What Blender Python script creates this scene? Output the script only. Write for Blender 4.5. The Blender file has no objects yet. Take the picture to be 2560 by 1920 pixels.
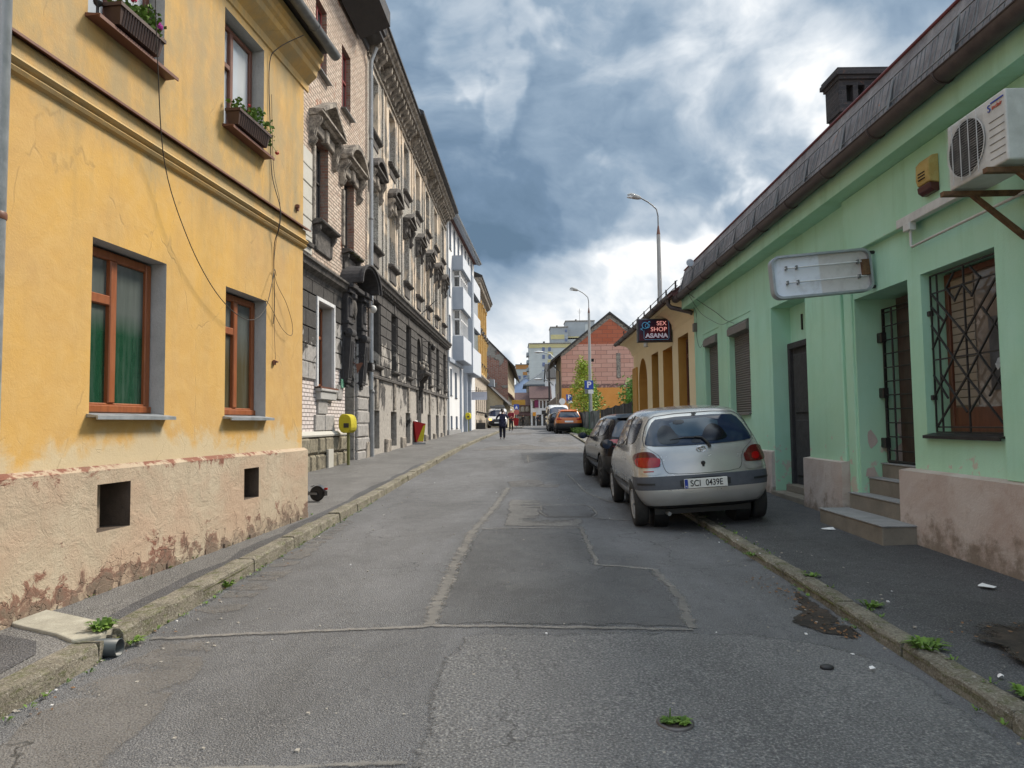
import bpy, bmesh, math, random
from mathutils import Vector, Matrix, noise as mn
from mathutils.bvhtree import BVHTree
from mathutils.geometry import delaunay_2d_cdt
random.seed(7)
sc = bpy.context.scene
COL = sc.collection
R = math.radians
# ---------------------------------------------------------------- camera
camd = bpy.data.cameras.new("camera"); cam = bpy.data.objects.new("camera", camd); COL.objects.link(cam)
camd.sensor_width = 36.0; camd.lens = 36.0 * 1720 / 2560; camd.clip_start = 0.05; camd.clip_end = 3000
_P, _ROLL = R(3.256), R(0.7)
_f = Vector((0, math.cos(_P), math.sin(_P))); _u = Vector((0, -math.sin(_P), math.cos(_P))); _r = Vector((1, 0, 0))
_R = math.cos(_ROLL) * _r - math.sin(_ROLL) * _u; _U = math.sin(_ROLL) * _r + math.cos(_ROLL) * _u
m = Matrix((( _R.x, _U.x, -_f.x, 0), (_R.y, _U.y, -_f.y, 0), (_R.z, _U.z, -_f.z, 1.5), (0, 0, 0, 1)))
cam.matrix_world = m
sc.camera = cam
sc.view_settings.view_transform = 'Standard'; sc.view_settings.look = 'None'
sc.view_settings.gamma = 1; sc.view_settings.exposure = 0.92
# ---------------------------------------------------------------- sun
SUN_AZ, SUN_EL = R(58), R(46)         # azimuth from +Y (ahead) towards +X (right)
sd = bpy.data.lights.new("sun", 'SUN'); sun = bpy.data.objects.new("sun", sd); COL.objects.link(sun)
sd.energy = 2.7; sd.angle = R(14); sd.color = (1, .90, .76)
sdir = Vector((math.sin(SUN_AZ) * math.cos(SUN_EL), math.cos(SUN_AZ) * math.cos(SUN_EL), math.sin(SUN_EL)))
sun.rotation_euler = sdir.to_track_quat('Z', 'Y').to_euler()
# ---------------------------------------------------------------- node helper
class NT:
    def __init__(s, tree): s.t = tree; s.N = tree.nodes; s.L = tree.links
    def new(s, typ, **kw):
        n = s.N.new(typ)
        for k, v in kw.items(): setattr(n, k, v)
        return n
    def put(s, sock, v):
        if hasattr(v, 'is_output'): s.L.new(v, sock)
        elif isinstance(v, (tuple, list)) and len(v) == 3 and sock.type == 'RGBA': sock.default_value = (*v, 1)
        else: sock.default_value = v
    def obj(s): return s.new('ShaderNodeTexCoord').outputs['Object']
    def math(s, op, a, b=0.0, c=None, clamp=False):
        n = s.new('ShaderNodeMath', operation=op, use_clamp=clamp); s.put(n.inputs[0], a); s.put(n.inputs[1], b)
        if c is not None: s.put(n.inputs[2], c)
        return n.outputs[0]
    def vmul(s, v, k):
        n = s.new('ShaderNodeVectorMath', operation='MULTIPLY'); s.put(n.inputs[0], v); s.put(n.inputs[1], k); return n.outputs[0]
    def vadd(s, v, k):
        n = s.new('ShaderNodeVectorMath', operation='ADD'); s.put(n.inputs[0], v); s.put(n.inputs[1], k); return n.outputs[0]
    def dot(s, v, k):
        n = s.new('ShaderNodeVectorMath', operation='DOT_PRODUCT'); s.put(n.inputs[0], v); s.put(n.inputs[1], k); return n.outputs['Value']
    def sep(s, v):
        n = s.new('ShaderNodeSeparateXYZ'); s.put(n.inputs[0], v); return n.outputs
    def comb(s, x, y, z):
        n = s.new('ShaderNodeCombineXYZ'); s.put(n.inputs[0], x); s.put(n.inputs[1], y); s.put(n.inputs[2], z); return n.outputs[0]
    def noise(s, v, scale=1, detail=6, rough=.6, dist=0.0):
        n = s.new('ShaderNodeTexNoise'); s.put(n.inputs['Vector'], v)
        n.inputs['Scale'].default_value = scale; n.inputs['Detail'].default_value = detail
        n.inputs['Roughness'].default_value = rough; n.inputs['Distortion'].default_value = dist
        return n.outputs['Fac']
    def nsvec(s, v, scale=1, amt=.2):
        n = s.new('ShaderNodeTexNoise'); s.put(n.inputs['Vector'], v); n.inputs['Scale'].default_value = scale; n.inputs['Detail'].default_value = 4
        c = s.vadd(n.outputs['Color'], (-.5, -.5, -.5)); return s.vadd(v, s.vmul(c, (amt, amt, amt)))
    def vor(s, v, scale=1, feature='DISTANCE_TO_EDGE'):
        n = s.new('ShaderNodeTexVoronoi', feature=feature); s.put(n.inputs['Vector'], v); n.inputs['Scale'].default_value = scale
        return n.outputs['Distance']
    def rng(s, v, a, b, c=0.0, d=1.0, smooth=False):
        n = s.new('ShaderNodeMapRange'); n.interpolation_type = 'SMOOTHSTEP' if smooth else 'LINEAR'
        s.put(n.inputs[0], v)
        for i, k in enumerate((a, b, c, d)): s.put(n.inputs[1 + i], k)
        return n.outputs[0]
    def ramp(s, v, *st):
        n = s.new('ShaderNodeValToRGB'); s.put(n.inputs[0], v); e = n.color_ramp.elements
        while len(e) < len(st): e.new(0.5)
        for i, (p, c) in enumerate(st): e[i].position = p; e[i].color = (*c, 1)
        return n.outputs[0]
    def mix(s, f, a, b, mode='MIX'):
        n = s.new('ShaderNodeMix', data_type='RGBA', blend_type=mode); s.put(n.inputs[0], f); s.put(n.inputs[6], a); s.put(n.inputs[7], b)
        return n.outputs[2]
    def mul(s, a, b): return s.math('MULTIPLY', a, b)
    def brick(s, v, c1, c2, mortar, w=.25, h=.075, ms=.012, bias=0.0, off=.5):
        n = s.new('ShaderNodeTexBrick'); s.put(n.inputs['Vector'], v); s.put(n.inputs['Color1'], c1); s.put(n.inputs['Color2'], c2); s.put(n.inputs['Mortar'], mortar)
        n.inputs['Scale'].default_value = 1; n.inputs['Brick Width'].default_value = w; n.inputs['Row Height'].default_value = h
        n.inputs['Mortar Size'].default_value = ms; n.inputs['Bias'].default_value = bias; n.offset = off; n.inputs['Mortar Smooth'].default_value = .2
        return n.outputs['Color'], n.outputs['Fac']
def mat(name, fn=None, color=(.5, .5, .5), rough=.8, metal=0.0, **kw):
    m = bpy.data.materials.new(name); m.use_nodes = True; t = NT(m.node_tree)
    b = m.node_tree.nodes['Principled BSDF']; b.inputs['Base Color'].default_value = (*color, 1)
    b.inputs['Roughness'].default_value = rough; b.inputs['Metallic'].default_value = metal
    for k, v in kw.items(): t.put(b.inputs[k], v)
    if fn:
        r = fn(t)
        if 'color' in r: t.put(b.inputs['Base Color'], r['color'])
        if 'rough' in r: t.put(b.inputs['Roughness'], r['rough'])
        if 'bump' in r:
            bn = t.new('ShaderNodeBump'); bn.inputs['Strength'].default_value = r.get('bs', .5); bn.inputs['Distance'].default_value = r.get('bd', .02)
            t.put(bn.inputs['Height'], r['bump']); t.L.new(bn.outputs[0], b.inputs['Normal'])
    return m
# ---------------------------------------------------------------- world: sky with broken clouds
w = bpy.data.worlds.new("World"); sc.world = w; w.use_nodes = True
W = NT(w.node_tree); bg = w.node_tree.nodes['Background']
sky = W.new('ShaderNodeTexSky', sky_type='NISHITA'); sky.sun_disc = False; sky.sun_elevation = SUN_EL; sky.sun_rotation = SUN_AZ
sky.air_density = 1.0; sky.dust_density = 0.6; sky.ozone_density = 2.0
d = W.new('ShaderNodeTexCoord').outputs['Generated']
def pdir(px, py):      # direction of a point of the sky, as azimuth/elevation slopes
    v = Vector(((px - 1280) / 1720, 1, (1057 - py) / 1720)); v.normalize(); return tuple(v)
S = W.sep(d)
q0 = W.vmul(d, (1, 1, 1.5))
q = W.nsvec(q0, 1.8, .42); q = W.nsvec(q, 7.0, .05)
n1 = W.noise(q, 2.3, 12, .58)
n2 = W.noise(W.vadd(q, (3, 1, 2)), 6.5, 10, .62)
n1b = W.noise(W.vadd(q, (.035, 0, .07)), 2.6, 6, .52); n1a = W.noise(q, 2.6, 6, .52); relief = W.math('SUBTRACT', n1a, n1b)
n3 = W.noise(W.vadd(q0, (7, 2, 5)), 1.5, 3, .5)
puff = W.math('SUBTRACT', 1.0, W.math('ABSOLUTE', W.rng(W.noise(W.nsvec(q0, 3.5, .3), 4.0, 9, .55), .25, .75, -1, 1)))
fac = W.math('ADD', W.mul(n1, 1.0), W.mul(n2, .55)); fac = W.math('ADD', fac, W.mul(n3, .35)); fac = W.math('ADD', fac, W.mul(puff, .10)); fac = W.math('ADD', fac, W.mul(relief, 1.1))
fac = W.math('MULTIPLY_ADD', W.math('ADD', fac, -.99), 1.05, .33)
dw = W.nsvec(W.nsvec(d, 3.2, .13), 11, .06); el = W.sep(dw)[2]
low = W.rng(el, .262, .232, 0.0, .47, True); low2 = W.rng(el, .12, .0, 0.0, .12, True)
fac = W.math('ADD', fac, W.math('ADD', low, low2))
BL = [((1420, 690), .10, .16), ((1560, 850), .10, -.12), ((1740, 640), .09, -.14), ((2160, 20), .20, .22), ((1850, 60), .16, .12), ((1235, 235), .085, .18), ((1290, 320), .09, .12),
      ((1700, 180), .16, .10), ((1640, 520), .11, .22), ((1450, 440), .09, .12), ((1950, 380), .10, .20), ((1100, 440), .17, -.14), ((1450, 570), .09, -.12), ((1250, 570), .12, -.16),
      ((1560, 320), .13, -.14), ((1900, 250), .08, -.10), ((1330, 130), .12, -.06), ((1060, 40), .16, .08)]
for (p, r, a) in BL:
    c = W.dot(dw, pdir(*p)); g = W.rng(c, math.cos(r * 1.6), 1.0, 0.0, a, True); fac = W.math('ADD', fac, g)
cc = W.ramp(fac, (0.0, (.072, .115, .168)), (.22, (.10, .15, .215)), (.42, (.165, .22, .285)), (.60, (.275, .32, .37)), (.78, (.42, .45, .48)), (1.0, (.68, .665, .64)))
boost = W.rng(S[1], .25, -.5, 1.0, 2.3, True)                    # the sky behind and overhead is brighter, the storm cloud stands ahead
boost2 = W.rng(S[2], .53, .95, 1.0, 2.9, True)
bb = W.mul(W.mul(boost, boost2), 10.0)
cc = W.mix(W.math('MAXIMUM', W.rng(S[2], .53, .8, 0, .75), W.rng(S[1], .2, -.3, 0, .55)), cc, W.mix(1.0, cc, (1.22, 1.0, .80), 'MULTIPLY'))
ccs = W.new('ShaderNodeVectorMath', operation='SCALE'); W.put(ccs.inputs[0], cc); W.put(ccs.inputs['Scale'], bb)
cover = W.rng(W.math('ADD', W.noise(q, 1.7, 5, .5), W.rng(S[1], -.5, .1, 0.0, .6)), .44, .56, 0.0, 1.0, True)
W.put(bg.inputs['Color'], W.mix(cover, sky.outputs[0], ccs.outputs[0])); bg.inputs['Strength'].default_value = 0.1
# ---------------------------------------------------------------- mesh helper
class MB:
    def __init__(s): s.v = []; s.f = []; s.m = []; s.sm = []
    def add(s, vs, fs, mi=0, smooth=False):
        o = len(s.v); s.v += [tuple(p) for p in vs]
        for f in fs: s.f.append([i + o for i in f]); s.m.append(mi); s.sm.append(smooth)
        return s
    def quad(s, a, b, c, d, mi=0): return s.add([a, b, c, d], [(0, 1, 2, 3)], mi)
    def box(s, x0, x1, y0, y1, z0, z1, mi=0, jit=0.0):
        vs = [(x, y, z) for x in (x0, x1) for y in (y0, y1) for z in (z0, z1)]
        if jit: vs = [tuple(c + random.uniform(-jit, jit) for c in p) for p in vs]
        return s.add(vs, [(0, 1, 3, 2), (4, 6, 7, 5), (0, 4, 5, 1), (2, 3, 7, 6), (0, 2, 6, 4), (1, 5, 7, 3)], mi)
    def rbox(s, x0, x1, y0, y1, z0, z1, c=.01, mi=0):   # box whose -Y face is chamfered (cushion block)
        a = [(x0, y1, z0), (x1, y1, z0), (x1, y1, z1), (x0, y1, z1)]; b = [(x0, y0 + c, z0), (x1, y0 + c, z0), (x1, y0 + c, z1), (x0, y0 + c, z1)]
        e = [(x0 + c, y0, z0 + c), (x1 - c, y0, z0 + c), (x1 - c, y0, z1 - c), (x0 + c, y0, z1 - c)]
        fs = [(8, 9, 10, 11)]
        for i in range(4):
            j = (i + 1) % 4; fs += [(4 + i, 4 + j, 8 + j, 8 + i), (i, j, 4 + j, 4 + i)]
        return s.add(a + b + e, fs, mi)
    def prism(s, poly, fn, a, b, mi=0, smooth=False):   # extrude 2D poly; fn(u,v,w)->xyz
        n = len(poly); vs = [fn(p[0], p[1], a) for p in poly] + [fn(p[0], p[1], b) for p in poly]
        return s.add(vs, [tuple(range(n))[::-1], tuple(range(n, 2 * n))] + [(i, (i + 1) % n, n + (i + 1) % n, n + i) for i in range(n)], mi, smooth)
    def tube(s, pts, r, n=8, mi=0, cap=True, smooth=True):
        pts = [Vector(p) for p in pts]; rs = r if isinstance(r, (list, tuple)) else [r] * len(pts)
        up = None; rings = []
        for i, p in enumerate(pts):
            t = (pts[min(i + 1, len(pts) - 1)] - pts[max(i - 1, 0)])
            t = t.normalized() if t.length > 1e-9 else Vector((0, 0, 1))
            if up is None: up = t.orthogonal().normalized()
            else:
                up = up - t * up.dot(t); up = up.normalized() if up.length > 1e-6 else t.orthogonal().normalized()
            s2 = t.cross(up)
            rings.append([p + (up * math.cos(2 * math.pi * k / n) + s2 * math.sin(2 * math.pi * k / n)) * rs[i] for k in range(n)])
        vs = [q for g in rings for q in g]; fs = []
        for i in range(len(pts) - 1):
            for k in range(n): fs.append((i * n + k, i * n + (k + 1) % n, (i + 1) * n + (k + 1) % n, (i + 1) * n + k))
        s.add(vs, fs, mi, smooth)
        if cap: s.add(rings[0], [tuple(range(n))[::-1]], mi); s.add(rings[-1], [tuple(range(n))], mi)
        return s
    def lathe(s, prof, c=(0, 0, 0), n=16, axis='z', mi=0, smooth=True, cap=True):
        vs = []; fs = []
        for (r, h) in prof:
            for k in range(n):
                a = 2 * math.pi * k / n; x, y = r * math.cos(a), r * math.sin(a)
                vs.append({'z': (c[0] + x, c[1] + y, c[2] + h), 'x': (c[0] + h, c[1] + x, c[2] + y), 'y': (c[0] + x, c[1] + h, c[2] + y)}[axis])
        for i in range(len(prof) - 1):
            for k in range(n): fs.append((i * n + k, i * n + (k + 1) % n, (i + 1) * n + (k + 1) % n, (i + 1) * n + k))
        s.add(vs, fs, mi, smooth)
        if cap: s.add(vs[:n], [tuple(range(n))[::-1]], mi); s.add(vs[-n:], [tuple(range(n))], mi)
        return s
    def sphere(s, c, r, n=10, mi=0, sq=(1, 1, 1)):
        pr = [(r * math.sin(math.pi * i / n), -r * math.cos(math.pi * i / n)) for i in range(n + 1)]; pr[0] = (1e-4, -r); pr[-1] = (1e-4, r)
        o = len(s.v); s.lathe(pr, (0, 0, 0), n + 2, 'z', mi)
        for i in range(o, len(s.v)):
            v = s.v[i]; s.v[i] = (c[0] + v[0] * sq[0], c[1] + v[1] * sq[1], c[2] + v[2] * sq[2])
        return s
    def xform(s, M, start=0):
        for i in range(start, len(s.v)): s.v[i] = tuple(M @ Vector(s.v[i]))
        return s
    def build(s, name, mats, parent=None, bevel=0.0, recalc=True, label=None, cat=None, group=None, kind=None, loc=None, rz=0, subsurf=0):
        me = bpy.data.meshes.new(name); me.from_pydata(s.v, [], s.f)
        if not isinstance(mats, (list, tuple)): mats = [mats]
        for mm in mats: me.materials.append(mm)
        me.polygons.foreach_set('material_index', s.m); me.polygons.foreach_set('use_smooth', s.sm)
        if recalc:
            bm = bmesh.new(); bm.from_mesh(me); bmesh.ops.recalc_face_normals(bm, faces=bm.faces); bm.to_mesh(me); bm.free()
        me.update()
        o = bpy.data.objects.new(name, me); COL.objects.link(o)
        if parent: o.parent = parent
        if loc is not None: o.location = loc
        o.rotation_euler[2] = rz
        if bevel: 
            b = o.modifiers.new('bevel', 'BEVEL'); b.width = bevel; b.segments = 2; b.limit_method = 'ANGLE'; b.angle_limit = R(40)
        if subsurf:
            b = o.modifiers.new('ss', 'SUBSURF'); b.levels = subsurf; b.render_levels = subsurf
        return tag(o, label, cat, group, kind)
def tag(o, label=None, cat=None, group=None, kind=None):
    if label: o['label'] = label
    if cat: o['category'] = cat
    if group: o['group'] = group
    if kind: o['kind'] = kind
    return o
def empty(name, loc=(0, 0, 0), rz=0.0, label=None, cat=None, group=None):
    o = bpy.data.objects.new(name, None); COL.objects.link(o); o.location = loc; o.rotation_euler = (0, 0, rz); o.empty_display_size = .2
    return tag(o, label, cat, group)
def text_mesh(txt, name, m, parent, size, M, ext=.004, bold=0.0, sx=1.0):
    cu = bpy.data.curves.new(name, 'FONT'); cu.body = txt; cu.size = size; cu.extrude = ext; cu.align_x = 'CENTER'; cu.align_y = 'CENTER'; cu.offset = bold
    ob = bpy.data.objects.new(name, cu); COL.objects.link(ob); bpy.context.view_layer.update()
    dg = bpy.context.evaluated_depsgraph_get(); me = bpy.data.meshes.new_from_object(ob.evaluated_get(dg)); bpy.data.objects.remove(ob)
    for v in me.vertices: v.co = M @ Vector((v.co.x * sx, v.co.y, v.co.z))
    me.materials.clear(); me.materials.append(m); me.name = name
    o = bpy.data.objects.new(name, me); COL.objects.link(o)
    if parent: o.parent = parent
    return o
def gz(Y): return 0.016 * Y if Y < 60 else .96 + .0008 * (Y - 60)
def interp(tab, Y):
    if Y <= tab[0][1]: return tab[0][0]
    for (a, b), (c, e) in zip(tab, tab[1:]):
        if Y <= e: return a + (c - a) * (Y - b) / (e - b)
    return tab[-1][0]
# ================================================================ materials
def f_asphalt(base, speck=.5, scale=110, stain=.35):
    def fn(t):
        o = t.obj(); s = t.noise(o, scale, 3, .7); v = t.vor(o, scale * .9, 'F1')
        big = t.noise(t.vmul(o, (1, .45, 1)), .9, 8, .65, .4); mid = t.noise(t.nsvec(o, 3, .3), 5, 8, .7); blot = t.noise(t.nsvec(t.vmul(o, (1, .5, 1)), 1.5, .6), 1.7, 9, .75)
        c = t.mix(t.rng(big, .36, .66), tuple(k * (1 - stain) for k in base), tuple(k * (1 + stain * .8) for k in base))
        c = t.mix(t.rng(mid, .55, .85, 0, .5), c, tuple(k * .55 for k in base))
        c = t.mix(t.rng(blot, .60, .72, 0, .35), c, (base[0] * 1.9, base[1] * 1.8, base[2] * 1.65))
        c = t.mix(t.rng(s, .52, .68, 0, speck), c, (.46, .45, .42)); c = t.mix(t.rng(s, .48, .34, 0, min(1, speck * 1.3)), c, (.015, .015, .017))
        crack = t.vor(t.nsvec(o, 2.2, .7), .55); cr2 = t.vor(t.nsvec(o, 5, .3), 3.2)
        c = t.mix(t.mul(t.rng(crack, .0, .006, .8, 0), t.rng(big, .45, .6)), c, (.015, .015, .015))
        c = t.mix(t.mul(t.rng(cr2, .0, .012, .8, 0), t.rng(blot, .56, .64)), c, (.02, .02, .02))
        return dict(color=c, rough=t.rng(mid, .3, .8, .62, .92), bump=t.math('ADD', t.mul(s, .6), v), bs=.75, bd=.012)
    return fn
M = {}
M['asphalt'] = mat('asphalt', f_asphalt((.112, .114, .122), .42, 120))
M['asphalt_coarse'] = mat('asphalt_coarse', f_asphalt((.120, .120, .124), .48, 76, .25))
M['asphalt_smooth'] = mat('asphalt_smooth', f_asphalt((.113, .115, .121), .38, 128, .35))
M['asphalt_pale'] = mat('asphalt_pale', f_asphalt((.19, .18, .172), .35, 110, .25))
M['asphalt_old'] = mat('asphalt_old', f_asphalt((.145, .138, .13), .5, 90, .35))
M['pavement'] = mat('pavement', f_asphalt((.125, .122, .12), .5, 90, .35))
M['pavement_dark'] = mat('pavement_dark', f_asphalt((.058, .058, .064), .35, 100, .4))
def f_seam(t):
    o = t.obj(); n = t.noise(o, 60, 5, .7); b = t.noise(o, 4, 6, .7)
    return dict(color=t.mix(t.rng(b, .35, .65), (.14, .136, .13), (.24, .225, .205)), rough=.9, bump=n, bs=.2, bd=.004)
M['seam'] = mat('dusty_seam', f_seam)
def soften(key, k=1.0):      # worn edge: the layer thins out irregularly towards its rim
    m = M[key].copy(); m.name = key + '_worn'; t = NT(m.node_tree); b = m.node_tree.nodes['Principled BSDF']
    at = t.new('ShaderNodeAttribute', attribute_name='e'); o = t.obj(); n = t.noise(o, 16, 6, .75)
    t.put(b.inputs['Alpha'], t.rng(t.math('ADD', at.outputs['Fac'], t.math('MULTIPLY', t.math('ADD', n, -.5), 2.2)), .15, .8, 0, k, True)); return m

def f_kerb(t):
    o = t.obj(); n = t.noise(o, 62, 4, .8); b = t.noise(o, 3.5, 8, .7, .3); z = t.noise(t.vmul(o, (1, 1, 4)), 9, 6, .7)
    c = t.mix(t.rng(b, .32, .68), (.105, .093, .07), (.29, .26, .205)); c = t.mix(t.rng(z, .50, .64, 0, .7), c, (.085, .10, .022)); c = t.mix(t.rng(n, .54, .66, 0, .75), c, (.44, .42, .37)); c = t.mix(t.rng(n, .46, .34, 0, .75), c, (.035, .032, .026))
    return dict(color=c, rough=.92, bump=t.math('ADD', n, t.mul(b, 2.5)), bs=.9, bd=.02)
M['kerb'] = mat('granite_kerb', f_kerb)
def f_concrete(a, b, s=6):
    def fn(t):
        o = t.obj(); n = t.noise(o, 45, 5, .7); g = t.noise(o, s, 8, .65, .3)
        c = t.mix(t.rng(g, .3, .72), a, b); c = t.mix(t.rng(n, .55, .8, 0, .4), c, tuple(k * .4 for k in a))
        return dict(color=c, rough=.9, bump=n, bs=.5, bd=.01)
    return fn
M['concrete'] = mat('concrete', f_concrete((.26, .245, .2), (.42, .40, .33)))
M['step'] = mat('step_concrete', f_concrete((.15, .13, .105), (.24, .21, .17), 3))
M['step_top'] = mat('step_top', f_concrete((.22, .22, .22), (.32, .32, .32), 5))
def f_moss(t):
    o = t.obj(); n = t.noise(o, 30, 6, .8)
    return dict(color=t.mix(t.rng(n, .4, .6), (.05, .045, .03), (.13, .15, .03)), rough=1, bump=n, bs=1, bd=.02)
M['moss'] = mat('moss', f_moss)
def f_grass(t):
    o = t.obj(); n = t.noise(o, 14, 3, .6)
    return dict(color=t.mix(t.rng(n, .35, .65), (.045, .10, .012), (.14, .24, .03)), rough=.7)
M['grass'] = mat('weed_leaf', f_grass)
def f_soil(t):
    o = t.obj(); n = t.noise(o, 40, 6, .8); b = t.noise(o, 5, 5, .6)
    c = t.mix(t.rng(b, .35, .65), (.03, .026, .022), (.085, .065, .05)); c = t.mix(t.rng(n, .6, .7, 0, .7), c, (.25, .16, .09))
    return dict(color=c, rough=1, bump=n, bs=1, bd=.03)
M['soil'] = mat('soil', f_soil)
# ================================================================ ground
WORN = {}
def worn(m):
    if m.name not in WORN:
        k = [q for q in M if M[q] == m][0]; WORN[m.name] = soften(k, {'seam': .72, 'asphalt_pale': .62, 'asphalt_smooth': .85}.get(k, 1.0))
    return WORN[m.name]
def seta(o, vals):
    a = o.data.attributes.new('e', 'FLOAT', 'POINT'); a.data.foreach_set('value', vals); return o
def sheet(name, strips, m, kind='structure', parent=None):
    """strips: list of (Y, [(X, dz), ...]) cross-sections"""
    b = MB(); n = len(strips[0][1]); vs = []
    for Y, pts in strips: vs += [(x, Y, gz(Y) + dz) for x, dz in pts]
    fs = [(i * n + k, i * n + k + 1, (i + 1) * n + k + 1, (i + 1) * n + k) for i in range(len(strips) - 1) for k in range(n - 1)]
    b.add(vs, fs, 0, False); return b.build(name, m, parent, kind=kind)
KL = [(-2.72, -6), (-2.58, 3.0), (-2.50, 5.6), (-2.42, 9.85), (-2.34, 14.3), (-2.24, 19.6), (-2.11, 25.7), (-1.98, 30), (-1.6, 38.7), (-1.02, 49.5), (-.55, 57), (.1, 62.5), (1.0, 67), (2.0, 69.5)]
KR = [(2.30, -6), (2.28, 3.2), (2.36, 6), (2.42, 10), (2.55, 16), (2.9, 24), (3.3, 31), (3.74, 45), (4.1, 60), (4.35, 80), (4.4, 100)]
def kl(Y): return interp(KL, Y)
def kr(Y): return interp(KR, Y)
g = MB(); ys = [-40, 0, 30, 60, 200, 500, 1200]
for a, b_ in zip(ys, ys[1:]):
    za, zb = (gz(a) - .25 if a < 100 else .7), (gz(b_) - .25 if b_ < 100 else .7)
    g.quad((-700, a, za), (700, a, za), (700, b_, zb), (-700, b_, zb))
g.build('ground', M['soil'], kind='structure')
YS = [-6, -3, 0] + [1.5 * i for i in range(1, 40)] + [60, 62, 64, 66, 68, 70]
sheet('road', [(Y, [(kl(Y) - .1, 0), (kl(Y) * .5, .015), (0, .03), (kr(Y) * .5, .015), (kr(Y) + .1, 0)]) for Y in YS] + [(Y, [(-1, 0), (0, .0), (2, .0), (4, .0), (6, 0)]) for Y in (75, 85, 104, 119)], M['asphalt'])
sheet('cross_street', [(Y, [(-14, -.02), (0, -.012), (14, -.012), (30, -.02)]) for Y in (71.5, 90, 150)], M['asphalt_pale'])
def crown(x, Y):
    a, c = kl(Y), kr(Y)
    xs = [a - .1, a * .5, 0, c * .5, c + .1]; zs = [0, .015, .03, .015, 0]
    for i in range(4):
        if x <= xs[i + 1]: return zs[i] + (zs[i + 1] - zs[i]) * (x - xs[i]) / (xs[i + 1] - xs[i])
    return 0
def gp(x, Y, off=0): return (x, Y, gz(Y) + crown(x, Y) + off)
def patch(name, poly, m, off=.005, jag=.03, step=.12, kind='structure'):
    pts = []
    for i, p in enumerate(poly):
        q = poly[(i + 1) % len(poly)]; L = math.dist(p, q); k = max(1, int(L / step))
        for j in range(k):
            t = j / k; pts.append((p[0] + (q[0] - p[0]) * t + random.uniform(-jag, jag), p[1] + (q[1] - p[1]) * t + random.uniform(-jag, jag)))
    x0 = min(p[0] for p in pts); x1 = max(p[0] for p in pts); y0 = min(p[1] for p in pts); y1 = max(p[1] for p in pts)
    ins = []; nx = max(2, int((x1 - x0) / .6)); ny = max(2, int((y1 - y0) / .8))
    for i in range(1, nx):
        for j in range(1, ny): ins.append((x0 + (x1 - x0) * i / nx, y0 + (y1 - y0) * j / ny))
    cx = sum(p[0] for p in pts) / len(pts); cy = sum(p[1] for p in pts) / len(pts)
    for p in pts:
        L = math.dist(p, (cx, cy)); k = 1 - min(.09, L * .4) / L; ins.append((cx + (p[0] - cx) * k, cy + (p[1] - cy) * k))
    n = len(pts); V, E, F, _, _, _ = delaunay_2d_cdt([Vector(p) for p in pts + ins], [], [list(range(n))], 1, 1e-5)
    b = MB(); b.add([gp(v.x, v.y, off) for v in V], F); o = b.build(name, worn(m), kind=kind)
    bs = set((round(p[0], 4), round(p[1], 4)) for p in pts)
    return seta(o, [0.0 if (round(v.x, 4), round(v.y, 4)) in bs else 1.0 for v in V])
def strip(name, path, wid, m, off=.0085, jag=.02, step=.1):
    P = []
    for p, q in zip(path, path[1:]):
        L = math.dist(p, q); k = max(1, int(L / step))
        for j in range(k): P.append((p[0] + (q[0] - p[0]) * j / k, p[1] + (q[1] - p[1]) * j / k))
    P.append(path[-1]); vs = []
    for i, p in enumerate(P):
        a = P[max(0, i - 1)]; c = P[min(len(P) - 1, i + 1)]; dx, dy = c[0] - a[0], c[1] - a[1]; L = math.hypot(dx, dy) or 1; nx, ny = -dy / L, dx / L
        ww = wid * random.uniform(.9, 1.5) * .62; s = random.uniform(-jag, jag) * .5
        vs += [gp(p[0] + nx * (ww + s), p[1] + ny * (ww + s), off), gp(p[0] + nx * s, p[1] + ny * s, off), gp(p[0] - nx * (ww - s), p[1] - ny * (ww - s), off)]
    b = MB(); b.add(vs, [(3 * i + k, 3 * i + k + 1, 3 * i + k + 4, 3 * i + k + 3) for i in range(len(P) - 1) for k in (0, 1)])
    return seta(b.build(name, worn(m), kind='structure'), [0.0, 1.0, 0.0] * len(P))
patch('road_patch', [(-.34, 4.66), (-.41, 4.27), (-.47, 3.64), (-.45, 3.0), (-.5, 1.2), (2.15, 1.2), (2.22, 3.2), (2.25, 4.1), (1.98, 4.45), (1.7, 4.62), (1.16, 4.70)], M['asphalt_coarse'])
patch('road_patch', [(-.42, 8.73), (.89, 8.79), (.8, 6.67), (1.3, 6.48), (1.28, 5.53), (1.18, 4.76), (-.57, 4.86), (-.57, 6.42)], M['asphalt_smooth'])
patch('road_patch', [(.5, 10.96), (1.1, 11.0), (1.2, 10.7), (1.2, 10.0), (1.09, 9.68), (.48, 9.7), (.40, 10.1), (.42, 10.7)], M['asphalt_smooth'], .010)
patch('road_patch', [(-.15, 14.64), (.2, 14.9), (.55, 15.24), (.67, 14.22), (.99, 14.11), (.91, 13.46), (-.1, 13.57)], M['asphalt_pale'])
patch('road_patch', [(-.06, 11.69), (.44, 11.54), (.36, 9.63), (.97, 9.57), (.85, 8.90), (-.15, 8.92)], M['asphalt_old'], .005)
patch('road_patch', [(-1.6, 27.0), (2.7, 27.3), (2.8, 29.6), (1.2, 29.2), (.5, 32.5), (.1, 30.5), (-1.0, 29.6)], M['asphalt_pale'], .006, .1, .4)
patch('road_patch', [(1.3, 33.5), (3.1, 33.9), (3.3, 40), (2.0, 41), (1.4, 37)], M['asphalt_pale'], .006, .1, .4)
patch('road_patch', [(-.9, 44), (1.2, 45), (1.5, 50), (-.5, 49)], M['asphalt_pale'], .006, .1, .4)
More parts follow.
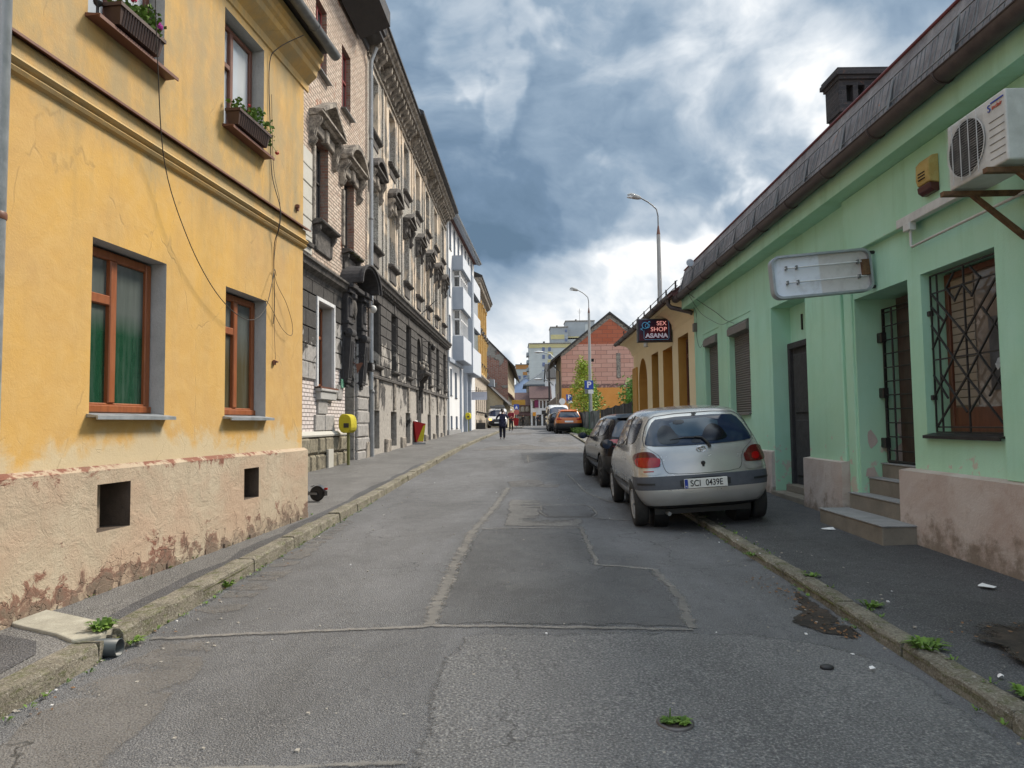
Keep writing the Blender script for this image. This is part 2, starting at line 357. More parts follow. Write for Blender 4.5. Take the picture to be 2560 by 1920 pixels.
patch('road_patch', [(.3, 19.5), (.5, 20), (1.9, 24), (1.8, 26), (.3, 25)], M['asphalt_smooth'], .006, .06, .3)
patch('road_patch', [(-2.45, 1.0), (-1.75, 1.0), (-1.7, 3), (-1.95, 4.6), (-2.35, 4.7), (-2.40, 3.5)], M['asphalt_pale'], .004, .05)
patch('road_patch', [(-2.44, 5.2), (-2.1, 5.3), (-2.15, 7.5), (-2.25, 9.8), (-2.38, 9.8)], M['asphalt_pale'], .004, .04)
patch('dirt_patch', [(1.90, 4.84), (2.02, 4.66), (2.2, 4.5), (2.30, 4.55), (2.33, 5.9), (2.22, 5.5), (2.08, 5.15)], M['soil'], .006, .03, .06)
for p, ww in ([(-.1, 13.4), (-.32, 10.46), (-.50, 8.74), (-.58, 6.74), (-.60, 4.86)], .13), ([(-2.45, 4.71), (-1.6, 4.78), (-.57, 4.84), (.3, 4.77), (1.2, 4.73)], .055), ([(.85, 8.86), (.8, 6.70), (1.3, 6.5)], .07), ([(1.3, 6.5), (1.31, 5.53), (1.20, 4.76)], .09), \
             ([(-.42, 8.76), (.89, 8.84)], .06), ([(.5, 10.96), (1.1, 11.0), (1.2, 10.7), (1.2, 10.0), (1.09, 9.68), (.48, 9.7), (.40, 10.1), (.42, 10.7), (.5, 10.96)], .06), ([(1.28, 16.5), (1.33, 12.5), (1.62, 11.2)], .06), ([(1.1, 9.6), (1.7, 9.3)], .07), ([(.45, 20), (.5, 23.5)], .08), \
             ([(-1.9, 2.98), (-1.01, 2.96), (-.46, 2.98)], .035):
    strip('road_seam', p, ww, M['seam'])
# kerbs: rows of separate stones, and the pavements behind them
def kerb(name, K, side, h, wdt, y0, y1, gaps=()):
    b = MB(); Y = y0
    while Y < y1:
        L = random.uniform(.85, 1.15); Y2 = min(Y + L, y1)
        for a, c in gaps:
            if Y < a and a - .4 < Y2: Y2 = a if Y2 < c + 1.2 else Y2
        if any(a < Y2 - .001 and Y < c - .001 for a, c in gaps):
            a, c = [g_ for g_ in gaps if g_[0] < Y2 - .001 and Y < g_[1] - .001][0]
            Y2 = a if Y < a - .07 else c
            if Y2 == c: Y = Y2; continue
        s = random.uniform(-.012, .012); hz = h + random.uniform(-.01, .01); g_ = .008; n = max(2, int((Y2 - Y) / .12))
        rows = []
        for i in range(n + 1):
            y = Y + g_ + (Y2 - Y - 2 * g_) * i / n; x = interp(K, y) + s; j = lambda k=.009: random.uniform(-k, k)
            c = .018; X = lambda e: x - side * e
            rows.append([(X(0 + j()), y, gz(y) - .1), (X(.012 + j()), y, gz(y) + hz - c + j()), (X(.012 + c + j()), y, gz(y) + hz + j(.004)), (X(wdt + j(.004)), y, gz(y) + hz + j(.004)), (X(wdt), y, gz(y) - .1)])
        vs = [p for r in rows for p in r]; m5 = 5
        fs = [(i * m5 + k, i * m5 + k + 1, (i + 1) * m5 + k + 1, (i + 1) * m5 + k) for i in range(n) for k in range(4)] + [tuple(range(5)), tuple(range(n * 5, n * 5 + 5))]
        b.add(vs, fs); Y = Y2
    return b.build(name, M['kerb'], kind='structure')
kerb('kerb', KL, 1, .125, .17, -1.0, 67, gaps=((4.28, 4.52),))
kerb('kerb', KR, -1, .085, .14, -1.0, 60)
sheet('kerb_joint_moss', [(Y, [(kl(Y) - .165, .085), (kl(Y) - .01, .085)]) for Y in YS if Y >= 0 and Y < 60], M['moss'])
sheet('kerb_joint_moss', [(Y, [(kr(Y) + .01, .055), (kr(Y) + .13, .055)]) for Y in YS if Y < 60], M['moss'])
sheet('pavement', [(Y, [(-9.0, .20), (-5.2, .17), (-3.4, .135), (kl(Y) - .16, .115)]) for Y in YS if Y <= 60], M['pavement'])
sheet('pavement', [(Y, [(-9.0, .12), (-3, .115), (min(kl(Y) - .16, 2.0), .11)]) for Y in (60, 62, 64, 66, 68, 70)], M['pavement'])
sheet('pavement', [(Y, [(kr(Y) + .13, .078), (kr(Y) + .9, .10), (4.6, .13), (9.0, .16)]) for Y in YS if Y <= 60], M['pavement_dark'])
sheet('pavement', [(Y, [(kr(Y) + .1, .088), (kr(Y) + 1, .108), (6.5, .15)]) for Y in (26, 30, 40, 50, 60)], M['asphalt_pale'])
# darker repair strip behind the left kerb, pale drain slab crossing it, black puddle of newer asphalt near the camera
def pp(x, Y, off=0):
    k = kl(Y) - .16; z = .115 + (.02) * min(1, max(0, (k - x) / (k + 3.4))) if x > -3.4 else .135 + .035 * min(1, (-3.4 - x) / 1.8)
    return (x, Y, gz(Y) + z + off)
b = MB(); YY = [4.62 + .5 * i for i in range(30)]
vs = []
for Y in YY: vs += [pp(kl(Y) - .165, Y, .004), pp(kl(Y) - .30 + random.uniform(-.04, .05), Y, .004)]
b.add(vs, [(2 * i, 2 * i + 1, 2 * i + 3, 2 * i + 2) for i in range(len(YY) - 1)]); b.build('pavement_repair', M['pavement_dark'], kind='structure')
b = MB(); pl = [(-2.60, 4.40), (-2.60, 4.60), (-2.85, 4.72), (-3.15, 4.86), (-3.42, 4.98), (-3.5, 4.70), (-3.2, 4.55), (-2.9, 4.42), (-2.72, 4.30)]
b.prism(pl, lambda x, y, w: pp(x, y, w), -.05, .022); b.build('drain_slab', M['concrete'], bevel=.01, kind='structure')
b = MB(); pl = [(-3.3, 4.45), (-2.95, 4.32), (-2.8, 4.1), (-2.76, 3.2), (-3.2, 3.4), (-3.5, 4.0)]
b.add([pp(x, y, .005) for x, y in pl], [tuple(range(6))]); b.build('pavement_repair', M['pavement_dark'], kind='structure')
# white litter, pebbles, weeds
def leafclump(b, c, n, r, h, w=.012, lean=.7):
    for i in range(n):
        a = random.uniform(0, 6.283); rr = r * random.random() ** .5 * .4; L = r * random.uniform(.5, 1.1); ww = w * random.uniform(.6, 1.3)
        x0, y0 = c[0] + rr * math.cos(a), c[1] + rr * math.sin(a); dx, dy = math.cos(a) * L * lean, math.sin(a) * L * lean; hz = h * random.uniform(.4, 1)
        px, py = -math.sin(a) * ww, math.cos(a) * ww
        b.add([(x0 - px * .4, y0 - py * .4, c[2]), (x0 + px * .4, y0 + py * .4, c[2]), (x0 + dx * .5 + px, y0 + dy * .5 + py, c[2] + hz * .8), (x0 + dx * .5 - px, y0 + dy * .5 - py, c[2] + hz * .8), (x0 + dx, y0 + dy, c[2] + hz * .75)], [(0, 1, 2, 3), (3, 2, 4)])
def weed(x, Y, r, h, n, label, z=None, w=.012):
    b = MB(); leafclump(b, (0, 0, 0), n, r, h, w); zz = z if z is not None else gz(Y) + .1
    return b.build('weed', M['grass'], recalc=False, label=label, cat='weed', group='weeds along the kerbs and walls', loc=(x, Y, zz))
weed(-2.66, 4.50, .11, .10, 46, 'tall tuft of green weeds above the drain pipe at the left kerb', gz(4.5) + .12)
weed(-2.52, 4.62, .10, .03, 60, 'flat mossy weed beside the drain pipe mouth on the road', gz(4.6) + .02, .008)
weed(-2.50, 6.08, .09, .08, 26, 'small leafy weed growing from a joint in the left kerb', gz(6.1) + .01)
weed(-3.25, 6.60, .09, .05, 26, 'low rosette weed at the foot of the yellow wall', gz(6.6) + .13)
weed(-3.34, 5.95, .06, .05, 14, 'tiny weed at the foot of the yellow wall nearer the drain slab', gz(5.95) + .13)
weed(2.42, 4.14, .13, .08, 60, 'green weed tuft in the broken gap of the right kerb', gz(4.1) + .07)
weed(2.54, 5.0, .10, .05, 30, 'weed tuft behind the right kerb stone beside the dirt hollow', gz(5) + .08)
weed(2.52, 5.9, .09, .04, 26, 'small weed behind the right kerb further up the street', gz(5.9) + .08)
weed(2.50, 3.45, .09, .05, 30, 'weed at the edge of the right pavement nearest the camera', gz(3.5) + .08)
weed(2.36, 6.9, .08, .04, 22, 'weed in a kerb joint behind the silver car', gz(6.9) + .05)
b = MB()
for Y in [2.5 + .16 * i for i in range(60)]:
    if random.random() < .75: leafclump(b, (kl(Y) + .01 + random.uniform(-.01, .05), Y, gz(Y) + .012), 7, .05, .025, .006)
    if random.random() < .45: leafclump(b, (kr(Y) - random.uniform(0, .03), Y, gz(Y) + .012), 6, .05, .025, .006)
    if random.random() < .3: leafclump(b, (kr(Y) + .15, Y, gz(Y) + .08), 6, .06, .03, .006)
for Y in [4.7 + .2 * i for i in range(26)]:
    if random.random() < .5: leafclump(b, (-3.44 + .115 * (Y - 4) + .06, Y, gz(Y) + .13), 6, .05, .03, .007)
b.build('gutter_grass', M['grass'], recalc=False, kind='stuff')
b = MB()
for i in range(520):
    Y = 2.5 + 14 * random.random() ** 1.6; side = random.random(); x = kl(Y) + random.random() ** 3 * .7 if side < .35 else (kr(Y) + random.uniform(-.35, .8) if side < .75 else random.uniform(-2.2, 2.2))
    r = random.uniform(.002, .008); z = gp(x, Y)[2] if x < kr(Y) else gz(Y) + .085
    b.box(x - r, x + r, Y - r * 1.3, Y + r * 1.3, z, z + r * 1.1, 0 if random.random() < .93 else 1, r * .3)
M['pebble'] = mat('pebble', color=(.30, .28, .25), rough=.9); M['paper'] = mat('white_paper', color=(.75, .74, .74), rough=.7)
b.build('grit', [M['pebble'], M['paper']], kind='stuff')
M['drybrown'] = mat('dry_leaf', color=(.16, .085, .04), rough=.9); M['soildk'] = mat('dark_humus', f_soil)
b = MB(); pl = [(2.62, 2.6), (2.66, 3.6), (2.75, 4.3), (3.0, 4.55), (3.5, 4.4), (3.9, 3.6), (3.8, 2.6)]; Q_ = []
for i, p in enumerate(pl):
    q = pl[(i + 1) % len(pl)]; Q_ += [(p[0] + (q[0] - p[0]) * j / 8 + random.uniform(-.05, .05), p[1] + (q[1] - p[1]) * j / 8 + random.uniform(-.05, .05)) for j in range(8)]
n_ = len(Q_); R1 = [(x + (3.2 - x) * .22, y + (3.5 - y) * .22) for x, y in Q_]; b.add([(x, y, gz(y) + .124 + .012 * max(0, min(1, x - 3.2))) for x, y in Q_ + R1], [(k, (k + 1) % n_, n_ + (k + 1) % n_, n_ + k) for k in range(n_)] + [tuple(range(n_, 2 * n_))])
seta(b.build('bare_soil', worn(M['soil']), kind='structure'), [0.0] * n_ + [1.0] * n_)
b = MB()
for i in range(420):
    if i < 150: x, Y = random.gauss(2.18, .07), random.uniform(4.5, 6.2)
    elif i < 330: x, Y = random.uniform(2.65, 3.8), random.uniform(2.7, 4.5)
    else: x, Y = kl(random.uniform(3, 9)) + random.random() ** 2 * .25, random.uniform(3, 9)
    z = (gp(x, Y)[2] + .008) if x < 2.4 else gz(Y) + .13; r = random.uniform(.006, .02); a = random.uniform(0, 6.28); c_, s_ = math.cos(a) * r, math.sin(a) * r
    b.add([(x - c_, Y - s_, z), (x + s_ * .5, Y - c_ * .5, z + r * .4), (x + c_, Y + s_, z + r * .3), (x - s_ * .5, Y + c_ * .5, z)], [(0, 1, 2, 3)])
b.build('dry_leaf_litter', M['drybrown'], recalc=False, kind='stuff')
def scrap(x, Y, r, label, z=.09):
    b = MB(); n = 9; o = [(math.cos(2 * math.pi * k / n) * r * random.uniform(.55, 1.1), math.sin(2 * math.pi * k / n) * r * random.uniform(.5, 1)) for k in range(n)]
    b.add([(p[0], p[1], random.uniform(.002, .02)) for p in o] + [(0, 0, .022)], [(k, (k + 1) % n, n) for k in range(n)])
    b.build('paper_scrap', M['paper'], label=label, cat='litter', group='scraps of litter', loc=(x, Y, gz(Y) + z), recalc=False)
scrap(3.61, 5.34, .07, 'crumpled white paper on the dark right pavement below the barred window', .12)
scrap(2.52, 3.66, .022, 'small white scrap behind the right kerb nearest the camera')
scrap(3.63, 8.0, .09, 'pale smear of paper beside the concrete steps', .11)
scrap(2.02, 3.98, .02, 'tiny white scrap on the road beside the right kerb', .02)
# dark stone on the road
b = MB(); b.sphere((0, 0, .012), .032, 8, sq=(1.3, .9, .5)); b.build('pebble', mat('dark_stone', color=(.02, .02, .022), rough=.6), label='dark round stone lying on the road near the right kerb', cat='stone', loc=(1.78, 4.02, gz(4) + .01))
# grassed-over drain cap in the road
e = empty('road_drain', (.75, 3.33, gp(.75, 3.33)[2] + .006), 0, 'small round drain in the road overgrown with grass', 'drain cover')
b = MB(); n = 28; vs = []
for (r, z) in ((.088, -.002), (.088, .006), (.070, .008), (.066, .001)): vs += [(r * math.cos(6.2832 * k / n), r * math.sin(6.2832 * k / n), z) for k in range(n)]
b.add(vs, [(i * n + k, i * n + (k + 1) % n, (i + 1) * n + (k + 1) % n, (i + 1) * n + k) for i in range(3) for k in range(n)], 0, True); b.build('ring', mat('drain_iron', color=(.12, .11, .11), rough=.5, metal=.6), e)
b = MB(); b.lathe([(.067, 0), (.067, .002)], n=28); b.build('soil_fill', M['soil'], e)
b = MB(); leafclump(b, (-.03, .0, 0), 60, .05, .03, .006); leafclump(b, (.035, -.01, 0), 70, .05, .035, .006); leafclump(b, (-.02, .03, 0), 8, .02, .07, .004, .3); b.build('grass_tuft', M['grass'], e, recalc=False)
# plastic drain pipe mouth in the kerb
e = empty('drain_pipe', (-2.50, 4.40, gz(4.4) + .045), 0, 'short dark plastic drain pipe poking through the gap in the left kerb', 'pipe')
b = MB(); n = 20; vs = []
for (r, x) in ((.055, -.35), (.055, .02), (.050, .02), (.050, -.3)): vs += [(x + .0 * k, r * math.cos(6.2832 * k / n), r * math.sin(6.2832 * k / n) + .01) for k in range(n)]
b.add(vs, [(i * n + k, i * n + (k + 1) % n, (i + 1) * n + (k + 1) % n, (i + 1) * n + k) for i in range(3) for k in range(n)], 0, True)
b.build('pipe', mat('dark_pvc', color=(.045, .055, .06), rough=.45), e)
b = MB(); b.box(-.34, -.05, -.1, -.058, -.12, .07, 0, .01); b.box(-.34, -.06, .058, .1, -.12, .065, 0, .01); b.build('kerb_rubble', M['kerb'], e)
# ================================================================ facade tools. Local frame: x along the facade (left to right seen from the street), y into the building, z up
def root_of(name, P0, P1, label, cat, group=None):
    a = math.atan2(P1[1] - P0[1], P1[0] - P0[0]); return empty(name, (P0[0], P0[1], 0), a, label, cat, group)
def facade(mb, X0, X1, Z0, Z1, ops, y=0.0, mi=0, rmi=None):
    """plane with rectangular / arched holes and their reveals. ops: (x0,x1,z0,z1,depth[,arch])"""
    rmi = mi if rmi is None else rmi
    xs = sorted(set([X0, X1] + [v for o in ops for v in o[:2] if X0 < v < X1])); zs = sorted(set([Z0, Z1] + [v for o in ops for v in o[2:4] if Z0 < v < Z1]))
    for i in range(len(xs) - 1):
        for j in range(len(zs) - 1):
            cx, cz = (xs[i] + xs[i + 1]) / 2, (zs[j] + zs[j + 1]) / 2
            if any(o[0] < cx < o[1] and o[2] < cz < o[3] for o in ops): continue
            mb.quad((xs[i], y, zs[j]), (xs[i + 1], y, zs[j]), (xs[i + 1], y, zs[j + 1]), (xs[i], y, zs[j + 1]), mi)
    for o in ops:
        x0, x1, z0, z1, d = o[:5]
        if len(o) > 5 and o[5]:
            r = (x1 - x0) / 2; cx = (x0 + x1) / 2; zc = z1 - r; n = 14
            arc = [(cx - r * math.cos(math.pi * k / n), zc + r * math.sin(math.pi * k / n)) for k in range(n + 1)]
            for k in range(n):
                p, q = arc[k], arc[k + 1]; c = (x0, z1) if k < n // 2 else (x1, z1)
                mb.add([(c[0], y, c[1]), (p[0], y, p[1]), (q[0], y, q[1])], [(0, 1, 2)], mi)
                mb.quad((p[0], y, p[1]), (q[0], y, q[1]), (q[0], y + d, q[1]), (p[0], y + d, p[1]), rmi)
            mb.add([(x0, y, z1), (cx, y, z1), (x1, y, z1)], [(0, 1, 2)], mi); zt = zc
        else:
            zt = z1; mb.quad((x0, y, z1), (x1, y, z1), (x1, y + d, z1), (x0, y + d, z1), rmi)
        mb.quad((x0, y, z0), (x0, y, zt), (x0, y + d, zt), (x0, y + d, z0), rmi); mb.quad((x1, y, z0), (x1, y, zt), (x1, y + d, zt), (x1, y + d, z0), rmi)
        mb.quad((x0, y, z0), (x1, y, z0), (x1, y + d, z0), (x0, y + d, z0), rmi)
    return mb
def shell(mb, X0, X1, Z0, Z1, D, mi=0, y=0.0):
    mb.quad((X0, y, Z0), (X0, D, Z0), (X0, D, Z1), (X0, y, Z1), mi); mb.quad((X1, y, Z0), (X1, D, Z0), (X1, D, Z1), (X1, y, Z1), mi)
    mb.quad((X0, D, Z0), (X1, D, Z0), (X1, D, Z1), (X0, D, Z1), mi); mb.quad((X0, y, Z1), (X1, y, Z1), (X1, D, Z1), (X0, D, Z1), mi); return mb
def profile_x(mb, prof, x0, x1, mi=0):     # closed (y,z) profile extruded along x
    return mb.prism(prof, lambda u, v, w: (w, u, v), x0, x1, mi)
def window(root, x0, x1, z0, z1, y, fm, gm, style='T', fw=.07, name='window', split=.33, hz=.68, d=.06, arch=False):
    b = MB(); f = fw
    def bar(a, c, e, g_, k=0.0): b.rbox(a, c, y - k, y + d, e, g_, .008)
    bar(x0, x0 + f, z0, z1); bar(x1 - f, x1, z0, z1); bar(x0 + f, x1 - f, z1 - f, z1); bar(x0 + f, x1 - f, z0, z0 + f)
    xm = x0 + (x1 - x0) * split; zm = z0 + (z1 - z0) * hz; m_ = f * .55
    if style == 'T':            # left leaf crossed by a transom, right leaf tall
        bar(xm - m_, xm + m_, z0 + f, z1 - f, .012); bar(x0 + f, xm - m_, zm - m_, zm + m_, .01)
    elif style == 'cross': bar(xm - m_, xm + m_, z0 + f, z1 - f, .012); bar(x0 + f, xm - m_, zm - m_, zm + m_, .01); bar(xm + m_, x1 - f, zm - m_, zm + m_, .01)
    elif style == 'mid': bar(xm - m_, xm + m_, z0 + f, z1 - f, .012)
    elif style == 'transom': bar(x0 + f, x1 - f, zm - m_, zm + m_, .01)
    w_ = b.build(name, fm, root)
    b = MB(); b.box(x0 + f * .5, x1 - f * .5, y + .03, y + .038, z0 + f * .5, z1 - f * .5); b.build('pane', gm, w_)
    return w_
def sill(root, x0, x1, z, m, out=.12, t=.03, ov=.04, name='window_sill', drop=.03):
    b = MB(); profile_x(b, [(.06, z + .012), (-out, z - .012), (-out, z - t - drop * .4), (-out + .012, z - t - drop * .4), (-out + .014, z - .02), (.06, z - t)], x0 - ov, x1 + ov)
    return b.build(name, m, root)
# ---------------------------------------------------------------- materials of the left side
def f_yellow(t):
    o = t.obj(); s = t.sep(o); big = t.noise(t.vmul(o, (1, 1, .7)), .75, 7, .62, .5); st = t.noise(t.vmul(o, (2.2, 1, .35)), 1.3, 7, .7); fine = t.noise(o, 55, 5, .7); mid = t.noise(o, 5, 7, .65, .4)
    c = t.mix(t.rng(big, .33, .68), (.60, .355, .085), (.47, .30, .13)); c = t.mix(t.rng(mid, .42, .72, 0, .55), c, (.60, .40, .16))
    c = t.mix(t.mul(t.rng(st, .50, .68, 0, .55), t.rng(s[2], 1.2, 4.6)), c, (.30, .22, .10))
    low = t.math('ADD', t.rng(s[2], 1.22, 1.95, .46, 0), t.mul(big, .9))           # pale salt bloom low on the wall
    c = t.mix(t.mul(t.rng(t.math('ADD', low, t.mul(mid, .35)), .92, 1.06, 0, .85, True), 1), c, (.52, .44, .30))
    dirt = t.math('ADD', t.rng(s[2], 3.0, 3.9, 0, .5), t.noise(t.vmul(o, (1, 1, .5)), 2.6, 6, .7))
    c = t.mix(t.rng(dirt, .85, 1.12, 0, .55, True), c, (.29, .26, .17))
    cr = t.vor(t.nsvec(t.vmul(o, (1, 1, .55)), 1.5, .5), .62); cr2 = t.vor(t.nsvec(o, 4, .25), 2.4)
    k = t.math('MAXIMUM', t.mul(t.rng(cr, 0, .0055, 1, 0), t.rng(mid, .46, .56)), t.mul(t.mul(t.rng(cr2, 0, .010, 1, 0), t.rng(s[2], 1.6, 1.3)), t.rng(mid, .48, .56)))
    c = t.mix(t.mul(k, .35), c, (.22, .15, .07))
    h = t.math('SUBTRACT', t.math('ADD', t.mul(fine, .3), t.mul(mid, .7)), t.mul(k, .25))
    return dict(color=c, rough=.9, bump=h, bs=.45, bd=.02)
M['yellow'] = mat('yellow_plaster', f_yellow)
def f_yplinth(t):
    o = t.obj(); s = t.sep(o); n = t.noise(t.vmul(o, (1, 1, .8)), 1.5, 9, .68, .6); n2 = t.noise(o, 5.5, 9, .7, .5); fine = t.noise(o, 60, 5, .75)
    c = t.mix(t.rng(n, .35, .65), (.40, .31, .225), (.47, .40, .30)); c = t.mix(t.rng(n2, .5, .7, 0, .4), c, (.46, .33, .24))
    c = t.mix(t.mul(t.rng(t.noise(o, .9, 4), .5, .62), .5), c, (.46, .31, .22))
    zg = t.math('SUBTRACT', s[2], t.mul(s[0], .015))
    top = t.math('ADD', t.rng(zg, .92, 1.18, 0, .26), t.mul(n2, .55)); bot = t.math('ADD', t.rng(zg, .80, .28, 0, .22), t.mul(n2, .6))
    red = t.math('MAXIMUM', t.rng(t.math('ADD', top, t.mul(n, .3)), .635, .675, 0, .95), t.rng(t.math('ADD', bot, t.mul(n, .3)), .64, .68, 0, .9))
    c = t.mix(red, c, (.20, .075, .05))
    c = t.mix(t.rng(t.math('ADD', t.rng(zg, .60, .22, 0, .4), n2), .72, .95, 0, .8, True), c, (.17, .145, .11))
    c = t.mix(t.mul(t.rng(t.noise(t.vmul(o, (3, 1, .6)), 2.1, 6, .7), .55, .68), t.rng(s[2], .8, 1.2, 0, .55)), c, (.19, .17, .12))
    cr = t.vor(t.nsvec(o, 3.2, .35), 2.2); cr2 = t.vor(t.nsvec(o, 7, .2), 7)
    k = t.math('MAXIMUM', t.mul(t.rng(cr, 0, .004, .6, 0), t.rng(n, .52, .60)), t.mul(t.rng(cr2, 0, .03, 1, 0), t.rng(t.math('ADD', n2, t.rng(zg, .6, .25, 0, .25)), .6, .72)))
    c = t.mix(t.mul(k, .6), c, (.16, .11, .08))
    h = t.math('SUBTRACT', t.math('ADD', t.mul(fine, .3), t.mul(n2, 1.3)), t.mul(k, .9))
    return dict(color=c, rough=.92, bump=h, bs=.7, bd=.03)
M['yplinth'] = mat('old_plinth_plaster', f_yplinth)
def f_wood(a, b_):
    def fn(t):
        o = t.obj(); n = t.noise(t.vmul(o, (1, 1, .12)), 30, 4, .6); g = t.noise(o, 3, 4)
        return dict(color=t.mix(t.rng(n, .35, .65), a, b_), rough=t.rng(g, .3, .7, .35, .6), bump=n, bs=.1, bd=.004)
    return fn
M['wood'] = mat('brown_wood', f_wood((.22, .062, .02), (.29, .092, .03))); M['wood_dk'] = mat('dark_brown_wood', f_wood((.10, .035, .018), (.15, .052, .026)))
def f_zinc(a, b_):
    def fn(t):
        o = t.obj(); n = t.noise(o, 7, 7, .7); return dict(color=t.mix(t.rng(n, .35, .65), a, b_), rough=t.rng(n, .3, .7, .38, .62), bump=n, bs=.08, bd=.01)
    return fn
M['zinc'] = mat('zinc_sheet', f_zinc((.30, .33, .36), (.42, .45, .48)), metal=.55); M['zinc_dk'] = mat('weathered_zinc', f_zinc((.13, .135, .14), (.22, .225, .225)), metal=.4)
M['brownmetal'] = mat('brown_metal', f_zinc((.12, .048, .03), (.17, .07, .045))); M['dkmetal'] = mat('dark_metal', f_zinc((.02, .019, .02), (.045, .04, .038)), metal=.3)
M['reveal_grey'] = mat('grey_reveal', f_concrete((.34, .34, .335), (.46, .46, .45), 3))
def f_glass(col, tint=(.5, .6, .7), k=.35):
    def fn(t):
        o = t.obj(); n = t.noise(o, 1.2, 4, .6); g = t.noise(t.vmul(o, (1, 1, .3)), 5, 6, .7)
        return dict(color=t.mix(t.rng(n, .35, .65, 0, k), col, tint), rough=t.rng(g, .4, .7, .06, .16))
    return fn
def glass(name, col, tint, k=.35): return mat(name, f_glass(col, tint, k), **{'Specular IOR Level': .9, 'IOR': 1.6})
M['glass'] = glass('window_glass', (.02, .024, .028), (.06, .07, .08)); M['glass_sky'] = glass('curtained_glass', (.28, .32, .36), (.42, .46, .50), .6)
M['curtain'] = glass('white_curtain_glass', (.42, .46, .50), (.60, .63, .66), .8)
M['white_frame'] = mat('white_frame', f_zinc((.58, .59, .60), (.70, .71, .72)), rough=.4)
M['soot'] = mat('dark_opening', color=(.012, .011, .010), rough=.95)  # near-black colour paints the unlit depth of vents, cellars, doorways and holes
# glass in the yellow house: green blind in the lower half, greyish reflection painted above
def f_greenglass(lo, hi, z0, z1):
    def fn(t):
        o = t.obj(); s = t.sep(o); n = t.noise(t.vmul(o, (6, 1, .6)), 2.5, 5, .7); b = t.noise(o, 2, 4)
        c = t.mix(t.rng(s[2], z0, z1, 0, 1), lo, hi); c = t.mix(t.rng(n, .45, .75, 0, .2), c, (.20, .23, .22)); return dict(color=c, rough=t.rng(b, .3, .7, .08, .2))
    return fn
M['gglass'] = mat('green_reflect_glass', f_greenglass((.007, .045, .022), (.085, .10, .095), 2.3, 2.5), **{'Specular IOR Level': .6})
M['gglass2'] = mat('brown_reflect_glass', f_greenglass((.07, .058, .028), (.085, .095, .09), 2.2, 2.6), **{'Specular IOR Level': .6})
# ================================================================ 1. yellow house
Y0, Y1 = (-3.448, 4.0), (-2.82, 9.46)
ry = root_of('yellow_house', Y0, Y1, 'ochre yellow plastered house with brown windows at the left edge of the street', 'house')
ops = [(1.36, 2.31, 1.60, 3.01, .20), (3.35, 4.28, 1.60, 3.01, .20), (1.25, 2.22, 4.74, 6.07, .20), (3.27, 4.17, 4.74, 6.07, .20), (-2.2, -1.2, 1.6, 3.01, .2), (-1.9, -.9, 4.74, 6.07, .2)]
b = MB(); facade(b, -4.5, 5.33, 1.12, 7.0, ops, 0, 0, 1); shell(b, -4.5, 5.33, 0, 7.0, 8.0, 0); b.build('wall', [M['yellow'], M['reveal_grey']], ry)
# plinth: thicker at the base, slightly bulging, rough bottom edge
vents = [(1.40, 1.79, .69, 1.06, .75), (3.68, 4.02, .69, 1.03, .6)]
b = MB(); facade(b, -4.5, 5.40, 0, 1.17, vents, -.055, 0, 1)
b.quad((-4.5, -.055, 1.17), (5.40, -.055, 1.17), (5.40, 0, 1.205), (-4.5, 0, 1.205)); b.quad((5.40, -.055, 0), (5.40, 3, 0), (5.40, 3, 1.17), (5.40, -.055, 1.17)); b.quad((5.40, -.055, 1.17), (5.40, 3, 1.17), (5.33, 3, 1.205), (5.33, 0, 1.205))
b.build('plinth', [M['yplinth'], mat('dark_vent_reveal', f_concrete((.045, .032, .024), (.13, .095, .07), 4))], ry)  # vent reveals in a darker brown than the plinth face
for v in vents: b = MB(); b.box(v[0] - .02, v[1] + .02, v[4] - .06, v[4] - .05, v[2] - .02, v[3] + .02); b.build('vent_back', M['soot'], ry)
b = MB(); b.box(3.70, 3.80, .10, .16, .69, 1.03); b.build('vent_board', M['yplinth'], ry)
b = MB(); b.box(1.60, 1.66, .12, .24, .69, 1.06); b.build('vent_board', M['yplinth'], ry)
b = MB()                      # crumbling foot of the plaster
x = -1.0
while x < 5.3:
    L = random.uniform(.12, .4); gzz = gz(4 + x * .99) + .12; hh = random.uniform(.03, .12)
    pts = [(x, gzz - .05), (x + L, gzz - .05 + .015 * L), (x + L * .95, gzz + hh * random.uniform(.5, 1)), (x + L * .5, gzz + hh), (x + L * .05, gzz + hh * random.uniform(.4, .9))]
    b.prism(pts, lambda u, v, w_: (u, w_, v), -.055, -.055 - random.uniform(.006, .02)); x += L + random.uniform(0, .15)
b.build('crumbling_foot', M['yplinth'], ry, bevel=.006)
b = MB()                      # string course between the floors
profile_x(b, [(0, 3.915), (-.035, 3.93), (-.05, 3.955), (-.035, 3.975), (-.055, 3.985), (-.075, 4.005), (-.055, 4.03), (-.03, 4.035), (-.03, 4.165), (0, 4.165)], -4.5, 5.355); b.build('string_course', M['yellow'], ry)
b = MB(); profile_x(b, [(0, 4.215), (-.085, 4.185), (-.085, 4.165), (-.075, 4.165), (-.07, 4.178), (0, 4.195)], -4.5, 5.40); b.build('course_flashing', M['brownmetal'], ry)
b = MB()                      # cornice
profile_x(b, [(0, 6.16), (-.02, 6.17), (-.02, 6.27), (-.04, 6.29), (-.14, 6.38), (-.15, 6.46), (-.19, 6.49), (-.19, 6.56), (-.23, 6.60), (-.24, 6.68), (0, 6.72)], -4.5, 5.45); b.build('cornice', M['yellow'], ry)
b = MB(); profile_x(b, [(-.02, 6.72), (-.34, 6.715), (-.34, 6.76), (3.5, 8.7), (7.6, 6.8), (7.6, 6.7)], -4.5, 5.46); b.build('roof', M['dkmetal'], ry)
b = MB(); n = 10; vs = []; X = (-4.5, 5.50)
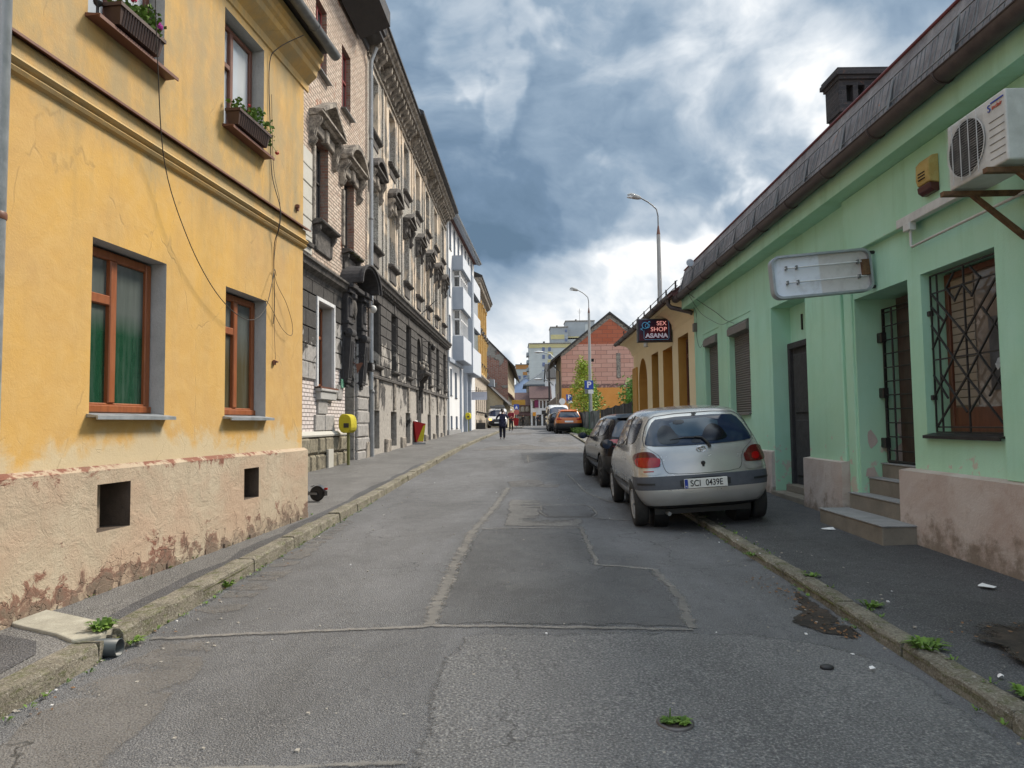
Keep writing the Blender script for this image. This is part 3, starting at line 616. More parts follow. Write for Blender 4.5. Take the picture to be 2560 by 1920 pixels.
arc = [(-.32 - .075 + .075 * math.cos(math.pi + math.pi * k / n), 6.70 + .075 * math.sin(math.pi + math.pi * k / n)) for k in range(n + 1)]
for xx in X: vs += [(xx, p[0], p[1]) for p in arc] + [(xx, -.395 + (p[0] + .395) * .93, 6.702 + (p[1] - 6.7) * .93) for p in arc]
N2 = 2 * (n + 1); b.add(vs, [(k, k + 1, N2 + k + 1, N2 + k) for k in range(n)] + [(n + 1 + k, n + 2 + k, N2 + n + 2 + k, N2 + n + 1 + k) for k in range(n)], 0, True)
b.add([vs[N2 + k] for k in range(n + 1)], [tuple(range(n + 1))]); 
for xx in (4.75, 3.6, 2.2): b.tube([(xx, -.395 + .078 * math.cos(a), 6.70 + .078 * math.sin(a)) for a in [math.pi + math.pi * k / 8 for k in range(9)]], .008, 6)
b.build('gutter', M['zinc_dk'], ry)
for (x0, x1, z0, z1, dd), gm in zip(ops[:2], (M['gglass'], M['gglass2'])):
    w_ = window(ry, x0 + .02, x1 - .01, z0 + .035, z1 - .02, dd - .06, M['wood'], gm, 'T', .075, split=.44 if gm == M['gglass'] else .48, hz=.69, d=.07)
    b = MB(); b.rbox(x0 + .02, x1 - .01, dd - .08, dd - .05, z0 + .03, z0 + .09, .006); b.build('window_bottom_rail', M['wood'], w_)
    sill(ry, x0, x1, z0 + .01, M['zinc'], .10, .03, .03)
for (x0, x1, z0, z1, dd) in ops[2:4]:
    window(ry, x0 + .02, x1 - .02, z0 + .03, z1 - .02, dd - .06, M['brownmetal'], M['curtain'], 'T', .06, split=.42, hz=.62, d=.07)
    sill(ry, x0, x1, z0 + .01, M['brownmetal'], .13, .03, .03)
for (x0, x1, z0, z1, dd) in ops[4:]: window(ry, x0, x1, z0, z1, dd - .05, M['wood'], M['glass'], 'T')
M['petal_pink'] = mat('pink_petals', color=(.55, .02, .12), rough=.6); M['petal_mag'] = mat('magenta_petals', color=(.45, .03, .32), rough=.6); M['petal_red'] = mat('red_petals', color=(.45, .01, .012), rough=.6)
M['boxplastic'] = mat('brown_plastic', f_zinc((.045, .022, .016), (.07, .035, .025)), rough=.5)
def loc_world(root, p):
    a = root.rotation_euler[2]; return (root.location[0] + p[0] * math.cos(a) - p[1] * math.sin(a), root.location[1] + p[0] * math.sin(a) + p[1] * math.cos(a), root.location[2] + p[2])
def flower_box(x0, x1, z, label, blooms, spill):
    e = empty('flower_box', loc_world(ry, ((x0 + x1) / 2, -.10, z)), ry.rotation_euler[2], label, 'flower box', 'flower boxes on the upper sills of the yellow house')
    L = (x1 - x0) / 2; b = MB(); h = .16
    b.add([(-L + .03, -.055, 0), (L - .03, -.055, 0), (L - .03, .055, 0), (-L + .03, .055, 0), (-L, -.085, h), (L, -.085, h), (L, .085, h), (-L, .085, h)], [(0, 3, 2, 1), (0, 1, 5, 4), (1, 2, 6, 5), (2, 3, 7, 6), (3, 0, 4, 7), (4, 5, 6, 7)])
    for k in range(15):
        xx = -L + .06 + k * (2 * L - .12) / 14; b.add([(xx - .008, -.058, .0), (xx + .008, -.058, .0), (xx + .008, -.086, h - .02), (xx - .008, -.086, h - .02), (xx, -.066, .0), (xx, -.094, h - .02)], [(0, 4, 5, 3), (4, 1, 2, 5)])
    b.box(-L - .01, L + .01, -.095, -.08, h - .025, h + .006); b.box(-L - .01, -L + .01, -.08, .08, h - .025, h + .006); b.box(L - .01, L + .01, -.08, .08, h - .025, h + .006); b.build('planter', M['boxplastic'], e)
    b = MB()
    for i in range(330):
        x_ = random.uniform(-L, L); y_ = random.uniform(-.09, .06); z_ = h + random.uniform(0, .15) * (1 + .6 * math.sin(x_ * 9)); 
        if x_ > L * .6 and spill: x_ += random.uniform(0, .18); z_ -= random.uniform(0, .08)
        r = random.uniform(.014, .034); a, c_ = random.uniform(0, 6.28), random.uniform(-.9, .9)
        u_ = Vector((math.cos(a), math.sin(a), c_)).normalized(); v_ = u_.cross(Vector((random.random(), random.random(), random.random()))).normalized()
        P = Vector((x_, y_, z_)); b.add([P - u_ * r, P - v_ * r * .7, P + u_ * r, P + v_ * r * .7], [(0, 1, 2, 3)])
    for (bx, by, bz, mm, rr) in blooms: b.tube([(bx * .8, 0, h), (bx, by, bz)], .003, 4)
    b.build('leaves', M['grass'], e, recalc=False)
    for (bx, by, bz, mm, rr) in blooms:
        b = MB()
        for i in range(26):
            dv = Vector((random.gauss(0, 1), random.gauss(0, 1), random.gauss(0, .8))).normalized() * rr; u_ = dv.orthogonal().normalized(); v_ = dv.cross(u_).normalized(); P = Vector((bx, by, bz)) + dv * .8; k = rr * .45
            b.add([P - u_ * k, P - v_ * k, P + u_ * k, P + v_ * k], [(0, 1, 2, 3)])
        b.build('bloom', M[mm], e, recalc=False)
flower_box(1.38, 1.95, 4.76, 'brown flower box with pink and magenta geraniums on the upper left sill', [(-.12, -.02, .36, 'petal_pink', .035), (-.06, -.03, .33, 'petal_pink', .03), (.24, -.05, .27, 'petal_mag', .045), (.20, 0, .31, 'petal_mag', .035)], False)
flower_box(3.26, 3.98, 4.76, 'brown flower box with trailing green and small red blooms on the sill near the gutter', [(.0, .0, .36, 'petal_red', .022), (.02, 0, .30, 'petal_red', .02), (.60, -.05, .05, 'petal_red', .028), (-.1, 0, .27, 'petal_pink', .018)], True)
# glass lantern on the upper left sill
e = empty('lantern', loc_world(ry, (1.33, -.02, 4.765)), ry.rotation_euler[2], 'small dark lantern standing on the upper left sill beside the flower box', 'lantern')
b = MB(); b.lathe([(.035, 0), (.035, .02), (.012, .03), (.012, .10), (.03, .12), (.035, .14)], n=10); b.tube([(.032, 0, .13), (.034, 0, .25)], .003, 4); b.lathe([(.035, .24), (.02, .28), (.006, .31)], n=10); b.build('frame', M['dkmetal'], e)
b = MB(); b.lathe([(.028, .14), (.03, .24)], n=10); b.build('glass', M['glass_sky'], e)
# cables on the yellow wall
def cable(name, pts, r, m, label, root=None, cat='cable', group=None, sm=6):
    P = [Vector(p) for p in pts]; Q = []
    for i in range(len(P) - 1):
        p0 = P[max(0, i - 1)]; p1 = P[i]; p2 = P[i + 1]; p3 = P[min(len(P) - 1, i + 2)]
        for k in range(sm):
            t = k / sm; Q.append(.5 * ((2 * p1) + (p2 - p0) * t + (2 * p0 - 5 * p1 + 4 * p2 - p3) * t * t + (3 * p1 - p0 - 3 * p2 + p3) * t ** 3))
    Q.append(P[-1]); r *= .65
    if root: Q = [Vector(loc_world(root, q)) for q in Q]
    o = Q[0].copy(); b = MB(); b.tube([q - o for q in Q], r, 6); return b.build(name, m, label=label, cat=cat, group=group, loc=o)
M['cable_dk'] = mat('dark_cable', color=(.03, .025, .022), rough=.6); M['cable_lt'] = mat('pale_cable', color=(.5, .48, .45), rough=.6)
cable('hanging_cable', [(1.35, -.40, 6.3), (1.50, -.38, 5.3), (1.72, -.28, 4.55), (2.08, -.12, 3.85), (2.45, -.11, 3.30), (2.9, -.10, 2.92), (3.35, -.10, 2.72), (3.75, -.10, 2.70), (4.05, -.10, 2.88), (4.25, -.08, 3.2), (4.40, -.04, 3.42), (4.47, -.03, 3.36)], .007, M['cable_dk'], 'long thin cable sagging across the front of the yellow house', ry)
cable('wall_cable', [(4.62, -.3, 6.5), (4.35, -.1, 6.2), (4.27, -.02, 5.95), (4.30, -.02, 5.2), (4.36, -.02, 4.6), (4.42, -.10, 4.2), (4.42, -.09, 3.95), (4.43, -.02, 3.7), (4.45, -.02, 3.0), (4.42, -.02, 2.75)], .009, M['cable_dk'], 'bundle of dark wires running down the yellow wall near its corner', ry)
cable('wall_cable', [(4.33, -.02, 5.6), (4.40, -.02, 4.7), (4.42, -.10, 4.2), (4.44, -.02, 3.6), (4.46, -.03, 3.3), (4.70, -.06, 3.05), (4.88, -.06, 2.8), (4.84, -.06, 2.66), (4.6, -.05, 2.72), (4.3, -.04, 2.95), (4.20, -.02, 3.02)], .005, M['cable_dk'], 'loose wire ending in a loop beside the smaller lower window of the yellow house', ry)
cable('wall_cable', [(4.45, -.02, 3.0), (4.46, -.02, 2.6), (4.47, -.03, 2.32)], .004, M['cable_dk'], 'single thin wire hanging below the wire bundle to a small hook', ry)
b = MB(); b.box(-.03, .03, -.03, .03, -.01, .01); b.box(-.012, .012, -.04, 0, -.04, .02); b.build('wall_hook', M['brownmetal'], label='small rusty hook on the yellow wall at the end of a thin wire', cat='hook', loc=loc_world(ry, (4.48, -.02, 2.29)))
b = MB(); b.box(-.03, .03, -.03, .02, -.04, .04); b.box(-.0, .05, -.05, -.02, -.01, .03); b.build('wall_bracket', M['brownmetal'], label='rusty bracket stub beside the corner of the yellow house above the string course', cat='bracket', loc=loc_world(ry, (5.12, 0, 4.42)))
# downpipe at the left edge
e = empty('downpipe', loc_world(ry, (.40, -.07, 0)), ry.rotation_euler[2], 'grey zinc downpipe on the yellow house at the left edge of the picture', 'downpipe')
b = MB(); b.tube([(0, 0, .35), (0, 0, 6.3), (0, -.2, 6.45), (0, -.5, 6.6)], .055, 16); b.build('pipe', M['zinc'], e)
b = MB(); b.lathe([(.058, 2.86), (.062, 2.87), (.062, 2.90), (.058, 2.91)], n=16); b.build('pipe_clamp', M['brownmetal'], e)
b = MB(); b.tube([(0, 0, .02), (0, 0, .62)], .062, 16); b.lathe([(.062, .62), (.075, .62), (.075, .66), (.06, .68)], n=16); b.build('pipe_foot', mat('clay_foot', f_concrete((.32, .17, .10), (.42, .25, .16))), e)
# ================================================================ materials, old tenements
def f_pinkbrick(t):
    o = t.obj(); s = t.sep(o); v = t.comb(s[0], s[2], 0.0); v = t.nsvec(v, 6, .03)
    c, f = t.brick(v, (.48, .36, .28), (.66, .555, .46), (.17, .14, .11), .29, .095, .017)
    n = t.noise(o, 1.3, 8, .68, .5); n2 = t.noise(o, 9, 6, .7); fine = t.noise(o, 45, 4, .7); patchn = t.noise(t.vmul(o, (1, 1, .6)), 2.2, 8, .72, .6)
    c = t.mix(t.rng(n2, .35, .7, 0, .45), c, (.64, .53, .45)); c = t.mix(t.rng(patchn, .60, .655, 0, .9), c, (.33, .13, .075)); c = t.mix(t.rng(n, .60, .75, 0, .5), c, (.23, .19, .16))
    c = t.mix(t.mul(t.rng(n2, .57, .63), .8), c, (.13, .105, .09))
    h = t.math('ADD', t.math('ADD', t.mul(f, -1.2), t.mul(n2, 1.6)), t.mul(fine, .4))
    return dict(color=c, rough=.95, bump=h, bs=.9, bd=.04)
M['pinkbrick'] = mat('exposed_pink_brick', f_pinkbrick)
def f_redbrick(t):
    o = t.obj(); s = t.sep(o); v = t.comb(t.math('ADD', s[0], s[1]), s[2], 0.0)
    c, f = t.brick(v, (.24, .095, .06), (.34, .17, .12), (.26, .22, .19), .26, .078, .012); n = t.noise(o, 6, 6, .7)
    return dict(color=t.mix(t.rng(n, .38, .62, 0, .85), c, (.27, .235, .20)), rough=.95, bump=t.math('ADD', t.mul(f, -1), n), bs=.9, bd=.03)
M['redbrick'] = mat('red_brick_reveal', f_redbrick)
def f_paintbrick(t):
    o = t.obj(); s = t.sep(o); v = t.comb(s[0], s[2], 0.0); v = t.nsvec(v, 8, .015)
    c, f = t.brick(v, (.60, .54, .53), (.68, .62, .60), (.20, .17, .16), .24, .095, .012); n = t.noise(o, 4, 7, .7)
    c = t.mix(t.rng(n, .56, .68, 0, .8), c, (.33, .31, .30)); return dict(color=c, rough=.9, bump=t.math('ADD', t.mul(f, -1), n), bs=.9, bd=.03)
M['paintbrick'] = mat('whitewashed_brick', f_paintbrick)
def f_dark(zlo, zhi, base=(.036, .034, .033), pale=(.40, .385, .37)):
    def fn(t):
        o = t.obj(); s = t.sep(o); n = t.noise(t.vmul(o, (1, 1, .7)), 1.0, 9, .7, .6); n2 = t.noise(o, 7, 7, .7); f = t.noise(o, 50, 4, .7)
        c = t.mix(t.rng(n2, .3, .7), base, tuple(k * 1.9 for k in base))
        peel = t.math('ADD', t.rng(s[2], zlo, zhi, .34, -.14), t.math('MULTIPLY_ADD', n, 1.7, -.36))
        c = t.mix(t.rng(peel, .565, .60), c, t.mix(t.rng(n2, .35, .65), tuple(k * .62 for k in pale), pale))
        c = t.mix(t.rng(f, .55, .8, 0, .4), c, (.03, .03, .03))
        return dict(color=c, rough=.92, bump=t.math('ADD', t.mul(t.rng(peel, .565, .60), -1.5), t.math('ADD', n2, t.mul(f, .4))), bs=.7, bd=.03)
    return fn
M['sooty'] = mat('sooty_rusticated_plaster', f_dark(2.2, 4.6)); M['sooty_grey'] = mat('sooty_grey_plaster', f_dark(1.0, 5.2, (.046, .043, .041), (.44, .41, .37)))
M['sootblack'] = mat('black_portal_stone', f_dark(-4, -2, (.030, .029, .031), (.2, .2, .2)))
def f_stone(t):
    o = t.obj(); s = t.sep(o); n = t.noise(o, 3.5, 9, .75, .8); n2 = t.noise(t.vmul(o, (3, 1, .8)), 3, 7, .7)
    c = t.ramp(n, (.32, (.05, .047, .04)), (.5, (.23, .205, .15)), (.7, (.37, .34, .26))); c = t.mix(t.rng(n2, .52, .7, 0, .7), c, (.07, .065, .055))
    return dict(color=c, rough=.95, bump=n, bs=1, bd=.07)
M['stone'] = mat('rough_stone', f_stone)
def f_ornament(base, dk):
    def fn(t):
        o = t.obj(); n = t.noise(o, 5, 7, .7); f = t.noise(o, 40, 4, .7)
        return dict(color=t.mix(t.rng(t.math('ADD', t.mul(n, .8), t.mul(f, .2)), .40, .58), dk, base), rough=.92, bump=n, bs=.5, bd=.02)
    return fn
M['orn_dark'] = mat('blackened_stucco', f_ornament((.115, .105, .098), (.035, .033, .031))); M['orn_grey'] = mat('grey_stucco', f_ornament((.33, .295, .25), (.085, .075, .066)))
def f_greyup(t):
    o = t.obj(); s = t.sep(o); n = t.noise(t.vmul(o, (1, 1, .55)), .62, 8, .68, .8); n2 = t.noise(o, 5, 8, .72); f = t.noise(o, 22, 6, .8); st = t.noise(t.vmul(o, (2.5, 1, .3)), 1.2, 6, .7)
    smooth = t.mix(t.rng(n2, .3, .7), (.54, .445, .345), (.63, .54, .43)); rough = t.mix(t.rng(f, .42, .58), (.19, .18, .16), (.58, .555, .505))
    k = t.rng(n, .47, .495); c = t.mix(k, smooth, rough); e = t.math('SUBTRACT', 1.0, t.math('ABSOLUTE', t.rng(n, .455, .51, -1, 1))); c = t.mix(t.mul(e, .45), c, (.10, .09, .08))
    c = t.mix(t.mul(t.rng(t.math('ADD', st, t.rng(s[2], 12.5, 15.5, 0, .35)), .62, .85), .75), c, (.10, .09, .08))
    return dict(color=c, rough=.95, bump=t.math('ADD', t.mul(t.mul(f, k), 2.2), t.math('ADD', n2, t.mul(k, -1.2))), bs=.8, bd=.05)
M['greyup'] = mat('peeling_beige_plaster', f_greyup)
M['plaster_plate'] = mat('plain_grey_board', f_concrete((.42, .41, .37), (.48, .47, .43), 2))
# ---------------------------------------------------------------- ornament builders (local facade frame)
def rustic(b, X0, X1, courses, ops, out=.045, mis=(0,), wblk=.95, gap=.022, prob=1.0):
    for i, (z0, z1) in enumerate(courses):
        spans = [(X0, X1)]
        for o in ops:
            if o[2] < z1 - .02 and o[3] > z0 + .02:
                new = []
                for a, c in spans:
                    if o[0] <= a and o[1] >= c: continue
                    if o[1] <= a or o[0] >= c: new.append((a, c)); continue
                    if o[0] > a: new.append((a, o[0]))
                    if o[1] < c: new.append((o[1], c))
                spans = new
        for a, c in spans:
            L = c - a
            if L < .06: continue
            k = max(1, round(L / wblk)); off = .5 if (i % 2 and k > 1) else 0
            cuts = [a] + [a + L * (j + off * .5) / k for j in range(1, k + 1) if a + L * (j + off * .5) / k < c - .1] + [c]
            for p, q in zip(cuts, cuts[1:]):
                if random.random() < prob: b.rbox(p + gap / 2, q - gap / 2, -out + random.uniform(-.004, .004), 0.0, z0 + gap / 2, z1 - gap / 2, .014, random.choice(mis))
    return b
def pediment(root, x0, x1, z, kind, m, out=.30, h=.55, zc=None, m2=None, broken=False):
    """hood over a window: side consoles, lintel panel, cornice and a triangular or segmental gable"""
    m2 = m2 or m; cx = (x0 + x1) / 2; W_ = x1 - x0; b = MB()
    profile_x(b, [(0, z), (-out * .55, z + .02), (-out * .7, z + .07), (-out, z + .09), (-out, z + .15), (-out * .4, z + .17), (0, z + .17)], x0, x1)
    t = .10
    if kind == 'tri':
        o_ = [(x0, z + .15), (cx, z + .15 + h), (x1, z + .15)]
        b.prism([(x0, z + .15), (cx, z + .15 + h), (cx, z + .02 + h), (x0 + .16, z + .15)], lambda u, v, w_: (u, w_, v), -out - .02, 0)
        b.prism([(cx + .001, z + .15 + h), (x1, z + .15), (x1 - .16, z + .15), (cx + .001, z + .02 + h)], lambda u, v, w_: (u, w_, v), -out - .021, 0)
        b.prism([(x0 + .08, z + .16), (cx, z + .10 + h), (x1 - .08, z + .16)], lambda u, v, w_: (u, w_, v), -out * .35, 0)
    elif kind == 'arc':
        n = 12; r = (W_ * W_ / 4 + h * h) / (2 * h); zc_ = z + .15 + h - r; a0 = math.asin(W_ / 2 / r)
        pts = [(cx + r * math.sin(-a0 + 2 * a0 * k / n), zc_ + r * math.cos(-a0 + 2 * a0 * k / n)) for k in range(n + 1)]; pin = [(cx + (p[0] - cx) * .90, zc_ + (p[1] - zc_) * (1 - .13 / r * 1.1)) for p in pts]
        for k in range(n): b.prism([pts[k], pts[k + 1], pin[k + 1], pin[k]], lambda u, v, w_: (u, w_, v), -out - .02, 0)
        b.prism(pin, lambda u, v, w_: (u, w_, v), -out * .35, 0)
    else: profile_x(b, [(0, z + .17), (-out, z + .19), (-out, z + .30), (0, z + .34)], x0, x1)
    o = b.build('pediment', m, root, bevel=.008)
    b = MB()      # consoles and lintel panel
    for xc in (x0 + .12, x1 - .12):
        prof = [(0, z), (-out * .75, z), (-out * .8, z - .10), (-out * .45, z - .28), (-out * .35, z - .45), (-out * .5, z - .55), (-out * .25, z - .68), (0, z - .72)]
        profile_x(b, prof, xc - .09, xc + .09)
        c_ = MB(); profile_x(c_, [(p[0] * 1.12, p[1] + (.0)) for p in prof], xc - .03, xc + .03); b.add(c_.v, c_.f)
    b.rbox(x0 + .26, x1 - .26, -out * .3, 0, z - .30, z - .02, .03); b.rbox(cx - .12, cx + .12, -out * .5, 0, z - .34, z - .0, .03)
    b.build('pediment_console', m2, root, bevel=.006)
    return o
def apron(root, x0, x1, z, m, out=.22, h=.6, cons=True):
    b = MB(); profile_x(b, [(0, z), (-out, z - .02), (-out - .02, z - .05), (-out, z - .09), (-out * .6, z - .12), (0, z - .16)], x0 - .08, x1 + .08)
    if h > .2:
        b.rbox(x0 + .12, x1 - .12, -out * .25, 0, z - h, z - .16, .03)
        if cons:
            for xc in (x0 + .05, x1 - .05): profile_x(b, [(0, z - .14), (-out * .75, z - .14), (-out * .7, z - .24), (-out * .3, z - .38), (-out * .25, z - h * .9), (0, z - h)], xc - .06, xc + .06)
    return b.build('window_sill', m, root, bevel=.006)
# ================================================================ 2. brick tenement with black portal
B0, B1 = (-4.84, 16.28), (-4.55, 21.6)
rb = root_of('brick_tenement', B0, B1, 'four storey tenement with bare pinkish brick upper floors, black ground floor and portal', 'building')
BW = 5.33
ops = [(.55, 1.77, 2.47, 4.58, .30), (2.96, 3.92, .30, 3.95, .35, True), (.45, 1.45, 6.60, 8.72, .28), (2.84, 3.84, 6.50, 8.60, .28), (.45, 1.30, 10.45, 12.35, .22), (2.62, 3.46, 10.42, 12.30, .22), (-2.2, -1.2, 2.47, 4.58, .3), (-2.2, -1.2, 6.6, 8.7, .28), (-2.2, -1.2, 10.45, 12.35, .22)]
b = MB(); facade(b, -4, BW, 5.05, 14.2, [o for o in ops if o[2] > 5], 0, 0, 1); shell(b, -4, BW, 0, 14.2, 9, 0); b.build('wall', [M['pinkbrick'], M['redbrick']], rb)
b = MB(); facade(b, -4, BW, 0, 5.05, [o for o in ops if o[2] < 5], 0, 0, 1); b.build('ground_floor_wall', [M['paintbrick'], M['reveal_grey']], rb)
b = MB(); cs = [(1.36 + .413 * i, 1.36 + .413 * (i + 1)) for i in range(9)]
rustic(b, -4, 2.62, cs[4:], [(.45, 1.87, 2.47, 4.68)], .05, wblk=.8)
random.seed(11); rustic(b, -4, 2.62, cs[:4], [(.45, 1.87, 2.47, 4.68)], .05, wblk=.7, prob=.42); rustic(b, 4.05, BW, cs[:2], [], .06, wblk=.6)
b.build('rusticated_blocks', M['sooty'], rb)
b = MB()
for (z0, z1) in ((.36, .80), (.80, 1.22)):
    x = -4.0
    while x < 2.9:
        L = random.uniform(.4, .85); x2 = min(x + L, 2.93); b.rbox(x + .012, x2 - .012, -.12 + random.uniform(-.02, .03), 0, z0 + .01, z1 - .01, .05); x = x2
b.box(-4, 2.93, -.16, 0, .0, .35); b.build('stone_base', M['stone'], rb, bevel=.02)
b = MB(); profile_x(b, [(0, 1.22), (-.12, 1.23), (-.13, 1.27), (-.06, 1.35), (0, 1.36)], -4, 2.94); b.build('base_moulding', M['plaster_plate'], rb)
b = MB(); b.box(1.02, 1.42, -.175, -.12, .34, .90); b.build('cover_board', M['plaster_plate'], rb)
b = MB()
for q in (0, 1): 
    a = 4.0 if q == 0 else 4.0
for i in range(9): b.rbox(3.96, BW - .05 if i % 2 else BW - .22, -.09, 0, .34 + .40 * i, .34 + .40 * i + .38, .035)
b.build('quoins', M['sooty'], rb)
b = MB(); profile_x(b, [(0, 4.98), (-.06, 5.0), (-.08, 5.12), (-.22, 5.2), (-.25, 5.30), (-.30, 5.33), (-.30, 5.38), (-.05, 5.44), (0, 5.45)], -4, 2.66); b.build('string_course', M['orn_dark'], rb)
b = MB(); profile_x(b, [(0, 13.55), (-.06, 13.6), (-.08, 13.75), (-.35, 13.8), (-.55, 13.85), (-.55, 13.98), (-.62, 14.02), (-.62, 14.08), (0, 14.2)], -4, BW); b.build('cornice', M['dkmetal'], rb)
b = MB(); profile_x(b, [(-.62, 14.08), (-.66, 14.18), (4.5, 17.5), (9, 14.5), (9, 14.2)], -4, BW + .02); b.build('roof', M['dkmetal'], rb)
b = MB(); b.add([(1.9, -.1, 13.3), (4.2, -.1, 13.3), (4.5, -.95, 13.85), (1.8, -.95, 13.85), (1.9, -.1, 14.4), (4.2, -.1, 14.4), (4.5, -.95, 14.3), (1.8, -.95, 14.3)], [(0, 1, 2, 3), (4, 7, 6, 5), (3, 2, 6, 7), (1, 5, 6, 2), (0, 3, 7, 4)]); b.build('eave_box', M['dkmetal'], rb)
# windows
w_ = window(rb, .57, 1.75, 2.50, 4.55, .24, M['wood'], M['glass'], 'transom', .075, hz=.62); sill(rb, .50, 1.82, 2.47, M['wood_dk'], .16, .05)
b = MB(); 
for (x0, x1, z0, z1) in ((.45, .55, 2.45, 4.68), (1.77, 1.87, 2.45, 4.68), (.55, 1.77, 4.58, 4.68)): b.rbox(x0, x1, -.075, 0, z0, z1, .01)
b.build('window_surround', M['white_frame'], rb)
b = MB(); b.rbox(.55, 1.8, -.13, 0, 2.14, 2.34, .02); b.rbox(.5, 1.85, -.17, 0, 2.34, 2.42, .02); b.build('window_apron', M['reveal_grey'], rb)
for i, o in enumerate(ops[2:4]): window(rb, o[0] + .02, o[1] - .02, o[2] + .03, o[3] - .03, .2, M['dkmetal'], M['glass'], 'cross', .06, split=.5, hz=.55)
M['redframe'] = mat('red_window_frame', color=(.19, .022, .018), rough=.5)
for o in ops[4:6]: window(rb, o[0] + .02, o[1] - .02, o[2] + .02, o[3] - .02, .12, M['redframe'], M['glass'], 'cross', .06, split=.5, hz=.55); sill(rb, o[0], o[1], o[2], M['zinc_dk'], .14, .03, .08)
pediment(rb, -.12 + .1, 1.98, 9.02, 'tri', M['orn_grey'], .34, .62, m2=M['orn_grey']); pediment(rb, 2.38, 4.30, 8.86, 'arc', M['orn_grey'], .34, .55, m2=M['orn_grey'])
apron(rb, .30, 1.62, 6.56, M['orn_dark'], .26, .75); apron(rb, 2.72, 3.98, 6.44, M['orn_dark'], .24, .6)
b = MB(); rustic(b, -4, .18, [(5.6 + .42 * i, 6.02 + .42 * i) for i in range(6)], [], .03, wblk=2.2, gap=.012); b.build('plaster_panel', M['plaster_plate'], rb)
for q in ((.2, .34, 8.4), (2.62, 2.75, 8.1)): b = MB(); b.rbox(q[0], q[1], -.07, 0, 6.5, q[2], .02); b.build('window_pilaster', M['orn_grey'], rb)
b = MB(); profile_x(b, [(0, 5.75), (-.10, 5.77), (-.12, 5.85), (0, 5.9)], -.3, .1); b.build('string_stub', M['orn_dark'], rb)
b = MB()
for i in range(260): leafclump(b, (random.uniform(2.8, 3.9), -random.uniform(0, .26), 6.30 + random.uniform(0, .05)), 1, .12, .06, .02)
b.build('moss_tuft', M['moss'], rb, recalc=False)
# portal: engaged piers with scroll consoles carrying a barrel hood
for xc in (2.72, 4.20):
    p_ = MB()
    p_.rbox(xc - .22, xc + .22, -.22, 0, 4.05, 5.15, .03); p_.rbox(xc - .20, xc + .20, -.10, 0, 2.74, 4.05, .02); p_.rbox(xc - .27, xc + .27, -.30, 0, 5.15, 5.28, .02); p_.rbox(xc - .31, xc + .31, -.38, 0, 5.28, 5.42, .02)
    p_.rbox(xc - .24, xc + .24, -.26, 0, 4.30, 4.38, .02); p_.rbox(xc - .15, xc + .15, -.26, -.2, 4.5, 5.05, .03)
    n = 18; prof = [(-.24 - .11 * math.cos(2 * math.pi * k / n), 4.05 + .12 * math.sin(2 * math.pi * k / n)) for k in range(n)]; profile_x(p_, prof, xc - .21, xc + .21)
    for sx in (-1, 1): p_.lathe([(.09, 0), (.07, .02), (.05, .02), (.04, .03), (.001, .03)] if sx > 0 else [(.09, 0), (.07, -.02), (.05, -.02), (.04, -.03), (.001, -.03)], (xc + sx * .21, -.24, 4.05), 14, 'x')
    profile_x(p_, [(0, 4.0), (-.30, 3.94), (-.29, 3.80), (-.25, 3.2), (-.21, 2.75), (0, 2.72)], xc - .18, xc + .18)
    for q in (-.09, -.03, .03, .09): profile_x(p_, [(-.28, 3.85), (-.315, 3.80), (-.272, 3.2), (-.235, 2.82), (-.20, 2.8)], xc + q - .018, xc + q + .018)
    p_.rbox(xc - .18, xc + .18, -.20, 0, 2.66, 2.74, .01); p_.rbox(xc - .11, xc + .11, -.15, 0, 2.54, 2.66, .02)
    p_.rbox(xc - .10, xc + .10, -.40, -.3, 5.0, 5.14, .02)
    p_.build('portal_pier', M['sootblack'], rb, bevel=.008)
b = MB(); n = 16; ro, ri, zc, xc = 1.03, .90, 5.42, 3.46
def arcp(r, k): a = math.pi * k / n; return (xc - r * math.cos(a), zc + r * .62 * math.sin(a))
for k in range(n):
    b.prism([arcp(ro, k), arcp(ro, k + 1), arcp(ri, k + 1), arcp(ri, k)], lambda u, v, w_: (u, w_, v), -.62, 0); b.prism([arcp(ro + .06, k), arcp(ro + .06, k + 1), arcp(ro - .02, k + 1), arcp(ro - .02, k)], lambda u, v, w_: (u, w_, v), -.68, -.60)
b.build('portal_hood', M['sootblack'], rb, bevel=.006)
b = MB(); b.rbox(2.5, 4.42, -.32, 0, 5.30, 5.43, .02); b.rbox(2.95, 3.97, -.06, 0, 4.08, 5.3, .02); b.rbox(2.6, 4.3, -.10, 0, 4.0, 4.12, .02); b.build('portal_frieze', M['sootblack'], rb)
b = MB()               # cartouche and garland
b.sphere((3.46, -.10, 4.86), .24, 12, sq=(.75, .4, 1.1)); b.lathe([(.24, 0), (.27, -.03), (.24, -.06)], (3.46, -.08, 4.86), 16, 'y')
for i in range(20): a = i * .52; b.sphere((3.46 + math.sin(a) * (.34 - .006 * i), -.06, 5.15 - i * .038), random.uniform(.02, .045), 6)
b.build('cartouche', M['orn_dark'], rb)
b = MB(); b.box(2.98, 3.90, .30, .345, .3, 3.5); b.rbox(3.40, 3.45, .24, .30, .3, 3.3, .01)
for x0 in (3.05, 3.52):
    for z0, z1 in ((.55, 1.3), (1.45, 2.9)): b.rbox(x0, x0 + .32, .27, .30, z0, z1, .02)
d_ = b.build('door', mat('dark_door', f_wood((.016, .013, .012), (.03, .025, .022))), rb)
b = MB(); b.tube([(3.37, .26, 1.5), (3.37, .20, 1.5), (3.30, .20, 1.5)], .01, 6); b.build('handle', M['zinc'], d_)
b = MB()
for i in range(8): b.rbox(3.87, 3.918, .0, .34, .40 + .385 * i, .40 + .385 * i + .37, .01)
b.build('jamb_blocks', M['sooty_grey'], rb)
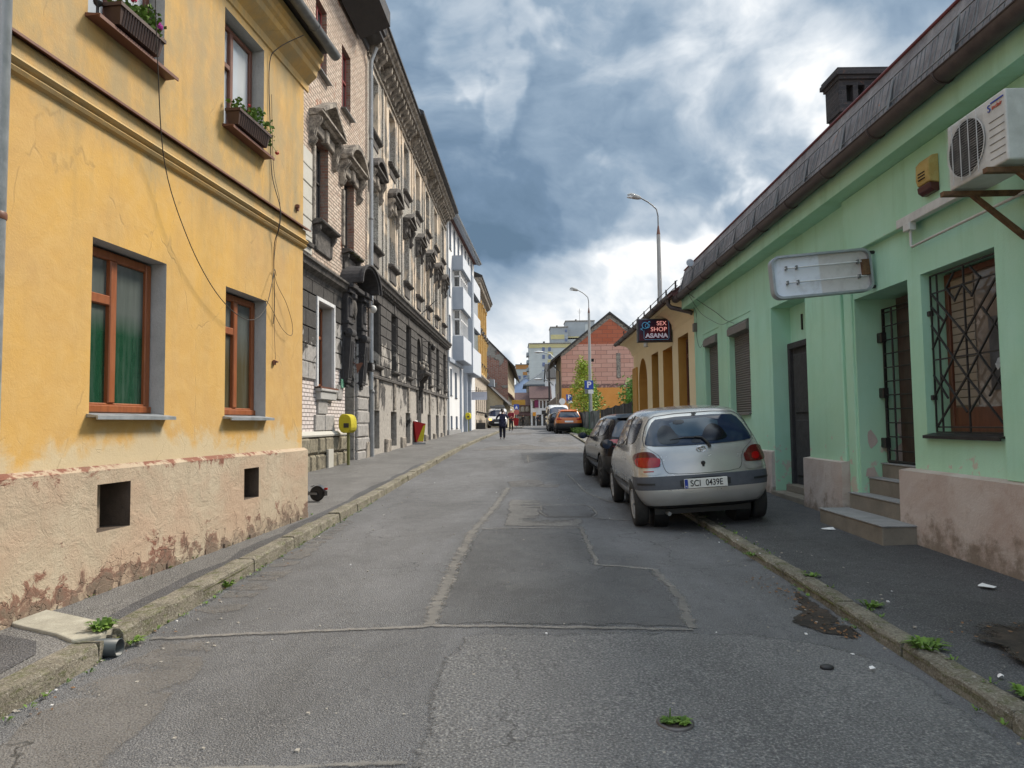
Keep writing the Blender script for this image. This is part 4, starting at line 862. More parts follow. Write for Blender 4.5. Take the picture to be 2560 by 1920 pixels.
b = MB(); b.box(2.93, 3.95, -.25, .4, 0, .42); b.build('door_step', M['step'], rb)
b = MB(); b.rbox(2.42, 2.60, -.085, -.05, 2.52, 2.76, .004); b.build('notice_board', mat('green_notice', color=(.22, .5, .34), rough=.5), rb)
b = MB(); b.tube([(2.95, -.1, 3.35), (2.62, -.5, 3.1)], .012, 6); b.add([(2.60, -.62, 3.20), (2.60, -.42, 3.18), (2.62, -.44, 2.9), (2.66, -.55, 3.22)], [(0, 1, 2), (0, 2, 3), (1, 2, 3)]); b.build('flag_holder', M['brownmetal'], label='small rusty flag holder sticking out left of the black portal', cat='holder', loc=loc_world(rb, (0, 0, 0)), rz=rb.rotation_euler[2])
# round lamp and number lantern at the portal
e = empty('house_number_lamp', loc_world(rb, (4.60, -.28, 3.25)), rb.rotation_euler[2], 'square black house number lamp with figures 18 right of the black portal', 'lamp')
b = MB(); b.rbox(-.16, .16, -.10, .06, -.13, .13, .01); b.box(-.02, .02, .05, .3, -.02, .02); b.build('housing', M['dkmetal'], e)
text_mesh('18', 'figures', mat('number_white', color=(.6, .6, .6)), e, .22, Matrix.Translation((0, -.106, 0)) @ Matrix.Rotation(R(90), 4, 'X'), .003)
e = empty('portal_globe', loc_world(rb, (4.72, -.34, 5.05)), 0, 'white globe lamp behind the right end of the black portal hood', 'lamp')
b = MB(); b.sphere((0, 0, 0), .12, 12); b.build('globe', mat('milk_glass', color=(.55, .55, .53), rough=.3), e); b = MB(); b.tube([(0, 0, .1), (0, .0, .26), (-.2, .0, .3)], .02, 6); b.build('bracket', M['dkmetal'], e)
# zinc downpipe between the two tenements
e = empty('downpipe', loc_world(rb, (5.28, -.14, 0)), rb.rotation_euler[2], 'tall zinc downpipe between the bare brick tenement and the peeling grey one', 'downpipe')
b = MB(); b.tube([(0, 0, 2.6), (0, 0, 13.2), (-.1, -.2, 13.6)], .065, 14)
b.build('pipe', M['zinc'], e)
b = MB(); b.tube([(.1, .02, .35), (.1, .02, 2.5)], .085, 14); b.lathe([(.085, 2.5), (.10, 2.5), (.10, 2.56), (.07, 2.62)], (.1, .02, 0), 14); b.build('cast_iron_foot', mat('grey_painted_iron', f_zinc((.22, .23, .24), (.30, .31, .32))), e)
for z in (8.0, 10.6, 5.7): b = MB(); b.lathe([(.072, z), (.076, z + .01), (.076, z + .05), (.072, z + .06)], n=14); b.build('pipe_clamp', M['zinc_dk'], e)
# ================================================================ 3. grey tenement
G0, G1 = (-4.55, 21.6), (-3.98, 41.97); GW = 20.37
rg = root_of('grey_tenement', G0, G1, 'long four storey tenement with peeling beige plaster above a sooty rusticated ground floor', 'building')
wx = [.42 + 2.97 * k for k in range(7)]; WW = 1.15
ops = []
for k, x in enumerate(wx):
    ops.append((x, x + WW, 11.2, 13.25, .25)); ops.append((x, x + WW, 7.40, 9.45, .27))
    if k == 3: ops.append((9.38, 10.55, 1.0, 5.45, .4, True))
    else: ops.append((x + .2, x + 1.25, 3.50, 5.60, .3)); ops.append((x + .22, x + 1.30, .7, 1.98, .4))
b = MB(); facade(b, 0, GW, 6.0, 14.4, [o for o in ops if o[2] > 6], 0, 0, 1); shell(b, 0, GW, 0, 14.4, 10, 0); b.build('wall', [M['greyup'], M['greyup']], rg)
b = MB(); facade(b, 0, GW, 0, 6.0, [o for o in ops if o[2] < 6], 0, 0, 0); b.build('ground_floor_wall', M['sooty_grey'], rg)
lo = [o for o in ops if o[2] < 6]
b = MB(); rustic(b, 0, GW, [(3.15 + .35 * i, 3.5 + .35 * i) for i in range(8)], [(o[0] - .06, o[1] + .06, o[2] - .3, o[3]) for o in lo if o[2] > 3] + [(9.25, 10.7, 0, 5.55)], .05, wblk=.9)
for o in lo:      # tall keystones above the openings
    if o[2] > 3: b.rbox((o[0] + o[1]) / 2 - .10, (o[0] + o[1]) / 2 + .10, -.08, 0, 5.62, 6.0, .02)
b.build('rusticated_blocks', M['sooty_grey'], rg)
b = MB(); profile_x(b, [(0, 3.02), (-.09, 3.03), (-.10, 3.1), (-.05, 3.14), (0, 3.15)], 0, 9.3); profile_x(b, [(0, 3.02), (-.09, 3.03), (-.10, 3.1), (-.05, 3.14), (0, 3.15)], 10.6, GW); b.build('base_moulding', M['orn_dark'], rg)
b = MB()
for k in range(7):
    xx = wx[k]
    if k != 3: b.rbox(xx + .60, xx + .92, -.07, 0, 2.05, 3.02, .02)
    b.rbox(xx - .9, xx - .1, -.10, 0, .3, 1.0, .04)
b.build('base_blocks', M['orn_grey'], rg)
b = MB(); profile_x(b, [(0, 5.98), (-.08, 6.0), (-.10, 6.08), (-.25, 6.14), (-.28, 6.24), (-.34, 6.28), (-.34, 6.34), (-.06, 6.42), (0, 6.44)], -.25, GW)
for i in range(78): b.rbox(.1 + i * .26, .2 + i * .26, -.20, 0, 6.02, 6.12, .01)
b.build('string_course', M['orn_dark'], rg)
for k, x in enumerate(wx):
    window(rg, x + .02, x + WW - .02, 11.23, 13.2, .2, M['white_frame'] if k < 3 else M['orn_grey'], M['glass_sky'] if k != 1 else M['glass'], 'cross', .06, split=.5, hz=.6)
    apron(rg, x - .08, x + WW + .08, 11.2, M['orn_dark'], .14, .45, False)
    window(rg, x + .02, x + WW - .02, 7.43, 9.4, .22, M['white_frame'] if k < 3 else M['orn_grey'], M['glass_sky'] if k in (0, 1) else M['glass'], 'cross', .06, split=.5, hz=.6)
    apron(rg, x - .10, x + WW + .10, 7.38, M['orn_dark'], .18, .62, False)
    pediment(rg, x - .30, x + WW + .30, 9.78, ('arc', 'arc', 'tri', 'tri', 'tri', 'arc', 'arc')[k], M['orn_dark'], .30, .42, m2=M['orn_grey'] if k < 2 else M['orn_dark'])
    if k != 3:
        window(rg, x + .22, x + 1.23, 3.53, 5.55, .25, M['white_frame'] if k < 2 else M['dkmetal'], M['glass'], 'cross', .06, split=.5, hz=.6)
        apron(rg, x + .14, x + 1.31, 3.48, M['orn_dark'], .16, .4, False)
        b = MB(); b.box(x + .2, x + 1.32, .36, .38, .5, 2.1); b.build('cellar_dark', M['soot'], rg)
        if k < 3:
            b = MB()
            for j in range(6): b.box(x + .22, x + 1.28, .12, .14, .95 + j * .2, .965 + j * .2)
            b.build('cellar_bars', M['dkmetal'], rg)
b = MB(); 
for k in range(6):
    xx = (wx[k] + WW + wx[k + 1]) / 2; b.rbox(xx - .32, xx - .26, -.05, 0, 6.45, 13.4, .01); b.rbox(xx + .26, xx + .32, -.05, 0, 6.45, 13.4, .01)
b.build('lesenes', M['greyup'], rg)
b = MB(); profile_x(b, [(0, 13.42), (-.06, 13.44), (-.07, 13.52), (0, 13.56)], 0, GW); b.build('frieze_moulding', M['orn_grey'], rg)
b = MB(); profile_x(b, [(0, 13.95), (-.10, 13.98), (-.12, 14.08), (-.45, 14.14), (-.48, 14.24), (-.58, 14.3), (-.62, 14.38), (0, 14.45)], 0, GW)
i = 0
while i < 44:
    if random.random() < .8:
        xx = .2 + i * .46; profile_x(b, [(0, 13.6), (-.12, 13.62), (-.16, 13.75), (-.38, 13.92), (-.40, 14.1), (0, 14.1)], xx, xx + .16 + random.uniform(0, .05))
    i += 1
b.build('cornice', M['orn_grey'], rg)
b = MB(); profile_x(b, [(-.55, 14.38), (-.68, 14.42), (-.68, 14.50), (5, 17.5), (10, 14.6), (10, 14.4)], -.1, 6.6); profile_x(b, [(-.60, 14.45), (-.80, 14.50), (-.80, 14.64), (5, 17.6), (10, 14.8), (10, 14.4)], 6.6, GW); b.build('roof', M['dkmetal'], rg)
# second doorway with bracketed canopy
b = MB(); b.box(9.40, 10.53, .34, .38, 1.0, 3.75); b.rbox(9.93, 9.99, .30, .34, 1.0, 3.7, .01); b.build('door', mat('black_door', f_wood((.012, .010, .010), (.022, .018, .016))), rg)
b = MB(); profile_x(b, [(0, 3.95), (-.42, 3.92), (-.46, 3.84), (-.42, 3.78), (-.1, 3.70), (0, 3.66)], 9.15, 10.80); b.build('door_canopy', M['orn_dark'], rg)
for xc in (9.28, 10.66): b = MB(); profile_x(b, [(0, 3.75), (-.34, 3.74), (-.30, 3.6), (-.12, 3.4), (-.14, 3.2), (0, 3.1)], xc - .08, xc + .08); b.rbox(xc - .06, xc + .06, -.07, 0, 2.0, 3.1, .02); b.build('door_bracket', M['orn_dark'], rg)
b = MB(); b.box(9.4, 10.55, .35, .37, 4.0, 5.5); b.build('fanlight', M['glass'], rg)
b = MB()
for xc in (9.35, 10.5):
    b.sphere((xc, -.25, 4.08), .13, 8); b.sphere((xc, -.28, 4.26), .08, 8); b.tube([(xc, -.25, 4.1), (xc + .12, -.15, 4.2), (xc + .1, -.1, 4.35)], .03, 6)
    b.build('stone_finial', M['orn_grey'], rg); b = MB()
e = empty('wall_lantern', loc_world(rg, (11.1, -.5, 5.15)), rg.rotation_euler[2], 'dark wall lantern on an iron arm right of the second arched doorway', 'lamp')
b = MB(); b.lathe([(.02, .16), (.10, .10), (.11, .06), (.08, -.12), (.03, -.16)], n=10); b.build('lantern_head', M['dkmetal'], e); b = MB(); b.tube([(0, 0, .12), (-.1, .1, .3), (-.2, .5, .25)], .018, 6); b.build('arm', M['dkmetal'], e)
b = MB(); b.tube([(9.9, -.1, 6.55), (10.4, -.75, 7.3)], .02, 6); b.build('flag_pole', M['dkmetal'], label='bare flag pole leaning out above the second arched doorway', cat='pole', loc=loc_world(rg, (0, 0, 0)), rz=rg.rotation_euler[2])
cable('facade_cable', [(4.55, -.72, 14.5), (4.5, -.4, 13.9), (4.48, -.06, 13.2), (4.5, -.06, 10.0), (4.52, -.06, 7.2), (4.5, -.36, 6.3)], .012, M['cable_dk'], 'thin dark cable running down the peeling grey tenement between its second and third windows', rg)
cable('facade_cable', [(0.2, -.10, 13.6), (5, -.10, 13.4), (10, -.10, 13.45), (20, -.10, 13.4)], .014, M['cable_dk'], 'dark cable running along the grey tenement above its top windows', rg)
# ================================================================ right side
def f_green(t):
    o = t.obj(); s = t.sep(o); n = t.noise(t.vmul(o, (1, 1, .7)), .8, 7, .62, .4); m_ = t.noise(o, 5, 7, .68); f = t.noise(o, 55, 4, .7); st = t.noise(t.vmul(o, (2.6, 1, .3)), 1.4, 6, .7)
    c = t.mix(t.rng(n, .35, .65), (.355, .63, .465), (.42, .69, .545)); c = t.mix(t.rng(m_, .45, .75, 0, .35), c, (.46, .69, .55))
    c = t.mix(t.rng(t.noise(t.vmul(o, (.5, 1, 1)), .5, 4), .4, .65, 0, .6), c, (.42, .62, .40)); c = t.mix(t.mul(t.rng(st, .50, .72, 0, .38), t.rng(s[2], .8, 3.8, .35, 1)), c, (.22, .40, .22)); c = t.mix(t.rng(t.noise(t.vmul(o, (1, 1, .8)), 9, 8, .8), .66, .74, 0, .5), c, (.16, .28, .20))
    pe = t.math('ADD', t.rng(s[2], 1.55, .95, 0, .16), t.mul(m_, .85)); c = t.mix(t.rng(pe, .615, .63, 0, .9), c, (.52, .46, .38))
    return dict(color=c, rough=.88, bump=t.math('ADD', t.mul(f, .35), m_), bs=.3, bd=.02)
M['green'] = mat('mint_green_plaster', f_green)
def f_gplinth(t):
    o = t.obj(); s = t.sep(o); n = t.noise(o, 1.6, 8, .66, .6); m_ = t.noise(o, 6, 8, .7); f = t.noise(o, 55, 4, .7)
    c = t.mix(t.rng(n, .35, .65), (.44, .34, .295), (.56, .49, .45)); c = t.mix(t.rng(m_, .55, .75, 0, .5), c, (.34, .22, .16))
    c = t.mix(t.rng(t.math('ADD', t.rng(s[2], .75, .2, 0, .42), m_), .64, .95, 0, .8, True), c, (.17, .13, .095))
    return dict(color=c, rough=.92, bump=t.math('ADD', t.mul(f, .35), m_), bs=.5, bd=.025)
M['gplinth'] = mat('pink_grey_plinth', f_gplinth)
P0, P1 = (4.4125, 16.5), (4.0, 0)
rgn = root_of('green_building', P0, P1, 'long single storey mint green shop building on the right with shuttered windows and stepped doorway', 'building')
GL = 17.6
gops = [(.95, 2.0, 1.72, 3.36, .16), (2.85, 4.10, 1.62, 3.36, .16), (5.24, 6.75, .0, 3.34, .34), (8.13, 9.32, .0, 2.96, .95), (9.56, 10.68, 1.33, 2.96, .30), (12.6, 14.0, 1.33, 2.96, .3)]
b = MB(); facade(b, 0, GL, 0, 4.5, gops, 0, 0, 0); shell(b, 0, GL, 0, 4.9, 9, 0); b.build('wall', M['green'], rgn)
b = MB(); b.rbox(8.05, GL, -.075, 0, 3.50, 4.2, .01); b.build('upper_wall_band', M['green'], rgn)
b = MB(); b.rbox(6.75, 7.86, -.05, 0, .94, 3.42, .01); b.build('pier', M['green'], rgn)
b = MB(); b.rbox(7.90, 8.10, -.03, 0, .40, 3.5, .01); b.build('pilaster', M['green'], rgn)
b = MB(); b.rbox(10.76, 12.3, -.05, 0, .97, 3.5, .01); b.build('wall_panel', M['green'], rgn)
b = MB(); profile_x(b, [(0, 4.20), (-.28, 4.20), (-.28, 4.44), (0, 4.5)], -.02, GL); b.build('cornice', M['green'], rgn)
def plinthbox(x0, x1, ztop=.97, o=.13):
    b = MB(); n = max(1, int((x1 - x0) / .25)); 
    for i in range(n):
        a, c = x0 + (x1 - x0) * i / n, x0 + (x1 - x0) * (i + 1) / n
        b.add([(a, -o, 0), (c, -o, 0), (c, -o + .01, ztop - .02), (a, -o + .01, ztop - .02), (a, .01, ztop), (c, .01, ztop)], [(0, 1, 2, 3), (3, 2, 5, 4)])
    for x in (x0, x1): b.add([(x, -o, 0), (x, -o + .01, ztop - .02), (x, .01, ztop), (x, .01, 0)], [(0, 1, 2, 3)])
    return b.build('plinth', M['gplinth'], rgn)
plinthbox(0, 5.2, 1.0, .06); plinthbox(6.68, 7.88, .98, .13); plinthbox(9.20, GL, .98, .12)
def f_shutter(t):
    o = t.obj(); s = t.sep(o); k = t.math('PINGPONG', t.mul(s[2], 1.0), .0225); n = t.noise(o, 8, 5, .6)
    return dict(color=t.mix(t.rng(k, 0, .006), (.02, .018, .016), t.mix(n, (.10, .088, .078), (.15, .13, .115))), rough=.55, bump=t.rng(k, 0, .02), bs=1, bd=.012)
M['shutter'] = mat('roller_shutter', f_shutter); M['taupe'] = mat('shutter_box_metal', f_zinc((.12, .11, .10), (.17, .155, .14)))
for o in gops[:2]:
    b = MB(); b.box(o[0] + .02, o[1] - .02, .10, .13, o[2] + .03, o[3] - .1); w_ = b.build('window_shutter', M['shutter'], rgn)
    b = MB(); profile_x(b, [(.12, o[3] - .02), (-.02, o[3] - .02), (-.05, o[3] - .07), (-.05, o[3] - .19), (.12, o[3] - .22)], o[0] + .02, o[1] - .02); b.build('shutter_box', M['taupe'], w_)
    sill(rgn, o[0] + .02, o[1] - .02, o[2] + .02, M['taupe'], .05, .03, .01)
    b = MB(); b.rbox(o[0] - .12, o[0] - .10, -.012, 0, o[2], o[3] + .1, .004); b.rbox(o[0] - .12, o[1] + .1, -.012, 0, o[3] + .1, o[3] + .12, .004); b.build('niche_edge', M['green'], rgn)
# first doorway
b = MB(); b.box(5.24, 6.75, .31, .34, 2.74, 3.34); b.box(6.35, 6.75, .31, .34, 0, 2.74); b.build('door_surround', M['green'], rgn)
b = MB(); b.rbox(5.25, 5.33, .24, .32, .45, 2.74, .01); b.rbox(6.27, 6.35, .24, .32, .45, 2.74, .01); b.rbox(5.33, 6.27, .24, .32, 2.64, 2.74, .01); b.box(5.33, 6.27, .30, .33, .45, 2.64); b.rbox(5.40, 6.2, .275, .30, .6, 1.5, .02); b.rbox(5.40, 6.2, .275, .30, 1.6, 2.55, .02); b.build('door', M['sootblack'], rgn)
b = MB(); b.box(5.26, 6.73, -.10, .33, 0, .36); b.box(5.33, 6.7, .12, .33, .36, .47); b.build('door_step', M['step'], rgn, bevel=.01)
text_mesh('1', 'house_number', M['dkmetal'], rgn, .36, Matrix.Translation((5.75, .30, 3.02)) @ Matrix.Rotation(R(90), 4, 'X'), .012)
# second doorway with steps and barred gate
e = empty('stone_steps', loc_world(rgn, (8.75, 0, .12)), rgn.rotation_euler[2], 'worn concrete steps leading up into the green doorway beside the silver car', 'steps')
def stp(x0, x1, y0, y1, z0, z1):
    b = MB(); b.box(x0 - 8.75, x1 - 8.75, y0, y1, z0 - .12, z1 - .135, 0); o = b.build('step', M['step'], e, bevel=.012)
    b = MB(); b.box(x0 - 8.76, x1 - 8.74, y0 - .008, y1, z1 - .135, z1 - .12, 0); b.build('tread', M['step_top'], o, bevel=.004)
stp(8.0, 9.50, -.46, -.10, 0, .42); stp(8.02, 9.42, -.10, .08, 0, .61); stp(8.15, 9.30, .08, .24, 0, .80); stp(8.15, 9.30, .24, .94, 0, .97)
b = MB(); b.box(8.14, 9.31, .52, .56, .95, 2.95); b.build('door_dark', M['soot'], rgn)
e = empty('barred_gate', loc_world(rgn, (8.16, .30, .97)), rgn.rotation_euler[2], 'black barred metal gate standing in the stepped green doorway', 'gate')
b = MB(); b.tube([(.05, 0, .02), (.05, 0, 1.85), (1.1, .05, 1.85), (1.1, .05, .02), (.05, 0, .02)], .02, 6); b.tube([(.62, .03, .02), (.62, .03, 1.85)], .015, 6); b.tube([(.22, .01, .02), (.22, .01, 1.85)], .012, 6); b.build('gate_frame', M['dkmetal'], e)
for i in range(11): b = MB(); b.tube([(.05, -.01, .15 + i * .165), (1.1, .04, .15 + i * .165)], .008, 5); b.build('bar', M['dkmetal'], e)
b = MB(); b.box(.24, 1.12, .06, .09, 0, 1.95); b.build('inner_door', mat('brown_black_door', f_wood((.03, .016, .012), (.05, .026, .018))), e)
for z in (.18, .78, 1.45): b = MB(); b.rbox(-.03, .07, -.05, .02, z, z + .12, .01); b.build('hinge', M['dkmetal'], e)
M['sticker_r'] = mat('red_sticker', color=(.5, .05, .03)); M['sticker_y'] = mat('yellow_sticker', color=(.6, .42, .05))
b = MB(); b.box(.70, .88, -.004, .002, 1.22, 1.48); q = b.build('sticker', M['sticker_y'], e); b = MB(); b.box(.70, .88, -.007, -.004, 1.22, 1.25); b.box(.73, .85, -.007, -.004, 1.28, 1.40); b.build('sticker_print', M['dkmetal'], q); b = MB(); b.box(.70, .88, -.0065, -.004, 1.44, 1.48); b.build('sticker_band', M['sticker_r'], q)
# patches of fallen plaster in the reveal of the doorway
for (y, z, s_) in ((.55, 1.35, 1.0), (.15, 1.25, .6), (.5, 1.05, .9), (.12, .85, .5)):
    b = MB(); n = 14; b.add([(0, y + .12 * s_ * math.cos(6.28 * k / n) * random.uniform(.6, 1.2), z + .18 * s_ * math.sin(6.28 * k / n) * random.uniform(.6, 1.2)) for k in range(n)], [tuple(range(n))]); b.xform(Matrix.Translation((8.134, 0, 0))); b.build('bare_plaster', M['gplinth'], rgn)
# barred window
M['curtain2'] = glass('boarded_glass', (.16, .125, .10), (.24, .20, .165), .9)
w_ = window(rgn, 9.58, 10.66, 1.36, 2.94, .22, M['wood_dk'], M['curtain2'], 'none', .06)
b = MB()
for i in range(16): b.rbox(9.66, 10.0, .235, .246, 1.62 + i * .078, 1.69 + i * .078, .004)
b.build('blind_slats', mat('blind', color=(.27, .225, .18), rough=.6), w_)
b = MB(); b.box(9.64, 10.6, .236, .247, 1.42, 1.60); b.build('lower_board', M['wood_dk'], w_)
b = MB(); b.box(10.2, 10.62, .236, .246, 1.75, 2.42); q = b.build('torn_poster', mat('dark_poster', f_zinc((.04, .04, .045), (.09, .09, .1))), w_)
b = MB()
for i in range(9):
    cx, cz, r = random.uniform(10.28, 10.58), random.uniform(1.85, 2.3), random.uniform(.015, .06); n = 7
    b.add([(cx + r * math.cos(6.28 * k / n) * random.uniform(.4, 1.2), .2345, cz + r * math.sin(6.28 * k / n) * random.uniform(.4, 1.2)) for k in range(n)], [tuple(range(n))])
b.build('torn_paper', M['curtain'], q)
e = empty('window_grille', loc_world(rgn, (10.12, .08, 1.33)), rgn.rotation_euler[2], 'black iron grille of diagonal bars over the brown window by the air conditioner', 'grille')
b = MB(); W2 = .53
def flat(p, q, w_=.010, d=.012): 
    b.tube([p, q], w_, 4, smooth=False)
for p, q in (((-W2, 0, .03), (-W2, 0, 1.6)), ((W2, 0, .03), (W2, 0, 1.6)), ((-W2, 0, .03), (W2, 0, .03)), ((-W2, 0, 1.42), (W2, 0, 1.42)), ((0, 0, .03), (0, 0, 1.6)), ((-W2, 0, .75), (W2, 0, .75)), ((-.42, 0, .03), (-.42, 0, 1.6)), ((-W2, 0, 1.6), (W2, 0, 1.6)), ((-W2, 0, .08), (W2, 0, .08))): flat(p, q)
b.build('grille_frame', M['dkmetal'], e)
b = MB()
def seg(x0, z0, x1, z1):
    flat((x0, -.012, z0), (x1, -.012, z1), .011)
for s_ in (-1, 1):
    seg(0, .95, s_ * .50, 1.42); seg(0, .95, s_ * .52, .38); seg(0, .55, s_ * .52, 1.10); seg(0, .55, s_ * .50, .08); seg(s_ * .02, .22, s_ * .40, .60)
    seg(s_ * .52, 1.30, s_ * .30, 1.10); seg(s_ * .52, .86, s_ * .26, 1.16); seg(s_ * .30, .36, s_ * .52, .60); seg(s_ * .12, 1.28, s_ * .26, 1.44); seg(s_ * .12, 1.56, s_ * .26, 1.42); seg(0, 1.42, s_ * .13, 1.29)
b.build('diagonal_bars', M['dkmetal'], e)
for s_ in (-1, 1):
    for z in (.35, 1.2): b = MB(); b.rbox(s_ * .56 - .03, s_ * .56 + .03, -.03, .02, z, z + .05, .005); b.build('wall_anchor', M['dkmetal'], e)
sill(rgn, 9.56, 10.70, 1.34, M['dkmetal'], .05, .03, .0)
window(rgn, 12.62, 13.98, 1.36, 2.94, .2, M['wood_dk'], M['glass'], 'mid')
# gutter, steep sheet metal roof edge with a snow guard, red ridge cap
def halfpipe(b, x0, x1, yc, zc, r, n=10):
    arc = [(yc + r * math.cos(math.pi + math.pi * k / n), zc + r * math.sin(math.pi + math.pi * k / n)) for k in range(n + 1)]; vs = []
    for xx in (x0, x1): vs += [(xx, p[0], p[1]) for p in arc]
    b.add(vs, [(k, k + 1, n + 2 + k, n + 1 + k) for k in range(n)], 0, True)
    b.tube([(x0, yc - r, zc), (x1, yc - r, zc)], .01, 6)
M['gutter_brown'] = mat('brown_gutter', f_zinc((.055, .04, .04), (.10, .078, .075)), metal=.2)
b = MB(); halfpipe(b, -.15, GL, -.40, 4.47, .095)
for x in [.4 + 1.15 * i for i in range(15)]: b.tube([(x, -.40 + .10 * math.cos(a), 4.47 + .10 * math.sin(a)) for a in [math.pi + math.pi * k / 8 for k in range(9)]], .011, 6)
b.build('gutter', M['gutter_brown'], rgn)
def f_roofsheet(t):
    o = t.obj(); s = t.sep(o); n = t.noise(o, 3.5, 8, .72, .6); f = t.noise(t.vmul(o, (3, 1, .8)), 9, 6, .7); k = t.math('PINGPONG', s[0], .055)
    c = t.mix(t.rng(n, .35, .65), (.13, .115, .12), (.26, .245, .25)); c = t.mix(t.rng(f, .55, .72, 0, .5), c, (.06, .05, .05)); c = t.mix(t.rng(n, .66, .70, 0, .8), c, (.30, .13, .07))
    return dict(color=c, rough=.75, bump=t.math('ADD', n, t.mul(k, 5)), bs=.5, bd=.03)
M['roofsheet'] = mat('grey_roof_sheet', f_roofsheet)
b = MB(); profile_x(b, [(-.34, 4.45), (-.38, 4.50), (-.18, 5.15), (4.4, 7.5), (9, 5.4), (9, 4.9), (0, 4.5)], -.05, GL); b.build('roof', M['roofsheet'], rgn)
b = MB(); b.tube([(-.07, -.185, 5.162), (GL, -.185, 5.162)], .018, 8); profile_x(b, [(-.17, 5.165), (4.4, 7.53), (4.4, 7.50), (-.16, 5.1)], -.09, -.05); b.build('roof_edge_cap', mat('dark_red_cap', f_zinc((.12, .025, .03), (.18, .04, .045))), rgn)
def rs(z): return -.38 + .2 * (z - 4.5) / .74      # surface of the steep edge
e = empty('snow_guard', loc_world(rgn, (8, -.40, 4.6)), rgn.rotation_euler[2], 'long wire snow guard along the grey roof edge of the green building', 'snow guard')
b = MB(); x = .1
while x < 15.5:
    wz = random.uniform(-.02, .02); b.tube([(x - 8, .40 + rs(4.6) - .035, -.05), (x - 8 + random.uniform(-.02, .02), .40 + rs(4.95) - .04 + wz, .32)], .005, 4); x += .085 if int(x) % 4 else .17
b.tube([(-7.9, .40 + rs(4.92) - .05, .31), (7.6, .40 + rs(4.92) - .05, .31)], .007, 5); b.tube([(-7.9, .40 + rs(4.65) - .05, .02), (7.6, .40 + rs(4.65) - .05, .02)], .007, 5)
b.build('mesh', M['zinc_dk'], e)
for i in range(15):
    x = -7.6 + i * 1.05; b = MB(); b.add([(x - .03, .40 + rs(4.6) - .06, -.04), (x + .03, .40 + rs(4.6) - .06, -.04), (x + .012, .40 + rs(4.9) - .06, .30), (x - .012, .40 + rs(4.9) - .06, .30), (x, .40 + rs(4.6), .02)], [(0, 1, 2, 3), (0, 4, 3), (1, 4, 2)]); b.build('bracket', M['zinc_dk'], e)
# black brick chimney
def f_blackbrick(t):
    o = t.obj(); s = t.sep(o); v = t.comb(t.math('ADD', s[0], s[1]), s[2], 0.0); c, f = t.brick(v, (.022, .020, .022), (.045, .038, .038), (.05, .043, .042), .25, .075, .008); n = t.noise(o, 9, 6, .7)
    c = t.mix(t.rng(n, .62, .68, 0, .8), c, (.13, .06, .04)); return dict(color=c, rough=.85, bump=t.math('ADD', t.mul(f, -1), n), bs=.8, bd=.02)
M['blackbrick'] = mat('tarred_brick', f_blackbrick)
e = empty('chimney', (5.86, 11.2, 5.30), R(0), 'black tarred brick chimney with four vent holes above the green building roof', 'chimney')
b = MB(); b.box(-.42, .42, -.20, .22, 0, 1.22); b.build('shaft', M['blackbrick'], e)
b = MB(); ho = [(-.33 + i * .19, -.22 + i * .19, 1.38, 1.66, .12) for i in range(4)]
facade(b, -.45, .45, 1.22, 1.75, ho, -.23, 0); b.quad((-.45, -.23, 1.22), (-.45, .25, 1.22), (-.45, .25, 1.75), (-.45, -.23, 1.75)); b.quad((.45, -.23, 1.22), (.45, .25, 1.22), (.45, .25, 1.75), (.45, -.23, 1.75)); b.quad((-.45, .25, 1.22), (.45, .25, 1.22), (.45, .25, 1.75), (-.45, .25, 1.75)); b.quad((-.45, -.23, 1.22), (.45, -.23, 1.22), (.45, .25, 1.22), (-.45, .25, 1.22))
b.build('vent_head', M['blackbrick'], e)
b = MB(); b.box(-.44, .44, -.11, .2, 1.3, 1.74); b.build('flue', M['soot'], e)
for (k, z0, z1) in ((.47, 1.75, 1.81), (.51, 1.81, 1.88), (.49, 1.88, 1.93)): b = MB(); b.box(-k, k, -.22 - (k - .42), .24 + (k - .42), z0, z1); b.build('cap_course', M['blackbrick'], e)
# air conditioner on rusty brackets
e = empty('air_conditioner', loc_world(rgn, (11.41, -.46, 3.32)), rgn.rotation_euler[2], 'dirty white air conditioner unit mounted on the green wall beside the alarm box', 'air conditioner')
M['acwhite'] = mat('dirty_white_metal', f_zinc((.46, .46, .45), (.60, .60, .59)), rough=.5); M['rust'] = mat('rusty_steel', f_concrete((.07, .035, .02), (.19, .105, .05), 14))
b = MB(); b.box(-.34, .34, -.13, .15, 0, .52); b.build('casing', M['acwhite'], e, bevel=.012)
b = MB(); n = 26; b.lathe([(.215, 0), (.215, .004)], (-.10, -.137, .26), n, 'y'); b.build('fan_opening', M['soot'], e)
b = MB()
for k in range(5):
    a = 6.283 * k / 5; b.add([(-.10 + .04 * math.cos(a), -.1385, .26 + .04 * math.sin(a)), (-.10 + .19 * math.cos(a - .25), -.1385, .26 + .19 * math.sin(a - .25)), (-.10 + .19 * math.cos(a + .35), -.141, .26 + .19 * math.sin(a + .35)), (-.10 + .05 * math.cos(a + .6), -.141, .26 + .05 * math.sin(a + .6))], [(0, 1, 2, 3)])
b.build('fan', M['dkmetal'], e)
b = MB()
for i in range(24):
    z = .03 + i * .020; b.box(-.33, .125, -.148, -.146, z, z + .0018)
for i in range(4): b.box(-.25 + i * .1, -.246 + i * .1, -.155, -.150, .02, .5)
b.lathe([(.218, 0), (.222, -.006), (.226, 0)], (-.10, -.143, .26), 26, 'y', cap=False); b.build('fan_grille', M['acwhite'], e)
b = MB()
for i in range(6): b.box(.16, .32, -.1335, -.130, .06 + i * .055, .064 + i * .055)
b.build('vent_lines', M['zinc_dk'], e)
M['logo_r'] = mat('logo_red', color=(.5, .12, .08)); M['logo_b'] = mat('logo_blue', color=(.02, .05, .32))
